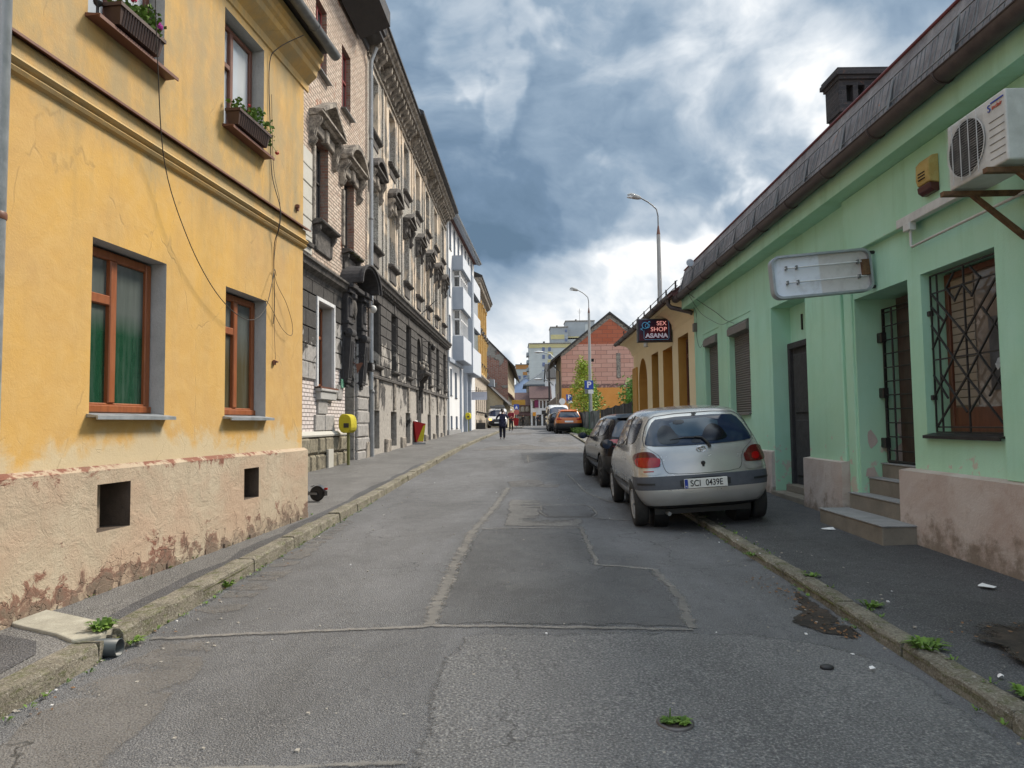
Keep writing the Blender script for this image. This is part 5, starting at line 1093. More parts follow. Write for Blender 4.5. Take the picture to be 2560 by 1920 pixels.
text_mesh('inclair', 'logo', M['logo_r'], e, .045, Matrix.Translation((.255, -.134, .435)) @ Matrix.Rotation(R(90), 4, 'X'), .002)
text_mesh('S', 'logo', M['logo_b'], e, .075, Matrix.Translation((.172, -.135, .44)) @ Matrix.Rotation(R(90), 4, 'X'), .002)
b = MB(); b.box(.19, .325, -.136, -.132, .468, .478); b.build('logo_bar', M['logo_b'], e)
for xb in (-.30, .22):
    b = MB(); b.box(xb - .025, xb + .025, -.22, .46, -.055, -.015); b.add([(xb - .02, .0, -.05), (xb + .02, .0, -.05), (xb + .02, .42, -.42), (xb - .02, .42, -.42), (xb - .02, .05, -.05), (xb + .02, .05, -.05), (xb + .02, .46, -.40), (xb - .02, .46, -.40)], [(0, 1, 2, 3), (4, 5, 6, 7), (0, 4, 7, 3), (1, 5, 6, 2)]); b.build('bracket', M['rust'], e, bevel=.004)
e = empty('alarm_siren', loc_world(rgn, (9.98, -.075, 3.66)), rgn.rotation_euler[2], 'faded yellow alarm box with a dark red lens on the green wall', 'alarm')
b = MB(); profile_x(b, [(0, .08), (-.09, .10), (-.105, .16), (-.10, .30), (-.06, .35), (0, .36)], -.11, .11); b.build('housing', mat('faded_yellow', f_concrete((.42, .27, .07), (.50, .40, .17), 8)), e, bevel=.01)
b = MB(); profile_x(b, [(0, 0), (-.05, .0), (-.09, .03), (-.098, .085), (0, .085)], -.105, .105); b.build('lens', mat('dark_red_plastic', color=(.07, .012, .01), rough=.3), e, bevel=.008)
b = MB()
for i in range(3): b.box(-.06, .05, -.11, -.104, .14 + i * .03, .15 + i * .03)
b.build('slots', M['soot'], e)
b = MB(); b.rbox(-.55, .9, -.06, 0, -.045, .045, .005); b.build('cable_duct', M['acwhite'], label='stained white cable duct running along the green wall under the alarm', cat='duct', loc=loc_world(rgn, (9.95, -.075, 3.52)), rz=rgn.rotation_euler[2])
e = empty('conduit', loc_world(rgn, (9.62, -.08, 3.40)), rgn.rotation_euler[2], 'thin white conduit dropping from a junction box and running below the duct', 'pipe')
b = MB(); b.rbox(-.07, .05, -.07, 0, 0, .08, .008); b.build('junction_box', M['acwhite'], e); b = MB(); b.tube([(0, -.03, .0), (0, -.03, -.15), (.02, -.03, -.17), (1.9, -.0, -.13)], .014, 8); b.build('tube', M['acwhite'], e)
# blank light box, projecting over the pavement
e = empty('light_box', loc_world(rgn, (8.66, -.62, 3.17)), rgn.rotation_euler[2] + R(90), 'blank white rounded light box with bare tubes projecting over the stepped doorway', 'sign')
def rrect(w_, h_, r, n=6):
    return [(sx * (w_ - r) + r * math.cos(a), sz * (h_ - r) + r * math.sin(a)) for sx, sz, a0 in ((1, 1, 0), (-1, 1, 90), (-1, -1, 180), (1, -1, 270)) for a in [R(a0 + 90 * k / n) for k in range(n + 1)]]
e.rotation_euler[1] = -R(4.5)
ou, inn = rrect(.57, .25, .10), rrect(.545, .225, .085)
# local frame: x to the street is negative here; face towards the camera is -y
b = MB(); n = len(ou); vs = [(p[0], y, p[1]) for y in (-.06, .06) for p in ou] + [(p[0], y, p[1]) for y in (-.06, .06) for p in inn]
b.add(vs, [(k, (k + 1) % n, n + (k + 1) % n, n + k) for k in range(n)] + [(2 * n + k, 2 * n + (k + 1) % n, 3 * n + (k + 1) % n, 3 * n + k) for k in range(n)] + [(k, (k + 1) % n, 2 * n + (k + 1) % n, 2 * n + k) for k in range(n)] + [(n + k, n + (k + 1) % n, 3 * n + (k + 1) % n, 3 * n + k) for k in range(n)], 0, False)
fr = b.build('frame', M['zinc'], e)
def f_lb(t):
    o = t.obj(); s = t.sep(o); n = t.noise(o, 4, 6, .7); c = t.mix(t.rng(s[0], -.02, .0), (.74, .78, .86), (.64, .62, .62)); return dict(color=t.mix(t.rng(n, .5, .8, 0, .5), c, (.22, .2, .19)), rough=.4)
b = MB(); b.prism(inn, lambda u, v, w_: (u, w_, v), -.01, .01); b.build('panel', mat('blank_sign_panel', f_lb), e)
for z in (.10, -.07):
    b = MB(); b.tube([(-.42, -.04, z), (.50, -.04, z)], .009, 8); t_ = b.build('tube', M['white_frame'], e); b = MB()
    for x in (-.40, -.28, .42): b.box(x - .008, x + .008, -.06, -.01, z - .022, z + .022)
    b.build('tube_holder', M['zinc_dk'], t_)
b = MB(); b.box(.46, .54, -.06, -.011, -.06, .12); b.build('rusty_choke', M['rust'], e)
b = MB(); b.tube([(.56, 0, .2), (.66, 0, .2)], .02, 6); b.build('bracket', M['dkmetal'], e)
b = MB(); b.tube([(.56, 0, -.2), (.66, 0, -.2)], .02, 6); b.build('bracket', M['dkmetal'], e)
cable('facade_cable', [(1.05, -.38, 4.40), (1.5, -.2, 4.1), (2.3, -.1, 3.75), (2.9, -.08, 3.5), (3.4, -.06, 3.36)], .008, M['cable_dk'], 'pair of dark cables drooping from the gutter to the larger roller shutter', rgn)
cable('facade_cable', [(1.05, -.38, 4.40), (1.4, -.2, 3.9), (2.0, -.1, 3.62), (2.6, -.08, 3.45), (3.0, -.06, 3.44)], .006, M['cable_dk'], 'slack thin cable hanging below the pair that runs to the larger shutter', rgn)
cable('facade_cable', [(.25, -.3, 4.45), (.28, -.02, 4.1), (.3, -.02, 3.5), (.6, -.03, 3.2), (1.0, -.05, 3.25)], .006, M['cable_dk'], 'thin cable dropping by the green wall corner to the smaller roller shutter', rgn)
b = MB(); b.rbox(-.07, .07, -.08, 0, -.1, .1, .01); b.build('meter_box', M['taupe'], label='small grey junction box at the corner where green meets cream wall', cat='box', loc=loc_world(rgn, (.22, 0, 3.72)), rz=rgn.rotation_euler[2])
e = empty('roof_floodlight', loc_world(rgn, (1.2, -.26, 5.0)), rgn.rotation_euler[2], 'small grey floodlight fixed on the roof edge near its far end', 'lamp')
b = MB(); b.lathe([(.03, 0), (.06, .08), (.085, .16)], (0, -.12, .02), 12, 'x'); b.build('head', M['zinc'], e); b = MB(); b.tube([(.05, 0, -.15), (.05, -.1, 0)], .015, 6); b.build('bracket', M['zinc_dk'], e)
# ================================================================ cream building (shop with neon sign)
def f_cream(t):
    o = t.obj(); n = t.noise(o, .9, 6, .6); m_ = t.noise(o, 8, 6, .7); c = t.mix(t.rng(n, .35, .65), (.80, .65, .40), (.85, .71, .46)); return dict(color=t.mix(t.rng(m_, .6, .8, 0, .3), c, (.42, .33, .2)), rough=.88, bump=m_, bs=.2, bd=.02)
M['cream'] = mat('cream_plaster', f_cream); M['ochre_rev'] = mat('ochre_reveal', f_concrete((.46, .24, .055), (.54, .30, .075), 2))
S0, S1 = (4.655, 26.2), (4.4125, 16.5)
rs_ = root_of('cream_shop', S0, S1, 'cream and ochre single storey shop building beyond the green one on the right', 'building')
SL = 9.69
sops = [(1.2, 2.95, .5, 3.72, .55, True), (3.85, 5.0, 1.85, 3.66, .32), (5.75, 7.1, .5, 3.60, .50), (7.85, 9.05, 1.85, 3.72, .32)]
b = MB(); facade(b, 0, SL - .01, 0, 4.5, sops, 0, 0, 1); shell(b, 0, SL - .01, 0, 4.5, 8, 0); b.build('wall', [M['cream'], M['ochre_rev']], rs_)
b = MB(); b.rbox(.0, 1.0, -.06, 0, 0, 3.5, .01); b.build('ochre_pilaster', M['ochre_rev'], rs_)
for o in (sops[1], sops[3]):
    w_ = window(rs_, o[0] + .04, o[1] - .04, o[2] + .05, o[3] - .05, .2, M['wood_dk'], M['glass'], 'transom', .08, hz=.75); sill(rs_, o[0], o[1], o[2] + .02, M['brownmetal'], .06)
    b = MB(); b.rbox(o[0] - .1, o[1] + .1, -.03, 0, o[2] - .5, o[2] - .06, .01); b.build('window_apron', M['cream'], rs_)
b = MB(); b.box(1.2, 2.95, .5, .54, .3, 3.72); b.build('passage_back', M['ochre_rev'], rs_); b = MB(); b.box(5.75, 7.1, .45, .49, .3, 3.6); b.build('door', M['ochre_rev'], rs_)
b = MB(); b.rbox(1.9, 2.7, .45, .5, 2.0, 2.3, .01); b.build('plaque', M['dkmetal'], rs_)
b = MB(); cov = [(0, 4.0)] + [(-.02 - .42 * (1 - math.cos(a)), 4.05 + .38 * math.sin(a)) for a in [R(90 * k / 8) for k in range(9)]] + [(-.46, 4.5), (0, 4.52)]; profile_x(b, cov, -.35, SL); b.build('cornice_cove', M['cream'], rs_)
b = MB(); halfpipe(b, -.9, SL + .05, -.56, 4.55, .085)
for x in [-.6 + 1.2 * i for i in range(9)]: b.tube([(x, -.56 + .09 * math.cos(a), 4.55 + .09 * math.sin(a)) for a in [math.pi + math.pi * k / 8 for k in range(9)]], .010, 6)
b.build('gutter', M['gutter_brown'], rs_)
def f_tile(t):
    o = t.obj(); n = t.noise(o, 5, 6, .7); return dict(color=t.mix(t.rng(n, .35, .65), (.055, .022, .020), (.13, .05, .04)), rough=.8, bump=n, bs=.6, bd=.03)
M['redtile'] = mat('dark_red_tile', f_tile)
b = MB(); profile_x(b, [(-.44, 4.50), (-.52, 4.56), (-.50, 4.62), (3.6, 7.3), (8, 4.6), (8, 4.5)], -.85, SL - .02); b.build('roof', M['redtile'], rs_)
b = MB(); profile_x(b, [(-.46, 4.61), (-.50, 4.66), (-.47, 4.68), (-.2, 4.86), (-.18, 4.80)], SL - 3.0, SL - .02); b.build('tile_edge', M['redtile'], rs_)
e = empty('snow_rail', loc_world(rs_, (4.4, -.25, 4.78)), rs_.rotation_euler[2], 'thin two-bar snow rail on posts along the dark red tiled roof', 'snow rail')
for i in range(9): b = MB(); b.box(-5.1 + i * 1.2 - .015, -5.1 + i * 1.2 + .015, -.02, .02, -.05, .28); b.build('post', M['dkmetal'], e)
for z in (.12, .25): b = MB(); b.tube([(-5.2, 0, z), (4.7, 0, z)], .012, 6); b.build('rail', M['dkmetal'], e)
b = MB(); b.tube([(9.45, -.56, 4.5), (9.45, -.56, 4.36), (9.5, -.50, 4.28), (9.66, -.08, 4.14), (9.70, -.04, 4.10)], .055, 12); b.build('downpipe', M['gutter_brown'], label='short dark bent downpipe joining the cream building gutter to the wall corner', cat='downpipe', loc=loc_world(rs_, (0, 0, 0)), rz=rs_.rotation_euler[2])
b = MB(); b.lathe([(.07, 0), (.07, .2), (.02, .25)], (0, 0, 0), 10); b.tube([(0, 0, .1), (.0, .3, .1)], .02, 6); b.build('wall_lamp', M['acwhite'], label='small white wall lamp below the neon sign on the cream building', cat='lamp', loc=loc_world(rs_, (4.6, -.3, 3.85)))
# neon sign
e = empty('neon_sign', loc_world(rs_, (7.15, -.50, 4.02)), rs_.rotation_euler[2] + R(90), 'dark rectangular neon shop sign with pink and white letters on the cream building', 'sign')
b = MB(); b.rbox(-.47, .47, -.10, .10, -.32, .33, .02); b.build('box', mat('sign_frame', color=(.03, .03, .04), rough=.4), e, bevel=.01)
def f_neonface(t):
    o = t.obj(); s = t.sep(o); g = t.rng(t.noise(o, 2.2, 2), .35, .6); return dict(color=t.mix(g, (.006, .012, .045), (.10, .008, .02)), rough=.25)
b = MB(); b.box(-.43, .43, -.105, -.10, -.28, .29); b.build('face', mat('neon_face', f_neonface), e)
def neon(name, c, s_): return mat(name, color=c, rough=.3, **{'Emission Color': (*c, 1), 'Emission Strength': s_})
M['n_pink'] = neon('neon_pink', (.80, .34, .32), .35); M['n_blue'] = neon('neon_blue', (.08, .30, .5), .2); M['n_white'] = neon('neon_white', (.55, .5, .6), .3)
RX = Matrix.Rotation(R(90), 4, 'X')
text_mesh('SEX', 'lettering', M['n_pink'], e, .165, Matrix.Translation((.19, -.112, .19)) @ RX, .004)
text_mesh('SHOP', 'lettering', M['n_pink'], e, .165, Matrix.Translation((.11, -.112, .025)) @ RX, .004, 0, 1.08)
t_ = text_mesh('ASANA', 'lettering', M['n_white'], e, .165, Matrix.Translation((.05, -.112, -.15)) @ RX, .003, .004, 1.15)
t2 = text_mesh('ASANA', 'lettering_core', M['soot'], t_, .165, Matrix.Translation((.05, -.117, -.15)) @ RX, .002, -.004, 1.15)
b = MB(); b.tube([(-.26 + .085 * math.cos(a), -.113, .14 + .085 * math.sin(a)) for a in [6.283 * k / 24 for k in range(25)]], .007, 6); b.tube([(-.21, -.113, .2), (-.13, -.113, .25)], .006, 6); b.tube([(-.17, -.113, .25), (-.13, -.113, .25), (-.13, -.113, .21)], .006, 6)
b.tube([(-.20 + .06 * math.cos(a), -.114, .13 + .06 * math.sin(a)) for a in [6.283 * k / 20 for k in range(21)]], .006, 6); b.tube([(-.32, -.113, .08), (-.39, -.113, .02)], .006, 6); b.tube([(-.39, -.113, .06), (-.33, -.113, .0)], .006, 6); b.build('gender_symbols', M['n_blue'], e)
b = MB(); b.tube([(-.30, -.113, .0), (-.30, -.113, -.22), (-.27, -.113, -.255), (.36, -.113, -.255), (.39, -.113, -.22), (.39, -.113, .24), (.36, -.113, .265)], .004, 5); b.build('neon_border', M['n_blue'], e)
for z in (.36, -.30): b = MB(); b.box(.30, .62, -.02, .02, z - .015, z + .015); b.build('bracket', M['dkmetal'], e)
# ================================================================ 4. white building with bays
def f_white(t):
    o = t.obj(); n = t.noise(t.vmul(o, (1, 1, .4)), .7, 6, .6); return dict(color=t.mix(t.rng(n, .35, .65), (.62, .63, .64), (.70, .71, .72)), rough=.85)
M['white'] = mat('white_render', f_white); M['bluegrey'] = mat('blue_grey_render', f_concrete((.27, .31, .37), (.32, .36, .42), 1.5)); M['bay'] = mat('pale_bay_panel', f_concrete((.50, .54, .60), (.56, .60, .66), 1.5))
W0, W1 = (-3.98, 41.97), (-3.05, 56.5)
rw = root_of('white_building', W0, W1, 'white rendered building with blue grey bay windows beyond the grey tenement', 'building')
WL = 14.56
wops = []
for k in range(7): wops.append((1.3 + k * 1.85, 2.2 + k * 1.85, 12.7, 14.5, .2))
for z0 in (6.6, 9.6): wops.append((.9, 1.7, z0, z0 + 1.8, .2))
wops += [(1.3, 2.1, 3.3, 5.0, .2), (3.3, 4.3, 3.2, 4.9, .2), (1.4, 2.2, 1.2, 2.0, .2), (3.6, 4.5, 1.2, 2.0, .2), (8.2, 9.6, .9, 4.7, .5)]
b = MB(); facade(b, 0, WL, 0, 14.75, wops, 0, 0, 1); shell(b, 0, WL, 0, 14.75, 9, 0); b.build('wall', [M['white'], M['bluegrey']], rw)
for o in wops[:-1]:
    window(rw, o[0] + .03, o[1] - .03, o[2] + .03, o[3] - .03, .16, M['white_frame'], M['glass'], 'mid', .06, split=.5); sill(rw, o[0], o[1], o[2] + .01, M['dkmetal'], .05)
b = MB(); b.box(8.2, 9.6, .45, .5, .9, 4.7); b.build('door', M['bluegrey'], rw)
b = MB(); b.rbox(-.0, 5.4, -.12, 0, .3, 1.12, .01); b.build('plinth', M['step_top'], rw)
b = MB(); b.rbox(.0, 6.2, -.20, 0, 5.35, 5.6, .01); b.build('band', M['bluegrey'], rw)
b = MB(); profile_x(b, [(0, 14.75), (-.50, 14.55), (-.55, 14.62), (0, 14.9)], -.1, WL + .05); b.build('eave_soffit', M['bluegrey'], rw)
b = MB(); halfpipe(b, -.1, WL + .05, -.58, 14.72, .08); b.build('gutter', M['zinc'], rw)
b = MB(); profile_x(b, [(-.5, 14.66), (-.58, 14.74), (4.5, 18), (9, 15), (9, 14.7)], 0, WL); b.build('roof', M['redtile'], rw)
def bay(x0, x1, zs, ze, out=.72):
    b = MB(); b.rbox(x0, x1, -out, 0, zs, ze, .01); o = b.build('bay', M['bay'], rw)
    b = MB(); b.box(x0 - .01, x0 + .0, -out + .02, 0, zs, ze); b.box(x0 - .02, x1 + .02, -out - .02, 0, zs - .05, zs); b.build('bay_side', M['bluegrey'], o); return o
for (z0, z1) in ((5.65, 7.2), (9.0, 10.4), (11.6, 12.5)): bay(2.5, 6.6, z0, z1)
for (z0, z1) in ((7.2, 9.0), (10.4, 11.6)):
    b = MB(); b.box(2.8, 6.3, -.45, 0, z0, z1); o = b.build('bay_window', M['glass'], rw); b = MB()
    for i in range(6): b.rbox(2.8 + i * .68, 2.9 + i * .68, -.52, -.44, z0, z1, .01)
    for z in (z0, z0 + (z1 - z0) * .6, z1 - .1): b.box(2.78, 6.32, -.50, -.44, z, z + .1); b.box(2.74, 2.80, -.5, 0, z, z + .1)
    b.box(2.74, 2.80, -.5, -.42, z0, z1); b.box(2.74, 2.80, -.1, 0, z0, z1); b.build('bay_frame', M['white_frame'], o)
for (z0, z1) in ((5.2, 7.0),): bay(7.5, 12.8, z0, z1)
b = MB(); b.rbox(7.5, 8.3, -.72, 0, 7.0, 12.3, .01); b.build('bay_pier', M['bluegrey'], rw)
for (z0, z1) in ((8.6, 9.7), (11.2, 12.3)): bay(8.3, 12.8, z0, z1, .70)
for (z0, z1) in ((7.0, 8.6), (9.7, 11.2)): b = MB(); b.box(8.3, 12.7, -.5, 0, z0, z1); b.build('bay_window', M['glass'], rw)
b = MB(); b.rbox(7.6, 8.0, -.25, 0, .9, 5.2, .01); b.build('door_pier', M['bluegrey'], rw)
b = MB(); b.rbox(9.8, 10.2, -.25, 0, .9, 5.2, .01); b.build('door_pier', M['bluegrey'], rw)
b = MB(); b.rbox(5.6, 6.0, -.12, 0, .9, 5.3, .01); b.build('corner_strip', M['bluegrey'], rw)
b = MB(); b.tube([(.12, -.08, .9), (.12, -.08, 14.5)], .06, 8); b.build('downpipe', M['zinc'], label='thin zinc downpipe at the joint between grey tenement and white building', cat='downpipe', loc=loc_world(rw, (0, 0, 0)), rz=rw.rotation_euler[2])
e = empty('hanging_sign', loc_world(rw, (9.0, -.95, 3.55)), rw.rotation_euler[2] + R(90), 'pale rectangular sign board hanging out from the white building', 'sign')
b = MB(); b.rbox(-.60, .55, -.03, .03, -.30, .30, .005); b.build('board', mat('pale_sign', color=(.50, .52, .60), rough=.5), e); b = MB(); b.box(-.6, .95, -.015, .015, .36, .39); b.build('bracket', M['dkmetal'], e); b = MB(); 
for z in (.12, .02, -.08): b.box(-.4, .35, -.034, -.03, z, z + .03)
b.build('faint_text_lines', mat('sign_grey', color=(.3, .32, .4)), e)
# ================================================================ 5. ochre ornate building
def f_ochre(t):
    o = t.obj(); s = t.sep(o); n = t.noise(o, 1.5, 7, .7); m_ = t.noise(o, 6, 6, .7)
    hi = t.mix(t.rng(n, .35, .65), (.50, .32, .11), (.60, .42, .18)); lo = t.mix(t.rng(m_, .4, .6), (.50, .44, .36), (.30, .26, .22)); c = t.mix(t.rng(t.math('ADD', s[2], t.mul(n, 1.0)), 6.3, 6.6), lo, hi)
    return dict(color=t.mix(t.rng(m_, .58, .75, 0, .7), c, (.12, .10, .08)), rough=.9, bump=m_, bs=.5, bd=.04)
M['ochre'] = mat('weathered_ochre_stucco', f_ochre)
O0, O1 = (-3.05, 56.5), (-2.6, 70.2); ro = root_of('ochre_tenement', O0, O1, 'ochre tenement with heavy stucco window heads and dark cornice beyond the white building', 'building'); OL = 13.7
oops = [(1.0 + 2.3 * k, 1.9 + 2.3 * k, z0, z1, .25) for k in range(6) for (z0, z1) in ((10.2, 12.3), (7.0, 9.2), (2.6, 4.6))] + [(1.0 + 2.3 * k, 1.9 + 2.3 * k, 1.15, 1.8, .25) for k in range(6)]
b = MB(); facade(b, 0, OL, 0, 13.3, oops, 0, 0, 0); shell(b, 0, OL, 0, 13.3, 9, 0); b.build('wall', M['ochre'], ro)
for o in oops:
    if o[2] > 2: window(ro, o[0] + .03, o[1] - .03, o[2] + .03, o[3] - .03, .2, M['wood_dk'], M['glass'], 'cross', .07, split=.5)
    else: b = MB(); b.box(o[0], o[1], .2, .25, o[2], o[3]); b.build('cellar_dark', M['soot'], ro)
for k in range(6):
    x = 1.0 + 2.3 * k
    for z, kd in ((9.35, 'tri'), (12.4, 'flat')): 
        if kd == 'tri': pediment(ro, x - .2, x + 1.1, z + .1, kd, M['orn_dark'], .28, .3, m2=M['ochre'])
    apron(ro, x, x + .9, 10.15, M['orn_dark'], .22, .35); apron(ro, x, x + .9, 6.95, M['orn_dark'], .22, .35); apron(ro, x, x + .9, 2.55, M['orn_dark'], .2, .1, False)
    b = MB(); b.rbox(x - .55, x - .3, -.16, 0, 6.2, 12.5, .02); b.rbox(x - .6, x - .25, -.22, 0, 12.3, 12.6, .02); b.build('pilaster', M['ochre'], ro)
b = MB(); profile_x(b, [(0, 5.4), (-.2, 5.5), (-.32, 5.65), (-.3, 5.8), (0, 5.95)], -.0, OL + .1); b.build('string_course', M['orn_grey'], ro)
b = MB(); profile_x(b, [(0, 12.6), (-.12, 12.65), (-.15, 12.95), (-.45, 13.15), (-.5, 13.4), (-.62, 13.5), (-.62, 13.62), (0, 13.7)], 0, OL + .15); b.build('cornice', M['orn_grey'], ro)
b = MB(); profile_x(b, [(-.6, 13.62), (-.7, 13.66), (-.7, 13.8), (4, 16), (9, 13.8), (9, 13.6)], 0, OL + .2); b.build('roof', M['dkmetal'], ro)
# ================================================================ 6. low cream house + peeling brick gable house
def f_oldcream(t):
    o = t.obj(); s = t.sep(o); n = t.noise(o, 1.3, 8, .7); m_ = t.noise(o, 7, 6, .75)
    return dict(color=t.mix(t.rng(m_, .5, .8, 0, .6), t.mix(t.rng(n, .35, .65), (.40, .34, .23), (.52, .46, .33)), (.24, .2, .15)), rough=.9, bump=m_, bs=.5, bd=.04)
M['oldcream'] = mat('old_cream_plaster', f_oldcream)
C0, C1 = (-.92, 70.6), (-.25, 84.0); rc = root_of('low_cream_house', C0, C1, 'low cream plastered house with a sloping gable behind the parked white van', 'house'); CL = 13.4
cops = [(1 + 1.6 * k, 1.7 + 1.6 * k, 2.0, 3.4, .15) for k in range(8)]
b = MB(); facade(b, 0, CL, 0, 3.9, cops, 0, 0, 0)
b.add([(0, 0, 0), (0, 0, 3.9), (0, 5, 8.6), (0, 10, 3.9), (0, 10, 0)], [(0, 1, 2, 3, 4)]); b.add([(CL, 0, 0), (CL, 0, 3.9), (CL, 5, 8.6), (CL, 10, 3.9), (CL, 10, 0)], [(0, 1, 2, 3, 4)]); b.build('wall', M['oldcream'], rc)
for o in cops: window(rc, o[0], o[1], o[2], o[3], .1, M['white_frame'], M['glass'], 'mid', .06, split=.5)
b = MB(); b.add([(-.25, -.5, 3.50), (CL, -.5, 3.50), (CL, 5, 8.7), (-.25, 5, 8.7), (-.25, -.5, 3.36), (CL, -.5, 3.36), (CL, 5, 8.52), (-.25, 5, 8.52)], [(0, 1, 2, 3), (4, 5, 6, 7), (0, 1, 5, 4), (0, 3, 7, 4)]); b.add([(-.25, 10.5, 3.50), (CL, 10.5, 3.50), (CL, 5, 8.7), (-.25, 5, 8.7)], [(0, 1, 2, 3)]); b.build('roof', M['dkmetal'], rc)
for (y, z) in ((1.3, 5.3), (3.1, 6.9)): b = MB(); b.box(.3, 1.4, y - .35, y + .35, z, z + .75); b.build('roof_window', M['bluegrey'], rc)
def f_peelgable(t):
    o = t.obj(); s = t.sep(o); n = t.noise(o, .42, 9, .62, .9); f = t.noise(o, 4, 7, .75); v = t.comb(s[1], s[2], 0.0)
    c1, fa = t.brick(v, (.27, .075, .045), (.36, .15, .10), (.30, .26, .22), .5, .15, .03); pl = t.mix(t.rng(f, .35, .65), (.24, .225, .20), (.34, .32, .285)); c1 = t.mix(t.rng(f, .52, .7, 0, .8), c1, (.36, .31, .27))
    k = t.rng(t.math('ADD', n, t.rng(s[2], 3, 13, .13, -.09)), .478, .492); return dict(color=t.mix(k, pl, c1), rough=.95, bump=t.math('ADD', f, t.mul(k, -2)), bs=.8, bd=.1)
M['peelgable'] = mat('peeling_gable', f_peelgable)
K0, K1 = (-.49, 84.2), (.42, 116); rk = root_of('brick_gable_house', K0, K1, 'tall house with peeling plaster and bare red brick gable beyond the ochre tenement', 'house'); KL2 = 31.8
b = MB(); kops = [(1.5 + 2.6 * k, 2.5 + 2.6 * k, z, z + 1.8, .2) for k in range(11) for z in (2, 6.4)]
facade(b, 0, KL2, 0, 9.2, kops, 0, 0, 0); b.add([(0, 0, 0), (0, 0, 9.2), (0, 6.5, 16.0), (0, 13, 9.2), (0, 13, 0)], [(0, 1, 2, 3, 4)], 1); b.add([(KL2, 0, 0), (KL2, 0, 9.2), (KL2, 6.5, 16.0), (KL2, 13, 9.2), (KL2, 13, 0)], [(0, 1, 2, 3, 4)]); b.build('wall', [M['oldcream'], M['peelgable']], rk)
for o in kops: b = MB(); b.box(o[0], o[1], .1, .2, o[2], o[3]); b.build('window', M['glass'], rk)
b = MB(); b.add([(-.1, -.9, 8.45), (KL2 + .6, -.9, 8.45), (KL2 + .6, 6.5, 16.1), (-.1, 6.5, 16.1), (-.1, -.9, 8.2), (KL2 + .6, -.9, 8.2), (KL2 + .6, 6.5, 15.85), (-.1, 6.5, 15.85)], [(0, 1, 2, 3), (4, 5, 6, 7), (0, 1, 5, 4), (0, 3, 7, 4)]); b.add([(-.1, 13.9, 8.45), (KL2 + .6, 13.9, 8.45), (KL2 + .6, 6.5, 16.1), (-.1, 6.5, 16.1)], [(0, 1, 2, 3)]); b.build('roof', M['dkmetal'], rk)
b = MB(); profile_x(b, [(0, 4.9), (-.5, 4.75), (-.5, 4.9), (0, 5.3)], 0, KL2); b.build('canopy', M['redtile'], rk)
b = MB(); b.rbox(-.8, .8, -.06, .06, -.3, .3, .01); b.build('shop_sign', mat('yellow_shop_sign', color=(.55, .32, .06)), label='small yellow shop sign on the corner of the brick gable house', cat='sign', loc=(.75, 82, 3.95))
# ================================================================ 7. houses closing the street
def house(name, x0, x1, y0, D, z0, zw, zr, wm, rm, label, wins, cat='house', rz=0.0, over=.5, wz=None, wmat=None):
    e = empty(name, (x0, y0, 0), rz, label, cat); W_ = x1 - x0
    ops = [(a, a + w_, b0, b1, .2) for (a, w_, b0, b1) in wins]; b = MB(); facade(b, 0, W_, 0, zw, ops, 0); b.add([(0, 0, 0), (0, 0, zw), (0, D / 2, zr), (0, D, zw), (0, D, 0)], [(0, 1, 2, 3, 4)]); b.add([(W_, 0, 0), (W_, 0, zw), (W_, D / 2, zr), (W_, D, zw), (W_, D, 0)], [(0, 1, 2, 3, 4)]); b.build('wall', wm, e)
    for o in ops: b = MB(); b.box(o[0], o[1], .12, .2, o[2], o[3]); w2 = b.build('window', wmat or M['glass'], e)
    k = (zr - zw) / (D / 2); b = MB(); zz = zw - k * over
    b.add([(-.2, -over, zz), (W_ + .2, -over, zz), (W_ + .2, D / 2, zr), (-.2, D / 2, zr), (-.2, -over, zz + .18), (W_ + .2, -over, zz + .18), (W_ + .2, D / 2, zr + .18), (-.2, D / 2, zr + .18), (-.2, D + over, zz), (W_ + .2, D + over, zz)], [(0, 1, 2, 3), (4, 5, 6, 7), (0, 1, 5, 4), (0, 3, 7, 4), (1, 2, 6, 5), (7, 6, 9, 8)]); b.build('roof', rm, e); return e
M['shop_dark'] = mat('shop_glass', color=(.03, .035, .04), rough=.15)
def f_browntile(t):
    o = t.obj(); n = t.noise(o, 3, 6, .7); return dict(color=t.mix(t.rng(n, .35, .65), (.055, .026, .026), (.095, .046, .044)), rough=.7)
M['browntile'] = mat('brown_tile', f_browntile)
hb = house('brown_roof_house', -4.0, 3.05, 119, 6, .9, 4.7, 6.7, M['orn_grey'], M['browntile'], 'grey beige shop house with a brown tiled roof closing the street on the left', [(4.7, .5, 3.5, 4.4), (5.5, .5, 3.5, 4.4), (6.3, .5, 3.5, 4.4), (4.8, .9, 1.0, 2.8), (6.0, .9, 1.0, 2.8)])
b = MB(); b.add([(4.3, -.02, 3.4), (7.0, -.02, 3.4), (7.1, -1.3, 2.95), (4.2, -1.3, 2.95), (4.3, -.02, 3.25), (7.0, -.02, 3.25), (7.1, -1.3, 2.7), (4.2, -1.3, 2.7)], [(0, 1, 2, 3), (4, 5, 6, 7), (3, 2, 6, 7), (0, 3, 7, 4), (1, 2, 6, 5)]); b.build('shop_canopy', M['browntile'], hb)
hw = house('white_shop_house', 3.15, 6.6, 118, 5, .9, 5.9, 7.7, M['white'], M['browntile'], 'white two storey shop house with a brown roof at the end of the street', [(.35, .35, 4.0, 5.3), (1.6, .35, 4.0, 5.3), (2.2, .35, 4.0, 5.3), (2.8, .35, 4.0, 5.3), (.3, .5, 1.0, 3.0), (1.0, .8, 1.0, 2.9), (2.1, 1.0, 1.0, 2.9)])
b = MB(); b.box(1.9, 3.2, -.1, 0, 2.95, 3.6); b.build('shop_fascia', M['dkmetal'], hw)
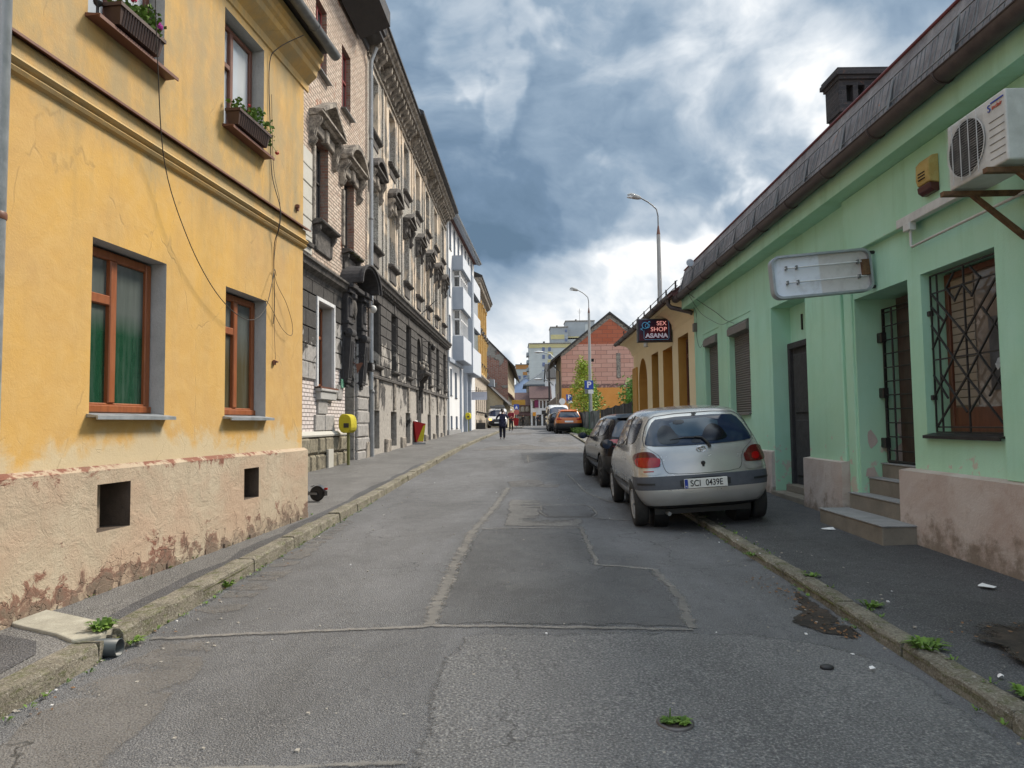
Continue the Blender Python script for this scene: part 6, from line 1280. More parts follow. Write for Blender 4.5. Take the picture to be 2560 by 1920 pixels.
b = MB(); b.rbox(-.35, .35, -.03, .03, -.65, .65, .01); b.build('shop_banner', mat('maroon_banner', color=(.16, .02, .07)), label='maroon vertical banner on the white shop house', cat='banner', loc=(4.15, 117.7, 4.75))
b = MB(); b.rbox(-.28, .28, -.05, .05, -.32, .32, .01); b.build('shop_sign', mat('orange_sign', color=(.65, .28, .03)), label='small orange square sign on the white shop house', cat='sign', loc=(3.75, 117.6, 3.0))
h2 = empty('slate_roof_house', (3.0, 135, 0), 0, 'dark patterned house with a big slate hipped roof behind the white shop house', 'house')
b = MB(); b.box(0, 7, 0, 10, .9, 8.8); b.build('wall', M['orn_grey'], h2); b = MB(); b.add([(-.8, -1, 8.7), (8, -1, 8.7), (8, 11, 8.7), (-.8, 11, 8.7), (4.3, 5, 12.6), (6.5, 5, 12.6), (-.8, -1, 9.0), (8, -1, 9.0)], [(0, 1, 7, 6), (6, 7, 5, 4), (7, 2, 5), (3, 6, 4), (2, 3, 4, 5)]); b.build('roof', mat('slate', f_concrete((.075, .088, .10), (.12, .135, .15), 2)), h2)
for k in range(8): b = MB(); b.box(.3 + .8 * k, .5 + .8 * k, -.06, 0, 6.9, 8.3); b.build('wall_strut', M['white'], h2)
h3 = empty('pale_blue_house', (.2, 150, 0), 0, 'pale blue gabled house with a round window behind the shop roofs', 'house')
b = MB(); b.add([(0, 0, 0), (5.6, 0, 0), (5.6, 0, 9.3), (2.8, 0, 11.3), (0, 0, 9.3), (0, 8, 0), (5.6, 8, 0), (5.6, 8, 9.3), (2.8, 8, 11.3), (0, 8, 9.3)], [(0, 1, 2, 3, 4), (9, 8, 7, 6, 5), (0, 4, 9, 5), (1, 6, 7, 2)]); b.build('wall', mat('pale_blue_render', color=(.36, .46, .64)), h3)
b = MB(); b.add([(-.3, -.2, 9.1), (2.8, -.2, 11.35), (2.8, 8, 11.35), (-.3, 8, 9.1), (5.9, -.2, 9.1), (5.9, 8, 9.1), (-.3, -.2, 9.3), (2.8, -.2, 11.55), (2.8, 8, 11.55), (5.9, -.2, 9.3), (5.9, 8, 9.3), (-.3, 8, 9.3)], [(0, 1, 2, 3), (1, 4, 5, 2), (6, 7, 8, 11), (7, 9, 10, 8), (0, 1, 7, 6), (1, 4, 9, 7)]); b.build('roof', M['bluegrey'], h3)
b = MB(); b.box(3.4, 4.2, -.05, 0, 6.6, 7.8); b.build('window', M['glass'], h3)
b = MB(); b.lathe([(.9, 0), (.9, -.08)], (1.6, -.02, 7.2), 20, 'y'); b.build('round_window', M['soot'], h3)
house('far_white_house', 6.2, 7.6, 121, 8, .9, 9.5, 12.0, M['white'], M['dkmetal'], 'narrow white house behind the gabled orange building', [])
b = MB(); b.box(-.16, .16, -.2, .2, 0, 10.6); b.build('dark_flue', M['dkmetal'], label='tall thin black flue rising beside the white shop house', cat='flue', loc=(6.35, 117.2, .9))
e = empty('wooden_shed', (4.9, 92, .9), 0, 'weathered brown board shed between the flue and the gabled house', 'shed')
b = MB(); b.add([(0, 0, 0), (3, 0, 0), (3, 0, 4.2), (2.2, 0, 5.0), (0, 0, 3.3), (0, 6, 0), (3, 6, 0), (3, 6, 4.2), (2.2, 6, 5.0), (0, 6, 3.3)], [(0, 1, 2, 3, 4), (5, 6, 7, 8, 9), (0, 4, 9, 5), (1, 2, 7, 6), (4, 3, 8, 9), (3, 2, 7, 8)])
def f_boards(t):
    o = t.obj(); s = t.sep(o); k = t.math('PINGPONG', s[0], .1); n = t.noise(t.vmul(o, (5, 5, .3)), 3, 4); return dict(color=t.mix(t.rng(k, 0, .015), (.03, .025, .02), t.mix(n, (.12, .095, .075), (.24, .2, .165))), rough=.9)
b.build('boards', mat('old_boards', f_boards), e)
# ================================================================ 8. gabled building on the right, with orange lower wall
def f_gable(t):
    o = t.obj(); s = t.sep(o); v = t.comb(s[0], s[2], 0.0); n = t.noise(o, .8, 7, .7, .4); f = t.noise(o, 5, 6, .75); v2 = t.nsvec(v, 1, .06)
    c1, k1 = t.brick(v2, (.50, .27, .21), (.58, .34, .27), (.20, .11, .085), 1.1, .42, .02); cr, k2 = t.brick(v2, (.38, .10, .05), (.42, .13, .07), (.22, .09, .06), 1.0, .40, .025); co = t.mix(t.rng(n, .35, .65), (.62, .25, .05), (.66, .30, .075))
    top = t.math('GREATER_THAN', t.math('ADD', s[2], t.mul(f, .2)), 9.1); c = t.mix(top, c1, cr)
    lo = t.math('LESS_THAN', t.math('ADD', s[2], t.mul(f, .3)), 4.95); c = t.mix(lo, c, co)
    r2 = t.mul(t.math('LESS_THAN', s[2], 4.7), t.math('GREATER_THAN', t.math('ADD', t.math('ADD', s[0], t.mul(f, 1.5)), t.mul(t.math('LESS_THAN', s[2], 2.6), 3)), 6.9)); r2 = t.mul(r2, t.math('GREATER_THAN', s[2], 2.4)); c = t.mix(r2, c, (.27, .075, .045))
    band = t.mul(t.math('GREATER_THAN', s[2], 4.8), t.math('LESS_THAN', t.math('ADD', s[2], t.mul(f, .35)), 5.35)); c = t.mix(t.mul(band, t.rng(f, .4, .5)), c, (.17, .10, .09))
    pe = t.mul(t.math('LESS_THAN', s[2], 2.8), t.rng(f, .62, .66)); c = t.mix(t.mul(pe, .8), c, (.5, .42, .35))
    return dict(color=c, rough=.9, bump=f, bs=.5, bd=.06)
M['gable'] = mat('gable_wall', f_gable)
eg = empty('gabled_house', (4.75, 66, 0), R(-1.2), 'gabled building with red brick top, pink block middle and orange lower wall', 'house')
GWD, ZE, ZA, XA = 9.5, 8.2, 11.9, 4.75
b = MB(); b.add([(0, 0, 0), (GWD, 0, 0), (GWD, 0, ZE), (XA, 0, ZA), (0, 0, ZE)], [(0, 1, 2, 3, 4)], 0); b.add([(0, 12, 0), (GWD, 12, 0), (GWD, 12, ZE), (XA, 12, ZA), (0, 12, ZE)], [(0, 1, 2, 3, 4)], 0); b.quad((0, 0, 0), (0, 12, 0), (0, 12, ZE), (0, 0, ZE), 1); b.quad((GWD, 0, 0), (GWD, 12, 0), (GWD, 12, ZE), (GWD, 0, ZE), 1); b.build('wall', [M['gable'], M['oldcream']], eg)
b = MB(); b.rbox(XA + .55, XA + .95, -.05, 0, 5.7, 8.1, .02); b.rbox(XA + .68, XA + .82, -.07, -.05, 6.3, 6.6, .01); b.build('wall_strip', M['orn_grey'], eg)
b = MB(); b.box(XA - 1.9, XA - 1.6, -.01, .05, 7.3, 7.6); b.build('vent_hole', M['soot'], eg); b = MB(); b.box(6.1, 6.5, -.01, .05, 1.2, 1.6); b.build('vent_hole', M['soot'], eg)
b = MB()
for (x0, z0, x1, z1) in ((-1.0, ZE - .95, XA, ZA + .02), (GWD + .8, ZE - .75, XA, ZA + .02)):
    b.add([(x0, -.15, z0), (x1, -.15, z1), (x1, 12.3, z1), (x0, 12.3, z0), (x0, -.15, z0 + .22), (x1, -.15, z1 + .22), (x1, 12.3, z1 + .22), (x0, 12.3, z0 + .22)], [(0, 1, 2, 3), (4, 5, 6, 7), (0, 1, 5, 4), (0, 3, 7, 4), (3, 2, 6, 7)])
b.build('roof', M['dkmetal'], eg)
b = MB(); b.add([(-.02, -.02, ZE - .4), (.35, -.02, ZE - .2), (XA, -.02, ZA - .45), (XA, -.02, ZA), (0, -.02, ZE)], [(0, 1, 2, 3, 4)]); b.add([(GWD + .02, -.02, ZE - .4), (GWD - .35, -.02, ZE - .2), (XA, -.021, ZA - .45), (XA, -.021, ZA), (GWD, -.02, ZE)], [(0, 1, 2, 3, 4)]); b.build('verge_plaster', M['orn_grey'], eg)
b = MB(); b.tube([(-.7, -.1, ZE - .9), (-.7, -.1, ZE - 1.3), (-.15, -.1, ZE - 1.8), (-.12, -.1, 1.1)], .07, 8); b.build('downpipe', M['dkmetal'], eg)
for k in range(3): b = MB(); b.rbox(-.03, 0, 1.5 + k * 3.2, 2.6 + k * 3.2, 2.6, 4.6, .01); b.build('window', M['glass'], eg)
e = house('dark_roof_house', 12.5, 26, 70, 12, .9, 8.0, 11.4, M['oldcream'], M['dkmetal'], 'house with a dark roof just showing to the right of the gabled building', [])
# street-lamp arms on the gabled house
for (z, y, l) in ((8.9, 73, 'upper street lamp arm on the far eave of the gabled house'), (6.2, 76, 'lower pair of lamp arms near the gabled house')):
    e = empty('wall_lamp', (4.6, y, z), 0, l, 'lamp'); b = MB(); b.tube([(0, 0, -.6), (-.5, 0, -.1), (-1.3, 0, .1)], .05, 6); b.build('arm', M['zinc'], e); b = MB(); b.sphere((-1.7, 0, .12), .35, 8, sq=(1.4, .6, .35)); b.build('lamp_head', M['white_frame'], e)
# ================================================================ 9. apartment blocks far behind
def f_panel(base, band):
    def fn(t):
        o = t.obj(); s = t.sep(o); k = t.math('PINGPONG', s[2], 1.4); n = t.noise(o, .3, 5, .6); c = t.mix(t.rng(n, .35, .65), base, tuple(q * .88 for q in base)); c = t.mix(t.rng(k, 0, .06, .35, 0), c, (.25, .25, .25)); return dict(color=c, rough=.9)
    return fn
M['panel_w'] = mat('pale_panel', f_panel((.50, .53, .52), 0)); M['panel_g'] = mat('grey_panel', f_panel((.36, .39, .41), 0)); M['panel_y'] = mat('yellow_panel', f_panel((.56, .50, .26), 0)); M['panel_o'] = mat('orange_panel', f_panel((.50, .24, .08), 0)); M['blueglass'] = mat('blue_window', color=(.10, .14, .26), rough=.3)
def block(x0, x1, y0, zt, wall, label, wins, bands, D=14):
    e = empty('apartment_block', (x0, y0, 0), 0, label, 'apartment block', 'apartment blocks far behind the street'); W_ = x1 - x0
    b = MB(); b.box(0, W_, 0, D, 0, zt); b.build('wall', wall, e)
    for (a, c, z0, z1, mm) in bands: b = MB(); b.box(a, c, -.15, 0, z0, z1); b.build('coloured_band', mm, e)
    for (a, w_, z0, z1) in wins: b = MB(); b.box(a, a + w_, -.22, -.15, z0, z1); b.build('window', M['blueglass'], e)
    b = MB(); b.box(-.2, W_ + .2, -.3, D + .2, zt, zt + .35); b.build('roof_edge', M['orn_grey'], e); b = MB(); b.box(W_ * .35, W_ * .35 + .7, 3, 4, zt + .35, zt + 1.3); b.build('roof_vent', M['dkmetal'], e); return e
A = block(6.6, 22.4, 260, 31.4, M['panel_w'], 'pale ten storey apartment block with yellow top band and blue windows', [(x, 1.0, z, z + 1.5) for z in (28.6 - 2.9 * k for k in range(8)) for x in (5.0, 7.3)], [(0, 15.8, 29.9, 31.3, M['panel_y']), (7.0, 9.0, 27.0 - .3, 28.3, M['panel_y']), (7.0, 9.0, 23.9, 25.4, M['panel_y']), (7.0, 9.0, 21.0, 22.6, M['panel_y'])])
for k in range(9): b = MB(); b.box(-.9, 0, 2, 10, 4 + 2.9 * k, 5.2 + 2.9 * k); b.build('balcony', M['panel_g'], A)
block(17.2, 24.8, 300, 43.2, M['panel_g'], 'grey taller apartment block with a pale yellow band, left of the tallest', [(6.3, .9, 41, 42.2), (6.3, .9, 37, 38.2)], [(0, 6.0, 38.0, 40.0, M['panel_y'])], 10)
block(24.2, 37.0, 304, 46.4, M['panel_g'], 'tallest grey apartment block right of the others, with a pale lower storey band', [(3, 1.4, 32.5, 35), (3, 1.4, 26, 28)], [(-.8, 6.6, 20, 39.0, M['panel_w']), (-.8, 6.6, 38.4, 39.6, M['panel_y']), (8.6, 11.0, 38, 45, M['panel_w'])], 10)
block(36.8, 44, 306, 42, M['panel_y'], 'yellow apartment block partly hidden behind the red gable', [], [], 10)
block(1.9, 8.3, 330, 29.4, M['panel_w'], 'smaller pale apartment block with an orange top band on the left', [(.7, 1.6, 22.6, 24.2), (3.6, 1.7, 22.6, 24.2)], [(0, 6.4, 27.4, 29.4, M['panel_o']), (3.4, 5.5, 24.5, 26, M['panel_o']), (3.4, 5.5, 20.2, 22, M['panel_o'])], 12)
b = MB(); b.tube([(0, 0, 0), (0, 0, 5.5)], .08, 5); b.tube([(-.9, 0, 4.4), (.9, 0, 4.4)], .05, 5); b.tube([(-.7, 0, 3.6), (.7, 0, 3.6)], .05, 5); b.build('roof_antenna', M['dkmetal'], label='thin television antenna on top of the tallest apartment block', cat='antenna', loc=(30.5, 305, 46.7))
# ================================================================ vehicles
def f_paint(c, fl=.12):
    def fn(t):
        o = t.obj(); n = t.noise(o, 1.8, 5, .6); s = t.sep(o); d = t.noise(t.vmul(o, (1, 1, 2)), 5, 3, .5)
        dirt = t.math('ADD', t.rng(s[2], .65, .2, 0, .45), t.mul(d, .5)); cc = t.mix(t.rng(n, .35, .65), c, tuple(k * (1 - fl) for k in c))
        return dict(color=t.mix(t.rng(dirt, .48, .85, 0, .38), cc, (.10, .095, .085)), rough=t.rng(dirt, .3, .7, .26, .42))
    return fn
def paint(name, c, metal=0.0): return mat(name, f_paint(c), metal=metal, **{'Coat Weight': .6, 'Coat Roughness': .08})
M['silver'] = paint('silver_paint', (.46, .455, .44), .55); M['black_paint'] = mat('black_car_paint', color=(.006, .006, .009), rough=.16, **{'Specular IOR Level': .22}); M['orange_paint'] = paint('orange_car_paint', (.52, .13, .012)); M['van_white'] = paint('white_van_paint', (.66, .67, .68))
M['carglass'] = mat('car_glass', f_glass((.008, .015, .035), (.02, .035, .07), .8), **{'Specular IOR Level': .5, 'IOR': 1.5}); M['bumper'] = mat('grey_blue_bumper', f_zinc((.050, .056, .072), (.075, .082, .10)), rough=.55)
M['lamp_red'] = mat('red_lamp', color=(.30, .006, .006), rough=.15, **{'Coat Weight': .5}); M['lamp_dk'] = mat('dark_lamp', color=(.09, .012, .010), rough=.15, **{'Coat Weight': .5}); M['lamp_clear'] = mat('clear_lamp', color=(.6, .6, .6), rough=.15); M['amber_on'] = mat('lit_amber', color=(.9, .35, .05), **{'Emission Color': (1, .5, .12, 1), 'Emission Strength': 1.5})
def f_tyre(t):
    o = t.obj(); n = t.noise(o, 20, 4); return dict(color=t.mix(n, (.012, .012, .013), (.04, .038, .036)), rough=.85)
M['tyre'] = mat('tyre_rubber', f_tyre); M['hubcap'] = mat('hubcap', f_zinc((.33, .33, .34), (.5, .5, .5)), metal=.5); M['black_pl'] = mat('black_plastic', color=(.012, .012, .013), rough=.5); M['plate'] = mat('number_plate', color=(.68, .68, .65), rough=.4); M['plate_blue'] = mat('plate_blue', color=(.01, .04, .30), rough=.4); M['chrome'] = mat('chrome', color=(.6, .6, .62), rough=.15, metal=1.0)
def chaikin(p, n=2):
    for _ in range(n):
        q = []
        for i in range(len(p)):
            a, b_ = p[i], p[(i + 1) % len(p)]; q += [(a[0] * .75 + b_[0] * .25, a[1] * .75 + b_[1] * .25), (a[0] * .25 + b_[0] * .75, a[1] * .25 + b_[1] * .75)]
        p = q
    return p
AX = {'rear': lambda u, v: ((u, -9, v), (0, 1, 0)), 'front': lambda u, v: ((u, 19, v), (0, -1, 0)), 'left': lambda u, v: ((-9, u, v), (1, 0, 0)), 'right': lambda u, v: ((9, u, v), (-1, 0, 0)), 'top': lambda u, v: ((u, v, 9), (0, 0, -1))}
def decal(bvh, poly, axis, off=.004, sm=2, grid=.05):
    p = chaikin(poly, sm) if sm else poly; D = []
    for i in range(len(p)):
        a, b_ = p[i], p[(i + 1) % len(p)]; k = max(1, int(math.dist(a, b_) / grid)); D += [(a[0] + (b_[0] - a[0]) * j / k, a[1] + (b_[1] - a[1]) * j / k) for j in range(k)]
    x0, x1, y0, y1 = min(q[0] for q in D), max(q[0] for q in D), min(q[1] for q in D), max(q[1] for q in D); ins = []
    nx, ny = max(1, int((x1 - x0) / grid)), max(1, int((y1 - y0) / grid))
    ins = [(x0 + (x1 - x0) * i / nx, y0 + (y1 - y0) * j / ny) for i in range(1, nx) for j in range(1, ny)]
    V, E_, F, _, _, _ = delaunay_2d_cdt([Vector(q) for q in D + ins], [], [list(range(len(D)))], 1, 1e-5); vs = []
    for v in V:
        o, d_ = AX[axis](v.x, v.y); o, d_ = Vector(o), Vector(d_); h = bvh.ray_cast(o, d_)
        if h[0] is None: h = bvh.find_nearest(o + d_ * 9.5)
        n = h[1] if h[1].dot(d_) < 0 else -h[1]; vs.append(tuple(h[0] + n * off - d_ * off * .5))
    return vs, [tuple(f) for f in F]
BASE = {}
def set_base(me):      # remember the uncut smooth skin; parts cut from it take their shading normals from it
    bm = bmesh.new(); bm.from_mesh(me); BASE['bvh'] = BVHTree.FromBMesh(bm); bm.free(); BASE['f'] = [tuple(p.vertices) for p in me.polygons]; BASE['v'] = [v.co.copy() for v in me.vertices]; BASE['n'] = [v.normal.copy() for v in me.vertices]
def smooth_normals(o, tol=.03):
    me = o.data; ns = []
    for v in me.vertices:
        p, nn, fi, dd = BASE['bvh'].find_nearest(v.co)
        if dd > tol: ns.append((0, 0, 0)); continue
        acc = Vector()
        for i in BASE['f'][fi]: acc += BASE['n'][i] / (1e-4 + (BASE['v'][i] - p).length)
        ns.append(tuple(acc.normalized()))
    for p in me.polygons:          # keep the winding in step with the skin
        a = sum((Vector(ns[i]) for i in p.vertices), Vector())
        if a.length > .1 and a.dot(p.normal) < 0: p.flip()
    me.update(); me.normals_split_custom_set_from_vertices(ns); return o
def car_mesh(ST, rc, fc, arches, rw_, W_):
    """closed cage from stations -> subdivided mesh with wheel arches cut out"""
    b = MB(); rings = []
    def ring(y, x, z, crown=.02):
        r = [(x[k], y[k], z[k]) for k in range(6)]; top = [(x[5] * f, y[5] + (0), z[5] + crown * (1 - f * f)) for f in (.5, 0, -.5)]; l = [(-x[k], y[k], z[k]) for k in range(5, -1, -1)]; bot = [(x[0] * f, y[0], z[0]) for f in (-.5, 0, .5)]
        return r + top + l + bot
    for s_ in ST: rings.append(ring(*s_))
    vs = [p for r in rings for p in r]; n = 18; fs = []
    for i in range(len(rings) - 1):
        for k in range(n): fs.append((i * n + k, i * n + (k + 1) % n, (i + 1) * n + (k + 1) % n, (i + 1) * n + k))
    def cap(base, cy):
        idx = []
        for k in range(6):
            R_, L_ = base + k, base + 14 - k
            if k == 0: mids = [base + 17, base + 16, base + 15]
            elif k == 5: mids = [base + 6, base + 7, base + 8]
            else:
                mids = []
                for f in (.5, 0, -.5):
                    rv = vs[R_]; vs.append((rv[0] * f, rv[1] + (cy[k] - rv[1]) * (1 - f * f * .9), rv[2])); mids.append(len(vs) - 1)
            idx.append([R_] + mids + [L_])
        for k in (0, 5):
            for j, f in ((1, .5), (2, 0), (3, -.5)):
                v = vs[idx[k][j]]; rv = vs[idx[k][0]]; vs[idx[k][j]] = (v[0], rv[1] + (cy[k] - rv[1]) * (1 - f * f * .9), v[2])
        for k in range(5):
            for j in range(4): fs.append((idx[k][j], idx[k][j + 1], idx[k + 1][j + 1], idx[k + 1][j]))
    cap(0, rc); cap((len(rings) - 1) * n, fc)
    b.add(vs, fs, 0, True); o = b.build('tmp', M['silver'], subsurf=3)
    bpy.context.view_layer.update(); me0 = bpy.data.meshes.new_from_object(o.evaluated_get(bpy.context.evaluated_depsgraph_get())); set_base(me0)
    cut = MB()
    for y in arches: cut.lathe([(rw_, -W_), (rw_, W_)], (0, y, rw_ * .90), 28, 'x')
    cut.v = [v for v in cut.v]; c = MB()
    for y in arches:
        for s_ in (-1, 1): c.lathe([(rw_, s_ * (W_ - .30)), (rw_, s_ * (W_ + .3))], (0, y, rw_ * .86), 28, 'x')
    co = c.build('cut', M['black_pl']); bo = o.modifiers.new('b', 'BOOLEAN'); bo.operation = 'DIFFERENCE'; bo.object = co; bo.solver = 'EXACT'
    bpy.context.view_layer.update(); dg = bpy.context.evaluated_depsgraph_get(); me = bpy.data.meshes.new_from_object(o.evaluated_get(dg)); bpy.data.objects.remove(o); bpy.data.objects.remove(co); return me
def wheel(root, x, y, r, w_, rimm, sp=7, name='wheel'):
    s_ = 1 if x > 0 else -1; b = MB(); h = w_ / 2; R0 = r * .66
    b.lathe([(R0, -h * .8), (r * .86, -h), (r * .97, -h * .85), (r, -h * .5), (r, h * .5), (r * .97, h * .85), (r * .86, h), (R0, h * .8)], (x, y, r), 32, 'x', cap=False); t_ = b.build(name, M['tyre'], root)
    b = MB(); xo = x + s_ * (h * .78); b.lathe([(R0 * 1.02, s_ * -.01), (R0, s_ * .012), (R0 * .93, s_ * .008), (R0 * .90, s_ * -.02), (.001, s_ * -.03)], (xo, y, r), 30, 'x')
    for k in range(sp):
        a = 6.2832 * k / sp
        def P(rr, da, dx): return (xo + s_ * dx, y + rr * math.cos(a + da), r + rr * math.sin(a + da))
        b.add([P(R0 * .2, -.5, .012), P(R0 * .92, -.17, .004), P(R0 * .92, .17, .004), P(R0 * .2, .5, .012), P(R0 * .2, -.5, -.02), P(R0 * .92, -.17, -.02), P(R0 * .92, .17, -.02), P(R0 * .2, .5, -.02)], [(0, 1, 2, 3), (0, 1, 5, 4), (3, 2, 6, 7)])
    b.lathe([(R0 * .24, s_ * .0), (R0 * .2, s_ * .02), (.001, s_ * .022)], (xo, y, r), 14, 'x'); b.build('rim', rimm, t_)
    b = MB(); b.lathe([(R0 * .88, s_ * -.015), (.001, s_ * -.012)], (xo, y, r), 24, 'x'); b.build('rim_gaps', M['black_pl'], t_)
def hatch(root, pm, Lk, Wk, Hk, wb=(.62, 2.99), rw=.285, full=False, rimm=None, lamp='red', cut_bumper=True):
    def st(y, x, z, c=.02):
        y = [y] * 6 if not isinstance(y, list) else y; return ([q * Lk for q in y], [q * Wk for q in x], [q * Hk for q in z], c)
    ST = [st([.14, .11, .14, .20, .35, .44], [.66, .80, .80, .73, .615, .52], [.27, .45, .72, .99, 1.27, 1.42]), st([.30, .28, .30, .36, .47, .55], [.70, .835, .84, .79, .67, .58], [.22, .45, .72, .99, 1.27, 1.455]),
          st(.85, [.70, .83, .84, .80, .69, .59], [.20, .44, .72, .98, 1.28, 1.475]), st(1.5, [.70, .83, .83, .80, .695, .60], [.18, .42, .70, .96, 1.30, 1.49], .025), st(2.1, [.70, .83, .83, .795, .685, .575], [.18, .42, .70, .94, 1.26, 1.46]),
          st([2.6, 2.6, 2.6, 2.6, 2.5, 2.42], [.70, .82, .83, .78, .66, .54], [.18, .42, .70, .93, 1.12, 1.29]), st(2.95, [.70, .82, .82, .76, .68, .55], [.18, .42, .70, .90, .97, 1.02]), st(3.35, [.68, .80, .79, .72, .64, .5], [.2, .42, .66, .82, .86, .88]),
          st([3.50, 3.52, 3.5, 3.42, 3.38, 3.34], [.58, .70, .68, .60, .52, .40], [.24, .42, .60, .74, .77, .79])]
    me = car_mesh(ST, [q * Lk for q in (.06, .0, .06, .11, .29, .40)], [q * Lk for q in (3.56, 3.6, 3.57, 3.5, 3.46, 3.4)], [q * Lk for q in wb], rw + .045, .84 * Wk)
    bm = bmesh.new(); bm.from_mesh(me); bvh = BVHTree.FromBMesh(bm)
    def sep(name, m, test, parent, planes=()):
        geo = lambda: bm.verts[:] + bm.edges[:] + bm.faces[:]
        for co, no in planes: bmesh.ops.bisect_plane(bm, geom=geo(), plane_co=co, plane_no=no)
        fs = [f for f in bm.faces if test(f.calc_center_median())]
        if not fs: return None
        b2 = MB(); ix = {}; vs = []; F = []
        for f in fs:
            l = []
            for v in f.verts:
                if v.index not in ix: ix[v.index] = len(vs); vs.append(tuple(v.co))
                l.append(ix[v.index])
            F.append(l)
        b2.add(vs, F, 0, True); o = smooth_normals(b2.build(name, m, parent, recalc=False), .002); bmesh.ops.delete(bm, geom=fs, context='FACES'); return o
    zz = Hk; parts = {}
    if cut_bumper:
        geo = bm.verts[:] + bm.edges[:] + bm.faces[:]
        bmesh.ops.bisect_plane(bm, geom=geo, plane_co=(0, 0, .50 * zz), plane_no=(0, 0, 1)); bmesh.ops.bisect_plane(bm, geom=bm.verts[:] + bm.edges[:] + bm.faces[:], plane_co=(0, 0, .665 * zz), plane_no=(0, 0, 1)); bmesh.ops.bisect_plane(bm, geom=bm.verts[:] + bm.edges[:] + bm.faces[:], plane_co=(0, .42 * Lk, 0), plane_no=(0, 1, 0)); bmesh.ops.bisect_plane(bm, geom=bm.verts[:] + bm.edges[:] + bm.faces[:], plane_co=(0, 0, .30 * zz), plane_no=(0, 0, 1))
        bm.verts.index_update()
        parts['bumper'] = sep('bumper', M['bumper'] if full else M['black_pl'], lambda c: .50 * zz < c.z < .665 * zz and c.y < .42 * Lk, root); bm.verts.index_update()
        sep('bumper_lip', pm if full else M['black_pl'], lambda c: .30 * zz < c.z < .50 * zz and c.y < .42 * Lk, root); bm.verts.index_update()
        sep('underbody', M['black_pl'], lambda c: c.z < .30 * zz, root); bm.verts.index_update()
    bm.verts.index_update(); body = sep('body', pm, lambda c: True, root); bm.free()
    def D(name, m, poly, axis, off=.004, sm=2, par=None, scale=True, grid=.05):
        k = (Wk if axis in ('rear', 'front', 'top') else Lk, Lk if axis == 'top' else Hk); vs, F = decal(bvh, [(p[0] * k[0], p[1] * k[1]) for p in poly], axis, off, sm, grid)
        b2 = MB(); b2.add(vs, F, 0, True); return smooth_normals(b2.build(name, m, par or root, recalc=False), .06)
    # glass
    mir = lambda P: [(-x, z) for x, z in P][::-1]
    rg_ = D('rear_window', M['carglass'], [(-.46, 1.375), (.46, 1.375), (.56, 1.30), (.665, 1.08), (.645, 1.035), (.3, 1.02), (-.3, 1.02), (-.645, 1.035), (-.665, 1.08), (-.56, 1.30)], 'rear', .006, 1)
    ws = D('windscreen', M['carglass'], [(-.50, 1.40), (.50, 1.40), (.66, 1.05), (.4, 1.0), (-.4, 1.0), (-.66, 1.05)], 'front', .005, 1)
    for ax in ('left', 'right'):
        D('side_window', M['carglass'], [(.50, 1.32), (.62, 1.38), (1.12, 1.405), (1.12, 1.03), (.62, 1.06), (.50, 1.12)], ax, .005, 2); D('side_window', M['carglass'], [(1.20, 1.41), (1.9, 1.39), (2.25, 1.28), (2.62, 1.03), (2.5, 1.0), (1.20, 1.02)], ax, .005, 1)
        D('window_pillar', M['black_pl'], [(1.11, 1.41), (1.21, 1.41), (1.21, 1.02), (1.11, 1.02)], ax, .0045, 0)
        D('door_gap', M['black_pl'], [(1.20, 1.02), (1.21, 1.02), (1.195, .60), (1.20, .30), (2.42, .26), (2.42, .265), (1.21, .31), (1.205, .60)], ax, .002, 0); D('door_gap', M['black_pl'], [(2.44, 1.0), (2.45, 1.0), (2.44, .27), (2.43, .27)], ax, .002, 0)
        D('rubbing_strip', M['black_pl'] if not full else M['bumper'], [(.95, .46), (2.6, .44), (2.6, .50), (.95, .52)], ax, .012, 0)
        D('door_handle', pm, [(1.28, .84), (1.42, .84), (1.42, .80), (1.28, .80)], ax, .025, 1)
        s_ = -1 if ax == 'left' else 1; b2 = MB(); b2.sphere((s_ * .93 * Wk, 2.32 * Lk, .99 * Hk), .10, 10, sq=(1.05, .5, .72)); mr = b2.build('wing_mirror', M['black_pl'], root)
        b2 = MB(); b2.lathe([(.07, 0), (.001, -.004)], (s_ * .93 * Wk, 2.275 * Lk, .99 * Hk), 16, 'y'); b2.build('mirror_glass', M['carglass'], mr)
        b2 = MB(); b2.tube([(s_ * .78 * Wk, 2.40 * Lk, .97 * Hk), (s_ * .90 * Wk, 2.36 * Lk, .97 * Hk)], .025, 6); b2.build('mirror_arm', M['black_pl'], mr)
    for q in wb:
        for s_ in (-1, 1): wheel(root, s_ * (.745 * Wk), q * Lk, rw, .175, rimm or M['hubcap'])
    b2 = MB()
    for q in wb:
        for s_ in (-1, 1): b2.lathe([(rw + .04, s_ * .42 * Wk), (rw + .04, s_ * .60 * Wk)], (0, q * Lk, rw), 20, 'x')
    b2.box(-.6 * Wk, .6 * Wk, .3 * Lk, 3.3 * Lk, .17 * Hk, .32 * Hk); b2.build('chassis', M['black_pl'], root)
    # headlights, grille
    for s_ in (-1, 1):
        P = [(.36, .76), (.58, .78), (.64, .72), (.60, .62), (.38, .64)]; D('headlight', M['lamp_clear'], P if s_ > 0 else mir(P), 'front', .006, 1)
    D('grille', M['black_pl'], [(-.30, .72), (.30, .72), (.26, .60), (-.26, .60)], 'front', .006, 1); D('air_intake', M['black_pl'], [(-.5, .44), (.5, .44), (.46, .30), (-.46, .30)], 'front', .006, 1); D('number_plate', M['plate'], [(-.26, .55), (.26, .55), (.26, .46), (-.26, .46)], 'front', .012, 0)
    return D, bvh, mir, body
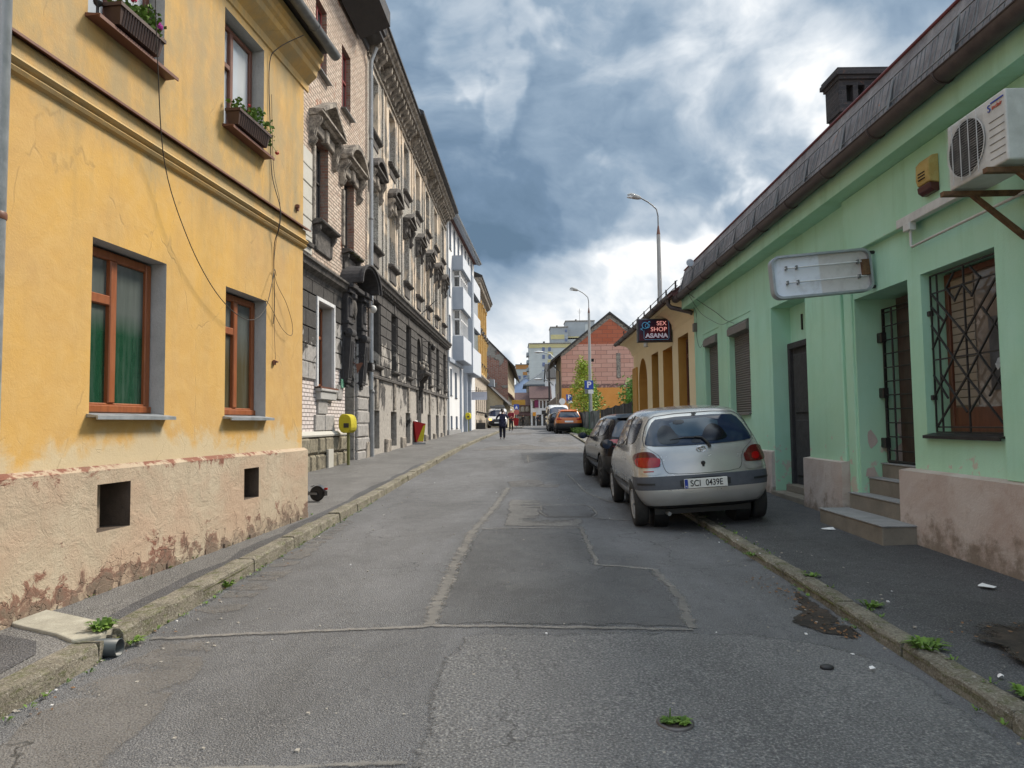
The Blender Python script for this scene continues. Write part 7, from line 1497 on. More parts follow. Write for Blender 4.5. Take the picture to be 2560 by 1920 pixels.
# ---------------------------------------------------------------- silver hatchback
def place(root, x, y, rz, zl=None, zr=None, half=.74, pitch=.016):
    zl = gp(x - half, y + .6)[2] if zl is None else zl; zr = gp(x + half, y + .6)[2] if zr is None else zr
    root.rotation_euler = (math.atan(pitch), -math.atan((zr - zl) / (2 * half)), rz); root.location = (x, y, (zl + zr) / 2 - pitch * .6)
car = empty('parked_hatchback', (0, 0, 0), 0, 'silver three door hatchback parked with two wheels on the right pavement', 'car')
D, bvh, mir, body = hatch(car, M['silver'], 1.0, 1.0, 1.0, full=True)
# tailgate outline, lamps, plate, badge, wiper
gate = [(.455, 1.42), (.60, 1.34), (.705, 1.06), (.60, .98), (.50, .90), (.475, .74), (.42, .685), (0, .672)]; full_gate = gate + [(-x, z) for x, z in gate[::-1][1:]]
def ringdecal(name, m, poly, axis, w_, off, sm=1):
    p = chaikin(poly, sm); n = len(p); cx = sum(q[0] for q in p) / n; cy = sum(q[1] for q in p) / n; vs = []
    dens = []
    for i in range(n):
        a, c_ = p[i], p[(i + 1) % n]; k = max(1, int(math.dist(a, c_) / .04)); dens += [(a[0] + (c_[0] - a[0]) * j / k, a[1] + (c_[1] - a[1]) * j / k) for j in range(k)]
    n = len(dens); out = []
    for q in dens:
        for f in (0, w_):
            L_ = math.dist(q, (cx, cy)); u, v = q[0] + (cx - q[0]) / L_ * f, q[1] + (cy - q[1]) / L_ * f; o, d_ = AX[axis](u, v); h = bvh.ray_cast(Vector(o), Vector(d_))
            if h[0] is None: h = bvh.find_nearest(Vector(o) + Vector(d_) * 9.5)
            out.append(tuple(h[0] + (h[1] if h[1].dot(Vector(d_)) < 0 else -h[1]) * off))
    b2 = MB(); b2.add(out, [(2 * i, 2 * i + 1, (2 * i + 3) % (2 * n), (2 * i + 2) % (2 * n)) for i in range(n)]); return b2.build(name, m, car)
ringdecal('tailgate_gap', M['black_pl'], full_gate, 'rear', .007, .003)
D('high_trim', M['black_pl'], [(-.03, 1.405), (.03, 1.405), (.03, 1.38), (-.03, 1.38)], 'rear', .014, 1)
for s_ in (-1, 1):
    P = [(.505, .79), (.53, .89), (.60, .965), (.72, .97), (.80, .93), (.80, .80), (.74, .775), (.56, .775)]; P = P if s_ > 0 else mir(P); tl = D('tail_light', M['lamp_dk'], P, 'rear', .012, 2, grid=.03)
    P = [(.60, .80), (.61, .88), (.70, .885), (.705, .80)]; D('brake_lens', M['lamp_red'], P if s_ > 0 else mir(P), 'rear', .016, 1, tl)
    P = [(.55, .775), (.52, .81), (.505, .86), (.52, .89), (.70, .90), (.79, .89), (.79, .80), (.72, .775)]; D('lower_lens', M['lamp_red'] if s_ < 0 else M['lamp_dk'], P if s_ > 0 else mir(P), 'rear', .0135, 1, tl, grid=.03)
    P = [(.50, .772), (.56, .772), (.76, .77), (.76, .70), (.52, .68)]; D('bumper_corner', M['silver'], P if s_ > 0 else mir(P), 'rear', .008, 1)
    P = [(.60, .585), (.80, .59), (.80, .565), (.60, .56)]; D('bumper_groove', M['black_pl'], P if s_ > 0 else mir(P), 'rear', .006, 0)
D('side_reflector', M['lamp_red'], [(-.72, .735), (-.60, .735), (-.60, .722), (-.72, .722)], 'rear', .012, 0)
D('plate_recess', M['black_pl'], [(-.31, .635), (.31, .635), (.30, .50), (-.30, .50)], 'rear', .007, 1)
yr = bvh.ray_cast(Vector((0, -9, .56)), Vector((0, 1, 0)))[0].y - .022
b = MB(); b.box(-.26, .26, yr, yr + .02, .507, .620); np_ = b.build('number_plate', M['plate'], car, bevel=.003); b = MB(); b.box(-.257, -.218, yr - .0015, yr, .51, .617); b.build('plate_band', M['plate_blue'], np_)
text_mesh('SCI', 'plate_text', M['black_pl'], np_, .105, Matrix.Translation((-.125, yr - .001, .562)) @ RX, .0012, .0012, .88); text_mesh('0439E', 'plate_text', M['black_pl'], np_, .105, Matrix.Translation((.10, yr - .001, .562)) @ RX, .0012, .0012, .80); text_mesh('PL', 'plate_country', M['plate'], np_, .03, Matrix.Translation((-.236, yr - .002, .528)) @ RX, .001)
yb = bvh.ray_cast(Vector((0, -9, .965)), Vector((0, 1, 0)))[0].y - .008
b = MB()
def ell(rx, rz, cx, cz, r, y0): return [(cx + rx * math.cos(6.2832 * k / 24), y0, cz + rz * math.sin(6.2832 * k / 24)) for k in range(25)]
b.tube(ell(.055, .037, 0, .965, 0, yb), .006, 6); b.tube(ell(.032, .015, 0, .98, 0, yb), .005, 6); b.tube(ell(.014, .030, 0, .963, 0, yb - .004), .004, 6); b.build('badge', M['chrome'], car)
yl = bvh.ray_cast(Vector((0, -9, .79)), Vector((0, 1, 0)))[0].y; b = MB(); b.lathe([(.026, 0), (.026, -.012), (.018, -.014)], (0, yl, .80), 14, 'y'); b.rbox(-.014, .014, yl - .012, yl, .755, .80, .004); b.build('lock', M['black_pl'], car)
def rp(x, z, off=.02): h = bvh.ray_cast(Vector((x, -9, z)), Vector((0, 1, 0)))[0]; return (x, h.y - off, z)
b = MB(); b.tube([rp(.11, .985, .015), rp(.10, 1.03, .03), rp(.03, 1.105, .035), rp(-.06, 1.12, .035)], [.022, .018, .014, .012], 8); b.build('rear_wiper', M['black_pl'], car)
b = MB(); b.tube([rp(.02, 1.105, .03), rp(-.17, 1.118, .022), rp(-.36, 1.10, .018)], [.012, .009, .005], 6); b.build('wiper_blade', M['black_pl'], car)
# head rests and seats glimpsed through the glass, as tinted shapes on the pane
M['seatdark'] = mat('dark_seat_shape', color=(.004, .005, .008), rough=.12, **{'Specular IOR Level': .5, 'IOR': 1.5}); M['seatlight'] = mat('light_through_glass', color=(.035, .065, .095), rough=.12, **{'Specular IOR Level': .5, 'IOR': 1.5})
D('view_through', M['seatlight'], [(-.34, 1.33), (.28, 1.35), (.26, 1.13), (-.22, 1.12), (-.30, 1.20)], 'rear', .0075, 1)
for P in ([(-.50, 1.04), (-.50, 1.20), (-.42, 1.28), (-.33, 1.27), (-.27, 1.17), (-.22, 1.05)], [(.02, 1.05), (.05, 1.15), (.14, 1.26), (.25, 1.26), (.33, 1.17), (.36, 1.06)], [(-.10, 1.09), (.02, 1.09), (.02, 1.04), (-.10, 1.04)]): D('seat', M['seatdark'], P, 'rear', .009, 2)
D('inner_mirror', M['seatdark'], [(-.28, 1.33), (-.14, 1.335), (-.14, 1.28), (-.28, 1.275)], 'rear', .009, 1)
b = MB(); b.tube([(-.45, .9, .16), (-.45, .12, .2)], .025, 8); b.build('exhaust', M['zinc_dk'], car)
place(car, 2.375, 8.40, -.033, gp(1.7, 9)[2], gz(9) + .10)
# ---------------------------------------------------------------- black hatchback in front of it
car2 = empty('parked_hatchback', (0, 0, 0), 0, 'black five door hatchback parked just ahead of the silver one on the right', 'car')
D, bvh, mir, body = hatch(car2, M['black_paint'], 4.25 / 3.6, 1.765 / 1.66, 1.43 / 1.5, wb=(.66, 2.84), rw=.32, rimm=M['black_pl'])
for s_ in (-1, 1):
    P = [(.42, .86), (.44, .98), (.60, 1.0), (.78, .97), (.80, .87), (.60, .85)]; tl = D('tail_light', M['lamp_red'], P if s_ > 0 else mir(P), 'rear', .010, 1)
D('number_plate', M['plate'], [(-.25, .66), (.25, .66), (.25, .56), (-.25, .56)], 'rear', .016, 0); D('spoiler', M['black_paint'], [(-.50, 1.46), (.50, 1.46), (.54, 1.39), (-.54, 1.39)], 'rear', .05, 1)
b = MB(); b.add([(-.02, 1.0, 1.41), (.02, 1.0, 1.41), (.02, 1.2, 1.41), (-.02, 1.2, 1.41), (-.004, .98, 1.49), (.004, .98, 1.49)], [(0, 1, 2, 3), (0, 1, 5, 4), (2, 3, 4, 5), (1, 2, 5), (0, 4, 3)]); b.build('roof_antenna', M['black_pl'], car2)
place(car2, 2.60, 12.92, 0.012)
# ---------------------------------------------------------------- orange car, dark car behind it
car3 = empty('parked_suv', (0, 0, 0), 0, 'bright orange compact suv parked further up on the right side', 'car')
D, bvh, mir, body = hatch(car3, M['orange_paint'], 4.2 / 3.6, 1.80 / 1.66, 1.60 / 1.5, wb=(.66, 2.86), rw=.335, rimm=M['black_pl'])
for s_ in (-1, 1):
    P = [(.44, .88), (.46, .96), (.80, .98), (.80, .88)]; D('tail_light', M['lamp_red'], P if s_ > 0 else mir(P), 'rear', .010, 1)
    b = MB(); b.tube([(s_ * .60, .75, 1.55), (s_ * .61, 1.0, 1.63), (s_ * .61, 2.1, 1.63), (s_ * .60, 2.4, 1.54)], .022, 6); b.build('roof_rail', M['zinc'], car3)
D('number_plate', M['plate'], [(-.26, .82), (.26, .82), (.26, .72), (-.26, .72)], 'rear', .014, 0); D('spoiler', M['orange_paint'], [(-.50, 1.47), (.50, 1.47), (.54, 1.39), (-.54, 1.39)], 'rear', .06, 1)
place(car3, 3.78, 46.0, -.02)
car4 = empty('parked_car', (0, 0, 0), 0, 'dark car squeezed between the orange suv and the white van on the right', 'car')
hatch(car4, M['black_paint'], 3.6 / 3.6, 1.70 / 1.66, 1.42 / 1.5, wb=(.62, 2.9), rw=.30, rimm=M['hubcap'])
place(car4, 3.55, 51.2, 0)
# ---------------------------------------------------------------- vans, facing the camera
def van(root, pm, Lk, Wk, Hk, big=True):
    def st(y, x, z, c=.03):
        y = [y] * 6 if not isinstance(y, list) else y; return ([q * Lk for q in y], [q * Wk for q in x], [q * Hk for q in z], c)
    ST = [st([.05] * 6, [.80, .93, .95, .94, .90, .80], [.25, .5, .85, 1.15, 1.7, 1.94]), st(.25, [.82, .95, .97, .96, .92, .82], [.22, .5, .85, 1.15, 1.7, 1.97]), st(1.5, [.82, .95, .97, .96, .92, .82], [.22, .5, .85, 1.15, 1.7, 1.98]), st(2.7, [.82, .95, .97, .96, .91, .81], [.22, .5, .85, 1.13, 1.65, 1.96]), 
          st([3.5, 3.5, 3.5, 3.5, 3.35, 3.2], [.82, .95, .97, .95, .85, .72], [.22, .5, .85, 1.10, 1.5, 1.82]), st([3.95, 3.95, 3.95, 3.95, 3.9, 3.8], [.82, .95, .96, .92, .80, .66], [.24, .5, .82, 1.05, 1.2, 1.32]), st([4.35, 4.35, 4.33, 4.3, 4.25, 4.2], [.80, .92, .92, .86, .74, .6], [.26, .5, .78, .98, 1.04, 1.08]),
          st([4.55, 4.58, 4.52, 4.46, 4.42, 4.38], [.66, .78, .76, .70, .6, .5], [.28, .5, .72, .90, .95, .98])]
    me = car_mesh(ST, [0 * Lk] * 6, [q * Lk for q in (4.66, 4.7, 4.64, 4.56, 4.5, 4.44)], [.8 * Lk, 3.7 * Lk], .36, .97 * Wk)
    bm = bmesh.new(); bm.from_mesh(me); bvh = BVHTree.FromBMesh(bm); bm.free(); me.materials.clear(); me.materials.append(pm); o = bpy.data.objects.new('body', me); COL.objects.link(o); o.parent = root
    def D(name, m, poly, axis, off=.006, sm=1, par=None):
        k = (Wk if axis in ('rear', 'front', 'top') else Lk, Lk if axis == 'top' else Hk); vs, F = decal(bvh, [(p[0] * k[0], p[1] * k[1]) for p in poly], axis, off, sm, .08); b2 = MB(); b2.add(vs, F, 0, True); return b2.build(name, m, par or root)
    D('windscreen', M['carglass'], [(-.68, 1.78), (.68, 1.78), (.84, 1.25), (.6, 1.16), (-.6, 1.16), (-.84, 1.25)], 'front')
    for ax in ('left', 'right'): D('side_window', M['carglass'], [(2.7, 1.65), (3.3, 1.65), (3.75, 1.22), (3.7, 1.12), (2.7, 1.12)], ax)
    mir = lambda P: [(-x, z) for x, z in P][::-1]
    for s_ in (-1, 1):
        P = [(.52, .92), (.70, 1.0), (.80, .95), (.76, .78), (.54, .76)]; D('headlight', M['amber_on'] if (s_ > 0 and not big) else M['lamp_clear'], P if s_ > 0 else mir(P), 'front', .012)
        b2 = MB(); b2.sphere((s_ * 1.10 * Wk, 3.55 * Lk, 1.22 * Hk), .15, 8, sq=(.8, .5, 1.2)); b2.tube([(s_ * .92 * Wk, 3.6 * Lk, 1.15 * Hk), (s_ * 1.08 * Wk, 3.55 * Lk, 1.15 * Hk)], .03, 6); b2.build('wing_mirror', M['black_pl'], root)
    D('grille', M['black_pl'], [(-.42, .90), (.42, .90), (.36, .74), (-.36, .74)], 'front', .010); D('bumper', M['black_pl'], [(-.80, .66), (.80, .66), (.78, .30), (-.78, .30)], 'front', .014); D('number_plate', M['plate'], [(-.26, .60), (.26, .60), (.26, .49), (-.26, .49)], 'front', .024, 0)
    for y in (.8, 3.7):
        for s_ in (-1, 1): wheel(root, s_ * .83 * Wk, y * Lk, .32, .2, M['zinc_dk'])
    b2 = MB(); b2.box(-.7 * Wk, .7 * Wk, .4 * Lk, 4.2 * Lk, .2, .4); b2.build('chassis', M['black_pl'], root); return D
v1 = empty('white_van', (3.85, 56 + 4.7, gz(58)), math.pi, 'large white van facing the camera behind the orange suv on the right', 'van'); van(v1, M['van_white'], 1.03, 1.0, 1.05)
v2 = empty('small_white_van', (-1.32, 60.0 + 4.0, gz(60) + .1), math.pi, 'small white van with a roof rack parked facing the camera on the left', 'van'); D = van(v2, M['van_white'], .92, .93, .90, False)
D('lower_bumper', M['black_pl'], [(-.84, .78), (.84, .78), (.80, .28), (-.80, .28)], 'front', .016); D('screen_sunshade', M['curtain'], [(-.18, 1.6), (-.6, 1.62), (-.62, 1.3), (-.2, 1.28)], 'front', .014)
b = MB()
for y in (1.6, 2.2, 2.8): b.box(-.65, .65, y, y + .05, 1.80, 1.86)
for x in (-.6, .6): b.box(x - .025, x + .025, 1.4, 3.0, 1.86, 1.92)
b.box(-.55, .2, 1.7, 2.6, 1.92, 2.08); b.box(-.66, .66, 2.9, 2.94, 1.86, 2.0); b.build('roof_rack', M['zinc_dk'], v2)
# ================================================================ people
def skin_figure(name, joints, edges, m, parent=None, sub=2, root=0):
    me = bpy.data.meshes.new(name); me.from_pydata([j[:3] for j in joints], edges, []); o = bpy.data.objects.new(name, me); COL.objects.link(o)
    sk = o.modifiers.new('skin', 'SKIN'); sk.use_smooth_shade = True; s_ = o.modifiers.new('sub', 'SUBSURF'); s_.levels = sub; s_.render_levels = sub
    if not me.skin_vertices: me.attributes.new('x', 'FLOAT', 'POINT'); 
    bm = bmesh.new(); bm.from_mesh(me); ly = bm.verts.layers.skin.verify(); bm.verts.ensure_lookup_table()
    for i, j in enumerate(joints):
        r = j[3]; r = r if isinstance(r, tuple) else (r, r); bm.verts[i][ly].radius = r; bm.verts[i][ly].use_root = (i == root)
    bm.to_mesh(me); bm.free(); me.materials.append(m); bpy.context.view_layer.update(); dg = bpy.context.evaluated_depsgraph_get(); m2 = bpy.data.meshes.new_from_object(o.evaluated_get(dg)); bpy.data.objects.remove(o)
    m2.materials.clear(); m2.materials.append(m); o = bpy.data.objects.new(name, m2); COL.objects.link(o); o.parent = parent; return o
def cloth(name, c): return mat(name, f_concrete(c, tuple(k * 1.5 for k in c), 9))
M['skin'] = mat('skin', color=(.50, .29, .20), rough=.6); M['hair_dk'] = mat('dark_hair', color=(.018, .012, .01), rough=.6)
def person(loc, rz, label, top, bottom, shoe, hands='down', stride=.12, hair=True, heavy=1.0, cap=None, hgt=1.65, group=None):
    k = hgt / 1.70; e = empty('person', loc, rz, label, 'person', group); e.scale = (k, k, k)
    if hands == 'face': L, Rr = [(-.20, .02, 1.38), (-.34, .20, 1.18), (-.12, .30, 1.50)], [(.20, .02, 1.38), (.33, .20, 1.20), (.12, .30, 1.50)]
    elif hands == 'front': L, Rr = [(-.20, .0, 1.38), (-.29, .08, 1.12), (-.12, .30, 1.10)], [(.20, 0, 1.38), (.29, .08, 1.12), (.12, .30, 1.10)]
    else: L, Rr = [(-.20, .0, 1.38), (-.27, -.02, 1.10), (-.27, .10, .86)], [(.20, 0, 1.38), (.27, .02, 1.10), (.26, -.04, .86)]
    s_ = stride
    J = [(0, 0, .95, (.16 * heavy, .12 * heavy)), (0, 0, 1.12, (.145 * heavy, .11 * heavy)), (0, 0, 1.32, (.165 * heavy, .115)), (0, .0, 1.44, (.08, .07)), (0, .0, 1.50, (.052, .055)), (0, .015, 1.58, (.072, .088)), (0, .02, 1.66, (.072, .088)),
         (L[0][0] * .8, L[0][1], 1.40, .062), (*L[0], .055), (*L[1], .042), (*L[2], .028), (Rr[0][0] * .8, Rr[0][1], 1.40, .062), (*Rr[0], .055), (*Rr[1], .042), (*Rr[2], .028),
         (-.09, 0, .88, .095 * heavy), (-.10, s_ * .4, .50, .064 * heavy), (-.10, -s_, .10, .042), (-.105, -s_ + .13, .03, .032), (.09, 0, .88, .095 * heavy), (.10, -s_ * .2 + .05, .50, .064 * heavy), (.10, s_, .08, .042), (.105, s_ + .14, .03, .032)]
    E_ = [(0, 1), (1, 2), (2, 3), (3, 4), (4, 5), (5, 6), (2, 7), (7, 8), (8, 9), (9, 10), (2, 11), (11, 12), (12, 13), (13, 14), (0, 15), (15, 16), (16, 17), (17, 18), (0, 19), (19, 20), (20, 21), (21, 22)]
    body = skin_figure('body', J, E_, M['skin'], e)
    def g(j, d_): r = j[3]; r = r if isinstance(r, tuple) else (r, r); return (j[0], j[1], j[2], (r[0] + d_, r[1] + d_))
    T = [g(J[0], .02), g(J[1], .022), g(J[2], .02), (0, 0, 1.425, (.10, .085)), g(J[7], .015), g(J[8], .018), g(J[9], .018), tuple(J[9][i] + (J[10][i] - J[9][i]) * .75 for i in range(3)) + (.04,), g(J[11], .015), g(J[12], .018), g(J[13], .018), tuple(J[13][i] + (J[14][i] - J[13][i]) * .75 for i in range(3)) + (.04,), (0, 0, .86, (.17 * heavy, .135 * heavy))]
    skin_figure('jacket', T, [(0, 1), (1, 2), (2, 3), (2, 4), (4, 5), (5, 6), (6, 7), (2, 8), (8, 9), (9, 10), (10, 11), (0, 12)], top, e)
    P = [g(J[0], .012), g(J[15], .015), g(J[16], .02), g(J[17], .025), g(J[19], .015), g(J[20], .02), g(J[21], .025)]
    skin_figure('trousers', P, [(0, 1), (1, 2), (2, 3), (0, 4), (4, 5), (5, 6)], bottom, e)
    for a in (17, 21):
        x, y, z = J[a][:3]; b2 = MB(); b2.sphere((x, y + .07, z - .035), .06, 8, sq=(.75, 2.1, .75)); b2.build('shoe', shoe, e)
    for a, s2 in ((10, -1), (14, 1)):      # hand with palm and separate fingers
        hx, hy, hz = J[a][:3]; b2 = MB(); up = 1 if hands == 'face' else -1; b2.sphere((hx, hy, hz + up * .04), .04, 7, sq=(.5, .9, 1))
        for f in range(4): ln = (.055, .065, .06, .045)[f]; yy = hy + .028 - f * .018; b2.tube([(hx, yy, hz + up * .06), (hx - s2 * .006, yy, hz + up * (.07 + ln * .5)), (hx - s2 * .02, yy, hz + up * (.07 + ln))], [.010, .009, .007], 6)
        b2.tube([(hx, hy + .03, hz + up * .03), (hx - s2 * .01, hy + .06, hz + up * .05), (hx - s2 * .015, hy + .07, hz + up * .08)], [.011, .01, .008], 6); b2.build('hand', M['skin'], e)
    b2 = MB(); b2.sphere((0, .11, 1.60), .016, 6, sq=(.7, 1, 1.4)); b2.sphere((-.085, .02, 1.60), .022, 6, sq=(.4, .8, 1.3)); b2.sphere((.085, .02, 1.60), .022, 6, sq=(.4, .8, 1.3)); b2.build('face', M['skin'], e)
    b2 = MB(); b2.sphere((-.03, .097, 1.625), .011, 6); b2.sphere((.03, .097, 1.625), .011, 6); b2.tube([(-.025, .10, 1.555), (.025, .10, 1.555)], .005, 5); b2.build('eyes_and_mouth', M['hair_dk'], e)
    b2 = MB(); b2.sphere((0, -.01, 1.655), .10, 12, sq=(.95, 1.02, .95)); 
    if hair: b2.sphere((0, -.10, 1.58), .06, 8, sq=(1, .9, 1.2))
    b2.build('hair', cap or M['hair_dk'], e); return e
M['navy'] = cloth('navy_cloth', (.014, .014, .035)); M['navy2'] = cloth('dark_navy_cloth', (.008, .008, .018)); M['maroon'] = cloth('maroon_cloth', (.16, .012, .022)); M['darkcloth'] = cloth('dark_cloth', (.02, .019, .02)); M['shoe'] = mat('shoe', color=(.35, .35, .36))
w_ = person((-.55, 37.6, gz(37.6) + .015), .05, 'woman in long navy clothes walking away with both hands raised to her head', M['navy'], M['navy2'], M['shoe'], 'face', .10, True, 1.12, None, 1.64)
b = MB(); b.lathe([(.15, 0), (.21, -.3), (.20, -.42)], (0, 0, 1.15), 16); b.build('long_top', M['navy'], w_)
person((-.10, 55.5, gz(55.5) + .01), math.pi * .85, 'man in a dark red shirt and black trousers standing beyond the woman', M['maroon'], M['darkcloth'], M['darkcloth'], 'front', .06, False, 1.0, M['paper'], 1.70)
person((1.55, 100, .99), .2, 'distant figure in black near the end of the street', M['darkcloth'], M['darkcloth'], M['darkcloth'], 'down', .12, False, 1.0, None, 1.7, 'far pedestrians')
person((4.1, 112, 1.0), 2.8, 'distant figure in dark clothes before the white shop house', M['navy2'], M['darkcloth'], M['darkcloth'], 'down', .1, False, 1.0, None, 1.7, 'far pedestrians')
# ================================================================ street furniture
def f_concpole(t):
    o = t.obj(); n = t.noise(t.vmul(o, (4, 4, .4)), 4, 6, .7); return dict(color=t.mix(t.rng(n, .35, .65), (.30, .30, .29), (.42, .42, .41)), rough=.9)
M['concpole'] = mat('concrete_pole', f_concpole)
def lamp(x, y, z0, label, side=-1, arm=.80, zj=9.1, zt=10.6):
    e = empty('street_lamp', (x, y, z0), 0, label, 'street lamp', 'concrete street lamps on the right'); h = zj - z0
    b = MB(); b.tube([(0, 0, 0), (0, 0, h)], [.13, .075], 12); b.build('pole', M['concpole'], e)
    b = MB(); b.tube([(0, 0, h - .02), (0, 0, h + .35)], [.08, .03], 10); b.build('collar', M['brownmetal'], e)
    b = MB(); t = zt - z0; b.tube([(0, 0, h + .3), (0, 0, t - .75), (side * .05, 0, t - .48), (side * .22, 0, t - .30), (side * arm * .5, 0, t - .16), (side * arm * .85, 0, t)], .028, 8); b.build('arm', M['zinc_dk'], e)
    b = MB(); a = side * arm * .85; b.tube([(a, 0, t), (a + side * .12, 0, t + .03), (a + side * .3, 0, t + .08), (a + side * .42, 0, t + .14), (a + side * .55, 0, t + .15)], [.05, .09, .115, .09, .02], 12); b.build('lamp_head', M['concpole'], e)
    b = MB(); b.sphere((a + side * .38, 0, t + .05), .10, 8, sq=(2, 1, .6)); b.build('lamp_cover', M['white_frame'], e)
lamp(6.03, 27.6, gz(27.6) + .1, 'tall concrete street lamp rising behind the roof of the cream shop')
lamp(5.12, 45.0, gz(45) + .1, 'concrete street lamp further up beside the blue parking sign', -1, .80, 8.7, 10.2)
def f_sign(t): return dict(color=(.012, .06, .36), rough=.4)
M['signblue'] = mat('traffic_blue', color=(.012, .055, .34), rough=.4); M['signwhite'] = mat('traffic_white', color=(.70, .70, .70), rough=.4); M['greenpole'] = mat('green_pole', color=(.06, .14, .10), rough=.5)
def psign(x, y, zc, s, label, zg, plate=True):
    e = empty('parking_sign', (x, y, zg), 0, label, 'road sign', 'blue parking signs'); h = zc - zg
    b = MB(); b.tube([(0, .05, 0), (0, .05, h + s * .5)], .035, 8); b.build('post', M['greenpole'], e)
    b = MB(); b.prism(chaikin([(-s / 2, -s / 2), (s / 2, -s / 2), (s / 2, s / 2), (-s / 2, s / 2)], 0), lambda u, v, w_: (u, w_, v + h), -.02, .01); b.build('sign_panel', M['signblue'], e, bevel=.01)
    text_mesh('P', 'letter', M['signwhite'], e, s * .95, Matrix.Translation((.0, -.024, h)) @ RX, .003, .02)
    if plate: b = MB(); b.box(-s * .1, s / 2, -.02, .01, h - s * .98, h - s * .56); b.build('lower_plate', M['signwhite'], e); b = MB(); b.box(-s * .48, -s * .14, .0, .02, h - s * .98, h - s * .54); b.build('grey_plate', M['zinc_dk'], e)
psign(4.88, 43.6, 3.86, .56, 'blue square parking sign with a white P beside the second street lamp', gz(43.6) + .1)
psign(5.15, 62, 3.75, .56, 'smaller looking blue parking sign farther off, in front of the young tree', gz(62) + .1)
e = empty('round_sign', (4.74, 65.2, 1.0), 0, 'round pale road sign seen from behind above the white van', 'road sign'); b = MB(); b.tube([(0, .03, 0), (0, .03, 2.6)], .03, 6); b.build('post', M['zinc'], e); b = MB(); b.lathe([(.30, 0), (.30, -.02)], (0, 0, 2.5), 24, 'y'); b.build('disc', M['signwhite'], e)
e = empty('crossing_sign', (.38, 63.2, 1.0), 0, 'blue crossing sign on the left kerb beside the man in red', 'road sign'); b = MB(); b.tube([(0, .03, 0), (0, .03, 2.25)], .03, 6); b.build('post', M['zinc'], e)
b = MB(); b.box(-.24, .24, -.01, .01, 1.75, 2.23); b.build('sign_panel', M['signblue'], e); b = MB(); b.add([(-.15, -.015, 1.83), (.15, -.015, 1.83), (0, -.015, 2.12)], [(0, 1, 2)]); b.build('triangle', M['signwhite'], e); b = MB(); b.lathe([(.25, 0), (.25, -.02)], (0, -.01, 1.5), 20, 'y'); b.build('red_sign', M['lamp_red'], e)
# yellow boxes on posts, waste bins
M['postyellow'] = mat('faded_yellow_paint', f_concrete((.42, .36, .02), (.56, .48, .03), 5)); M['poleolive'] = mat('olive_pole', color=(.16, .16, .05), rough=.6)
def ybox(x, y, z, rz, label, k=1.0):
    e = empty('post_box', (x, y, z), rz, label, 'box'); b = MB(); b.tube([(0, 0, 0), (0, 0, .95)], .04, 10); b.build('post', M['poleolive'], e)
    b = MB(); prof = chaikin([(-.20, 0), (.17, .0), (.17, .38), (.06, .50), (-.20, .50)], 2); b.prism(prof, lambda u, v, w_: (u, w_, v + .86), -.17, .17, 0, False); o = b.build('box', M['postyellow'], e, bevel=.02)
    b = MB(); b.box(-.21, -.20, -.12, .12, 1.22, 1.235); b.box(-.21, -.20, -.10, .10, 1.17, 1.18); b.rbox(-.05, .1, -.175, -.168, 1.0, 1.12, .002); b.build('marking', M['dkmetal'], e); return e
ybox(-4.36, 18.3, gz(18.3) + .14, R(-14), 'yellow metal box on a post in front of the black portal')
ybox(-3.15, 49.5, gz(49.5) + .14, R(-14), 'small distant yellow box at the foot of the white building')
e = empty('waste_bin', (-4.12, 30.1, gz(30.1) + .14), R(28), 'red and yellow street waste bin in front of the peeling grey tenement', 'bin')
M['binred'] = mat('bin_red', f_concrete((.32, .012, .015), (.40, .02, .02), 6), rough=.5)
b = MB(); b.box(-.30, .28, -.18, .18, 0, .09); b.build('base_slab', M['step_top'], e, bevel=.01)
b = MB(); b.add([(-.16, -.2, .12), (.16, -.2, .12), (.16, .2, .12), (-.16, .2, .12), (-.26, -.22, 1.02), (.26, -.22, .90), (.26, .22, .90), (-.26, .22, 1.02)], [(0, 3, 2, 1), (0, 1, 5, 4), (1, 2, 6, 5), (2, 3, 7, 6), (3, 0, 4, 7)]); b.add([(-.13, -.17, .2), (.13, -.17, .2), (.13, .17, .2), (-.13, .17, .2)], [(0, 1, 2, 3)]); b.build('bin_body', M['binred'], e, recalc=False)
b = MB(); b.add([(-.12, -.204, .14), (.163, -.204, .14), (.255, -.226, .86), (.15, -.221, .80)], [(0, 1, 2, 3)]); b.add([(.163, -.2, .14), (.163, .2, .14), (.258, .22, .86), (.258, -.22, .86)], [(0, 1, 2, 3)]); b.build('yellow_panel', M['postyellow'], e)
b = MB(); b.sphere((-.1, 0, 1.0), .09, 7, sq=(1, .8, .6)); b.build('rubbish', M['paper'], e)
e = empty('waste_bin', (.32, 61.6, gz(61) + .1), 0, 'distant red waste bin beside the man in the dark red shirt', 'bin'); b = MB(); b.add([(-.18, -.15, .2), (.18, -.15, .2), (.18, .15, .2), (-.18, .15, .2), (-.25, -.2, .95), (.25, -.2, .85), (.25, .2, .85), (-.25, .2, .95)], [(0, 3, 2, 1), (0, 1, 5, 4), (1, 2, 6, 5), (2, 3, 7, 6), (3, 0, 4, 7), (4, 5, 6, 7)]); b.build('bin_body', M['binred'], e)
b = MB(); b.box(-.5, .5, -.3, .3, 0, .55); b.build('planter', M['black_pl'], label='dark planter box on the pavement beside the small white van', cat='planter', loc=(-2.75, 57.5, gz(57) + .1))
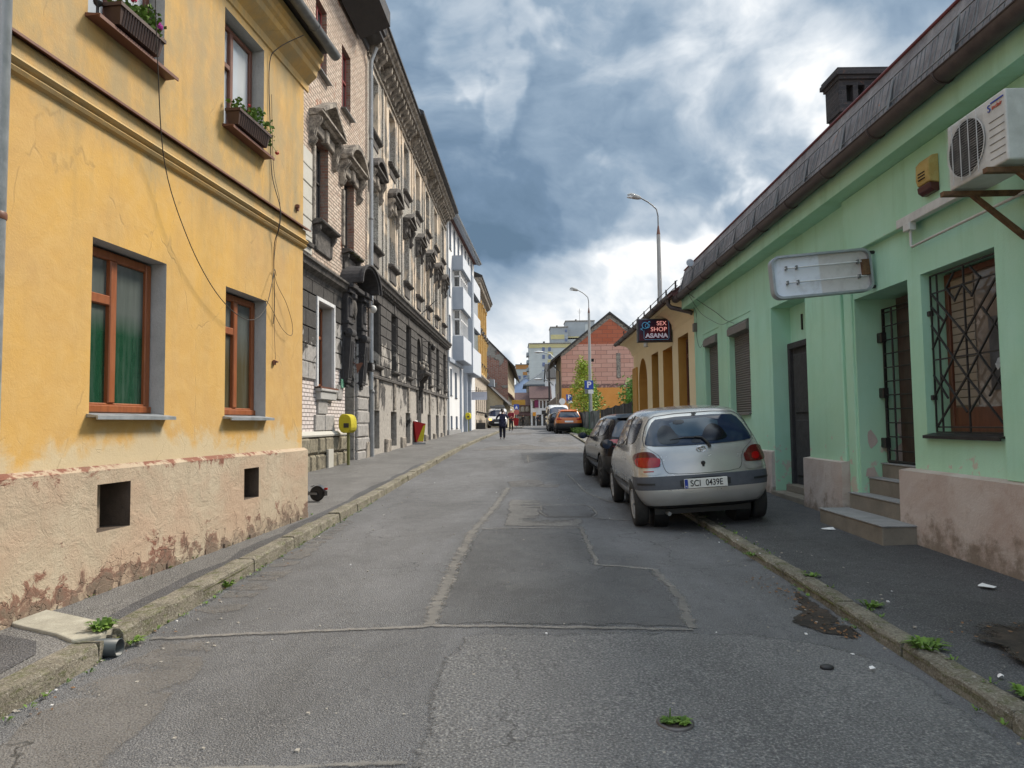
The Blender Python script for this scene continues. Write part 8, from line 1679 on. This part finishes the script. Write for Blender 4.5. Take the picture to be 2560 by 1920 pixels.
# electric scooter lying behind the corner: only the rear wheel shows
e = empty('electric_scooter', (-3.10, 10.95, gz(10.95) + .13), R(78), 'black electric scooter whose rear wheel sticks out behind the yellow house corner', 'scooter')
b = MB(); n = 26; b.lathe([(.075, -.025), (.10, -.028), (.118, -.018), (.122, 0), (.118, .018), (.10, .028), (.075, .025)], (0, 0, .122), n, 'x'); t_ = b.build('wheel', M['tyre'], e); b = MB(); b.lathe([(.076, -.02), (.05, -.028), (.02, -.03), (.02, .03), (.05, .028), (.076, .02)], (0, 0, .122), 20, 'x'); b.build('rim', M['black_pl'], t_)
b = MB(); vs = []
for k in range(13):
    a = R(-15 + 150 * k / 12)
    for x in (-.04, .04): vs.append((x, -.14 * math.cos(a), .122 + .14 * math.sin(a)))
b.add(vs, [(2 * k, 2 * k + 1, 2 * k + 3, 2 * k + 2) for k in range(12)], 0, True); b.build('mudguard', mat('scooter_guard', color=(.05, .055, .065), rough=.35), e)
b = MB(); b.rbox(-.02, .02, -.175, -.13, .18, .215, .005); b.build('rear_light', M['lamp_red'], e)
b = MB(); b.box(-.045, .045, -.152, -.142, .09, .16); b.build('mud_flap', M['black_pl'], e)
b = MB(); b.box(-.07, .07, .16, .85, .09, .15); b.build('deck', M['black_pl'], e, bevel=.01)
for s_ in (-1, 1): b = MB(); b.box(s_ * .045 - .006, s_ * .045 + .006, -.02, .30, .105, .14); b.build('fork', M['zinc_dk'], e)
b = MB(); b.lathe([(.075, -.025), (.10, -.028), (.122, 0), (.10, .028), (.075, .025)], (0, 1.02, .122), n, 'x'); b.build('wheel', M['tyre'], e)
b = MB(); b.tube([(0, .85, .14), (0, .95, .3), (0, .85, 1.05)], .025, 8); b.build('steering_column', M['black_pl'], e); b = MB(); b.tube([(-.24, .85, 1.05), (.24, .85, 1.05)], .015, 8); b.build('handlebar', M['black_pl'], e)
# site fence with dark fabric beyond the cream shop
def f_fabric(a, b_):
    def fn(t):
        o = t.obj(); n = t.noise(t.vmul(o, (1, 1, .6)), 2.0, 7, .65, .8); return dict(color=t.mix(t.rng(n, .38, .62), a, b_), rough=.8, bump=n, bs=.9, bd=.12)
    return fn
M['fabric_dk'] = mat('black_mesh_fabric', f_fabric((.010, .010, .012), (.035, .032, .032))); M['fabric_gr'] = mat('grey_torn_foil', f_fabric((.03, .035, .035), (.20, .23, .24)))
e = empty('site_fence', (5.35, 28, gz(28) + .1), 0, 'building site fence hung with sagging black fabric beyond the cream shop', 'fence')
def fab(y0, y1, x0, x1, h0, h1, m):
    b = MB(); n = 28; vs = []
    for i in range(n + 1):
        t = i / n; sag = -.07 * math.sin(math.pi * ((t * 2) % 1)); hh = h0 + (h1 - h0) * t + sag; bl = .02 * math.sin(t * 19) 
        for j in range(5): f = j / 4; vs.append((x0 + (x1 - x0) * t + bl * math.sin(f * 3.1) + random.uniform(-.006, .006), y0 + (y1 - y0) * t, (gz(28 + y0 + (y1 - y0) * t) - gz(28)) + hh * f))
    b.add(vs, [(i * 5 + j, (i + 1) * 5 + j, (i + 1) * 5 + j + 1, i * 5 + j + 1) for i in range(n) for j in range(4)], 0, True); return b.build('fabric', m, e)
fab(-1.0, 3.2, .1, .1, 2.0, 1.95, M['fabric_dk']); fab(3.3, 8, .1, .05, 1.85, 1.7, M['fabric_dk']); fab(8, 13, .05, -.1, 1.7, 1.5, M['fabric_dk']); fab(13, 17, -.15, -.5, 1.5, 1.4, M['fabric_gr']); fab(17, 22, -.5, -.9, 1.4, 1.35, M['fabric_gr'])
for i in range(8): b = MB(); b.tube([(.12 - .04 * i, -1 + 3.2 * i, 0), (.12 - .04 * i, -1 + 3.2 * i, 2.0 - .09 * i)], .03, 6); b.build('post', M['zinc_dk'], e)
b = MB()
for i in range(700): 
    y = random.uniform(30, 52); leafclump(b, (4.95 - .035 * (y - 28) + random.uniform(-.35, .35), y, gz(y) + .1), 3, .3, .45, .03)
b.build('grass_verge', M['grass'], recalc=False, kind='stuff')
# trees and shrubs
def f_leaf(a, b_):
    def fn(t):
        o = t.obj(); n = t.noise(o, 1.6, 4, .7); return dict(color=t.mix(t.rng(n, .35, .65), a, b_), rough=.6)
    return fn
M['leaf_spring'] = mat('spring_leaf', f_leaf((.20, .30, .02), (.36, .42, .04))); M['leaf_green'] = mat('shrub_leaf', f_leaf((.06, .18, .02), (.16, .34, .04))); M['bark'] = mat('bark', color=(.10, .075, .055), rough=.9)
for k_ in ('leaf_spring', 'leaf_green'):
    bs_ = M[k_].node_tree.nodes['Principled BSDF']; bs_.inputs['Transmission Weight'].default_value = 0; bs_.inputs['Subsurface Weight'].default_value = 0
def tree(name, x, y, z, h, rad, n, leafm, label, z0=.35, ls=.09, shape='cone'):
    e = empty(name, (x, y, z), 0, label, 'tree' if name != 'shrub' else 'shrub'); rnd = random.Random(int(x * 100 + y)); b = MB(); b.tube([(0, 0, 0), (.03, .02, h * .3), (-.02, .0, h * .6), (.02, 0, h * .97)], [h * .014 + .02, h * .011 + .015, .02, .008], 8); tips = []
    for i in range(34):
        t = z0 + (1 - z0) * (i / 34); zz = h * t; a = i * 2.399 + rnd.uniform(-.3, .3); prof = (1 - ((t - z0) / (1 - z0)) ** 1.3) * .9 + .1 if shape == 'cone' else math.sin(math.pi * min(.97, (t - z0) / (1 - z0) * .85 + .15)); L = rad * prof * rnd.uniform(.65, 1.1)
        p1 = (math.cos(a) * L * .5, math.sin(a) * L * .5, zz + L * .25); p2 = (math.cos(a) * L, math.sin(a) * L, zz + L * .62); b.tube([(0, 0, zz - .05), p1, p2], [.018, .01, .004], 5); tips += [p1, p2, tuple((p1[k] + p2[k]) / 2 for k in range(3)), (math.cos(a + .3) * L * .8, math.sin(a + .3) * L * .8, zz + L * .4)]
    b.build('trunk', M['bark'], e); b = MB()
    for i in range(n):
        c = rnd.choice(tips); p = Vector((c[0] + rnd.gauss(0, rad * .16), c[1] + rnd.gauss(0, rad * .16), c[2] + rnd.gauss(0, rad * .16))); u_ = Vector((rnd.gauss(0, 1), rnd.gauss(0, 1), rnd.gauss(0, .6))).normalized(); v_ = u_.cross(Vector((rnd.gauss(0, 1), rnd.gauss(0, 1), rnd.gauss(0, 1)))).normalized(); s_ = ls * rnd.uniform(.5, 1.2)
        b.add([p - u_ * s_, p - v_ * s_ * .45, p + u_ * s_, p + v_ * s_ * .45], [(0, 1, 2, 3)])
    b.build('crown', leafm, e, recalc=False)
tree('young_tree', 5.2, 50, gz(50) + .1, 5.0, 1.15, 3400, M['leaf_spring'], 'slender young tree with yellow green spring leaves before the orange wall', .22, .10)
tree('young_tree', 6.0, 52.5, gz(52) + .1, 3.4, 1.2, 2200, M['leaf_green'], 'lower bushy green tree just right of the slender young tree', .2, .10)
tree('shrub', 8.3, 44, gz(44), 3.5, 1.35, 3600, M['leaf_green'], 'bright green shrub showing above the black fence beside the cream shop', .25, .12, 'round')
tree('shrub', 9.4, 46, gz(46), 3.2, 1.3, 2400, M['leaf_green'], 'second green shrub mostly hidden behind the cream shop wall', .25, .12, 'round')
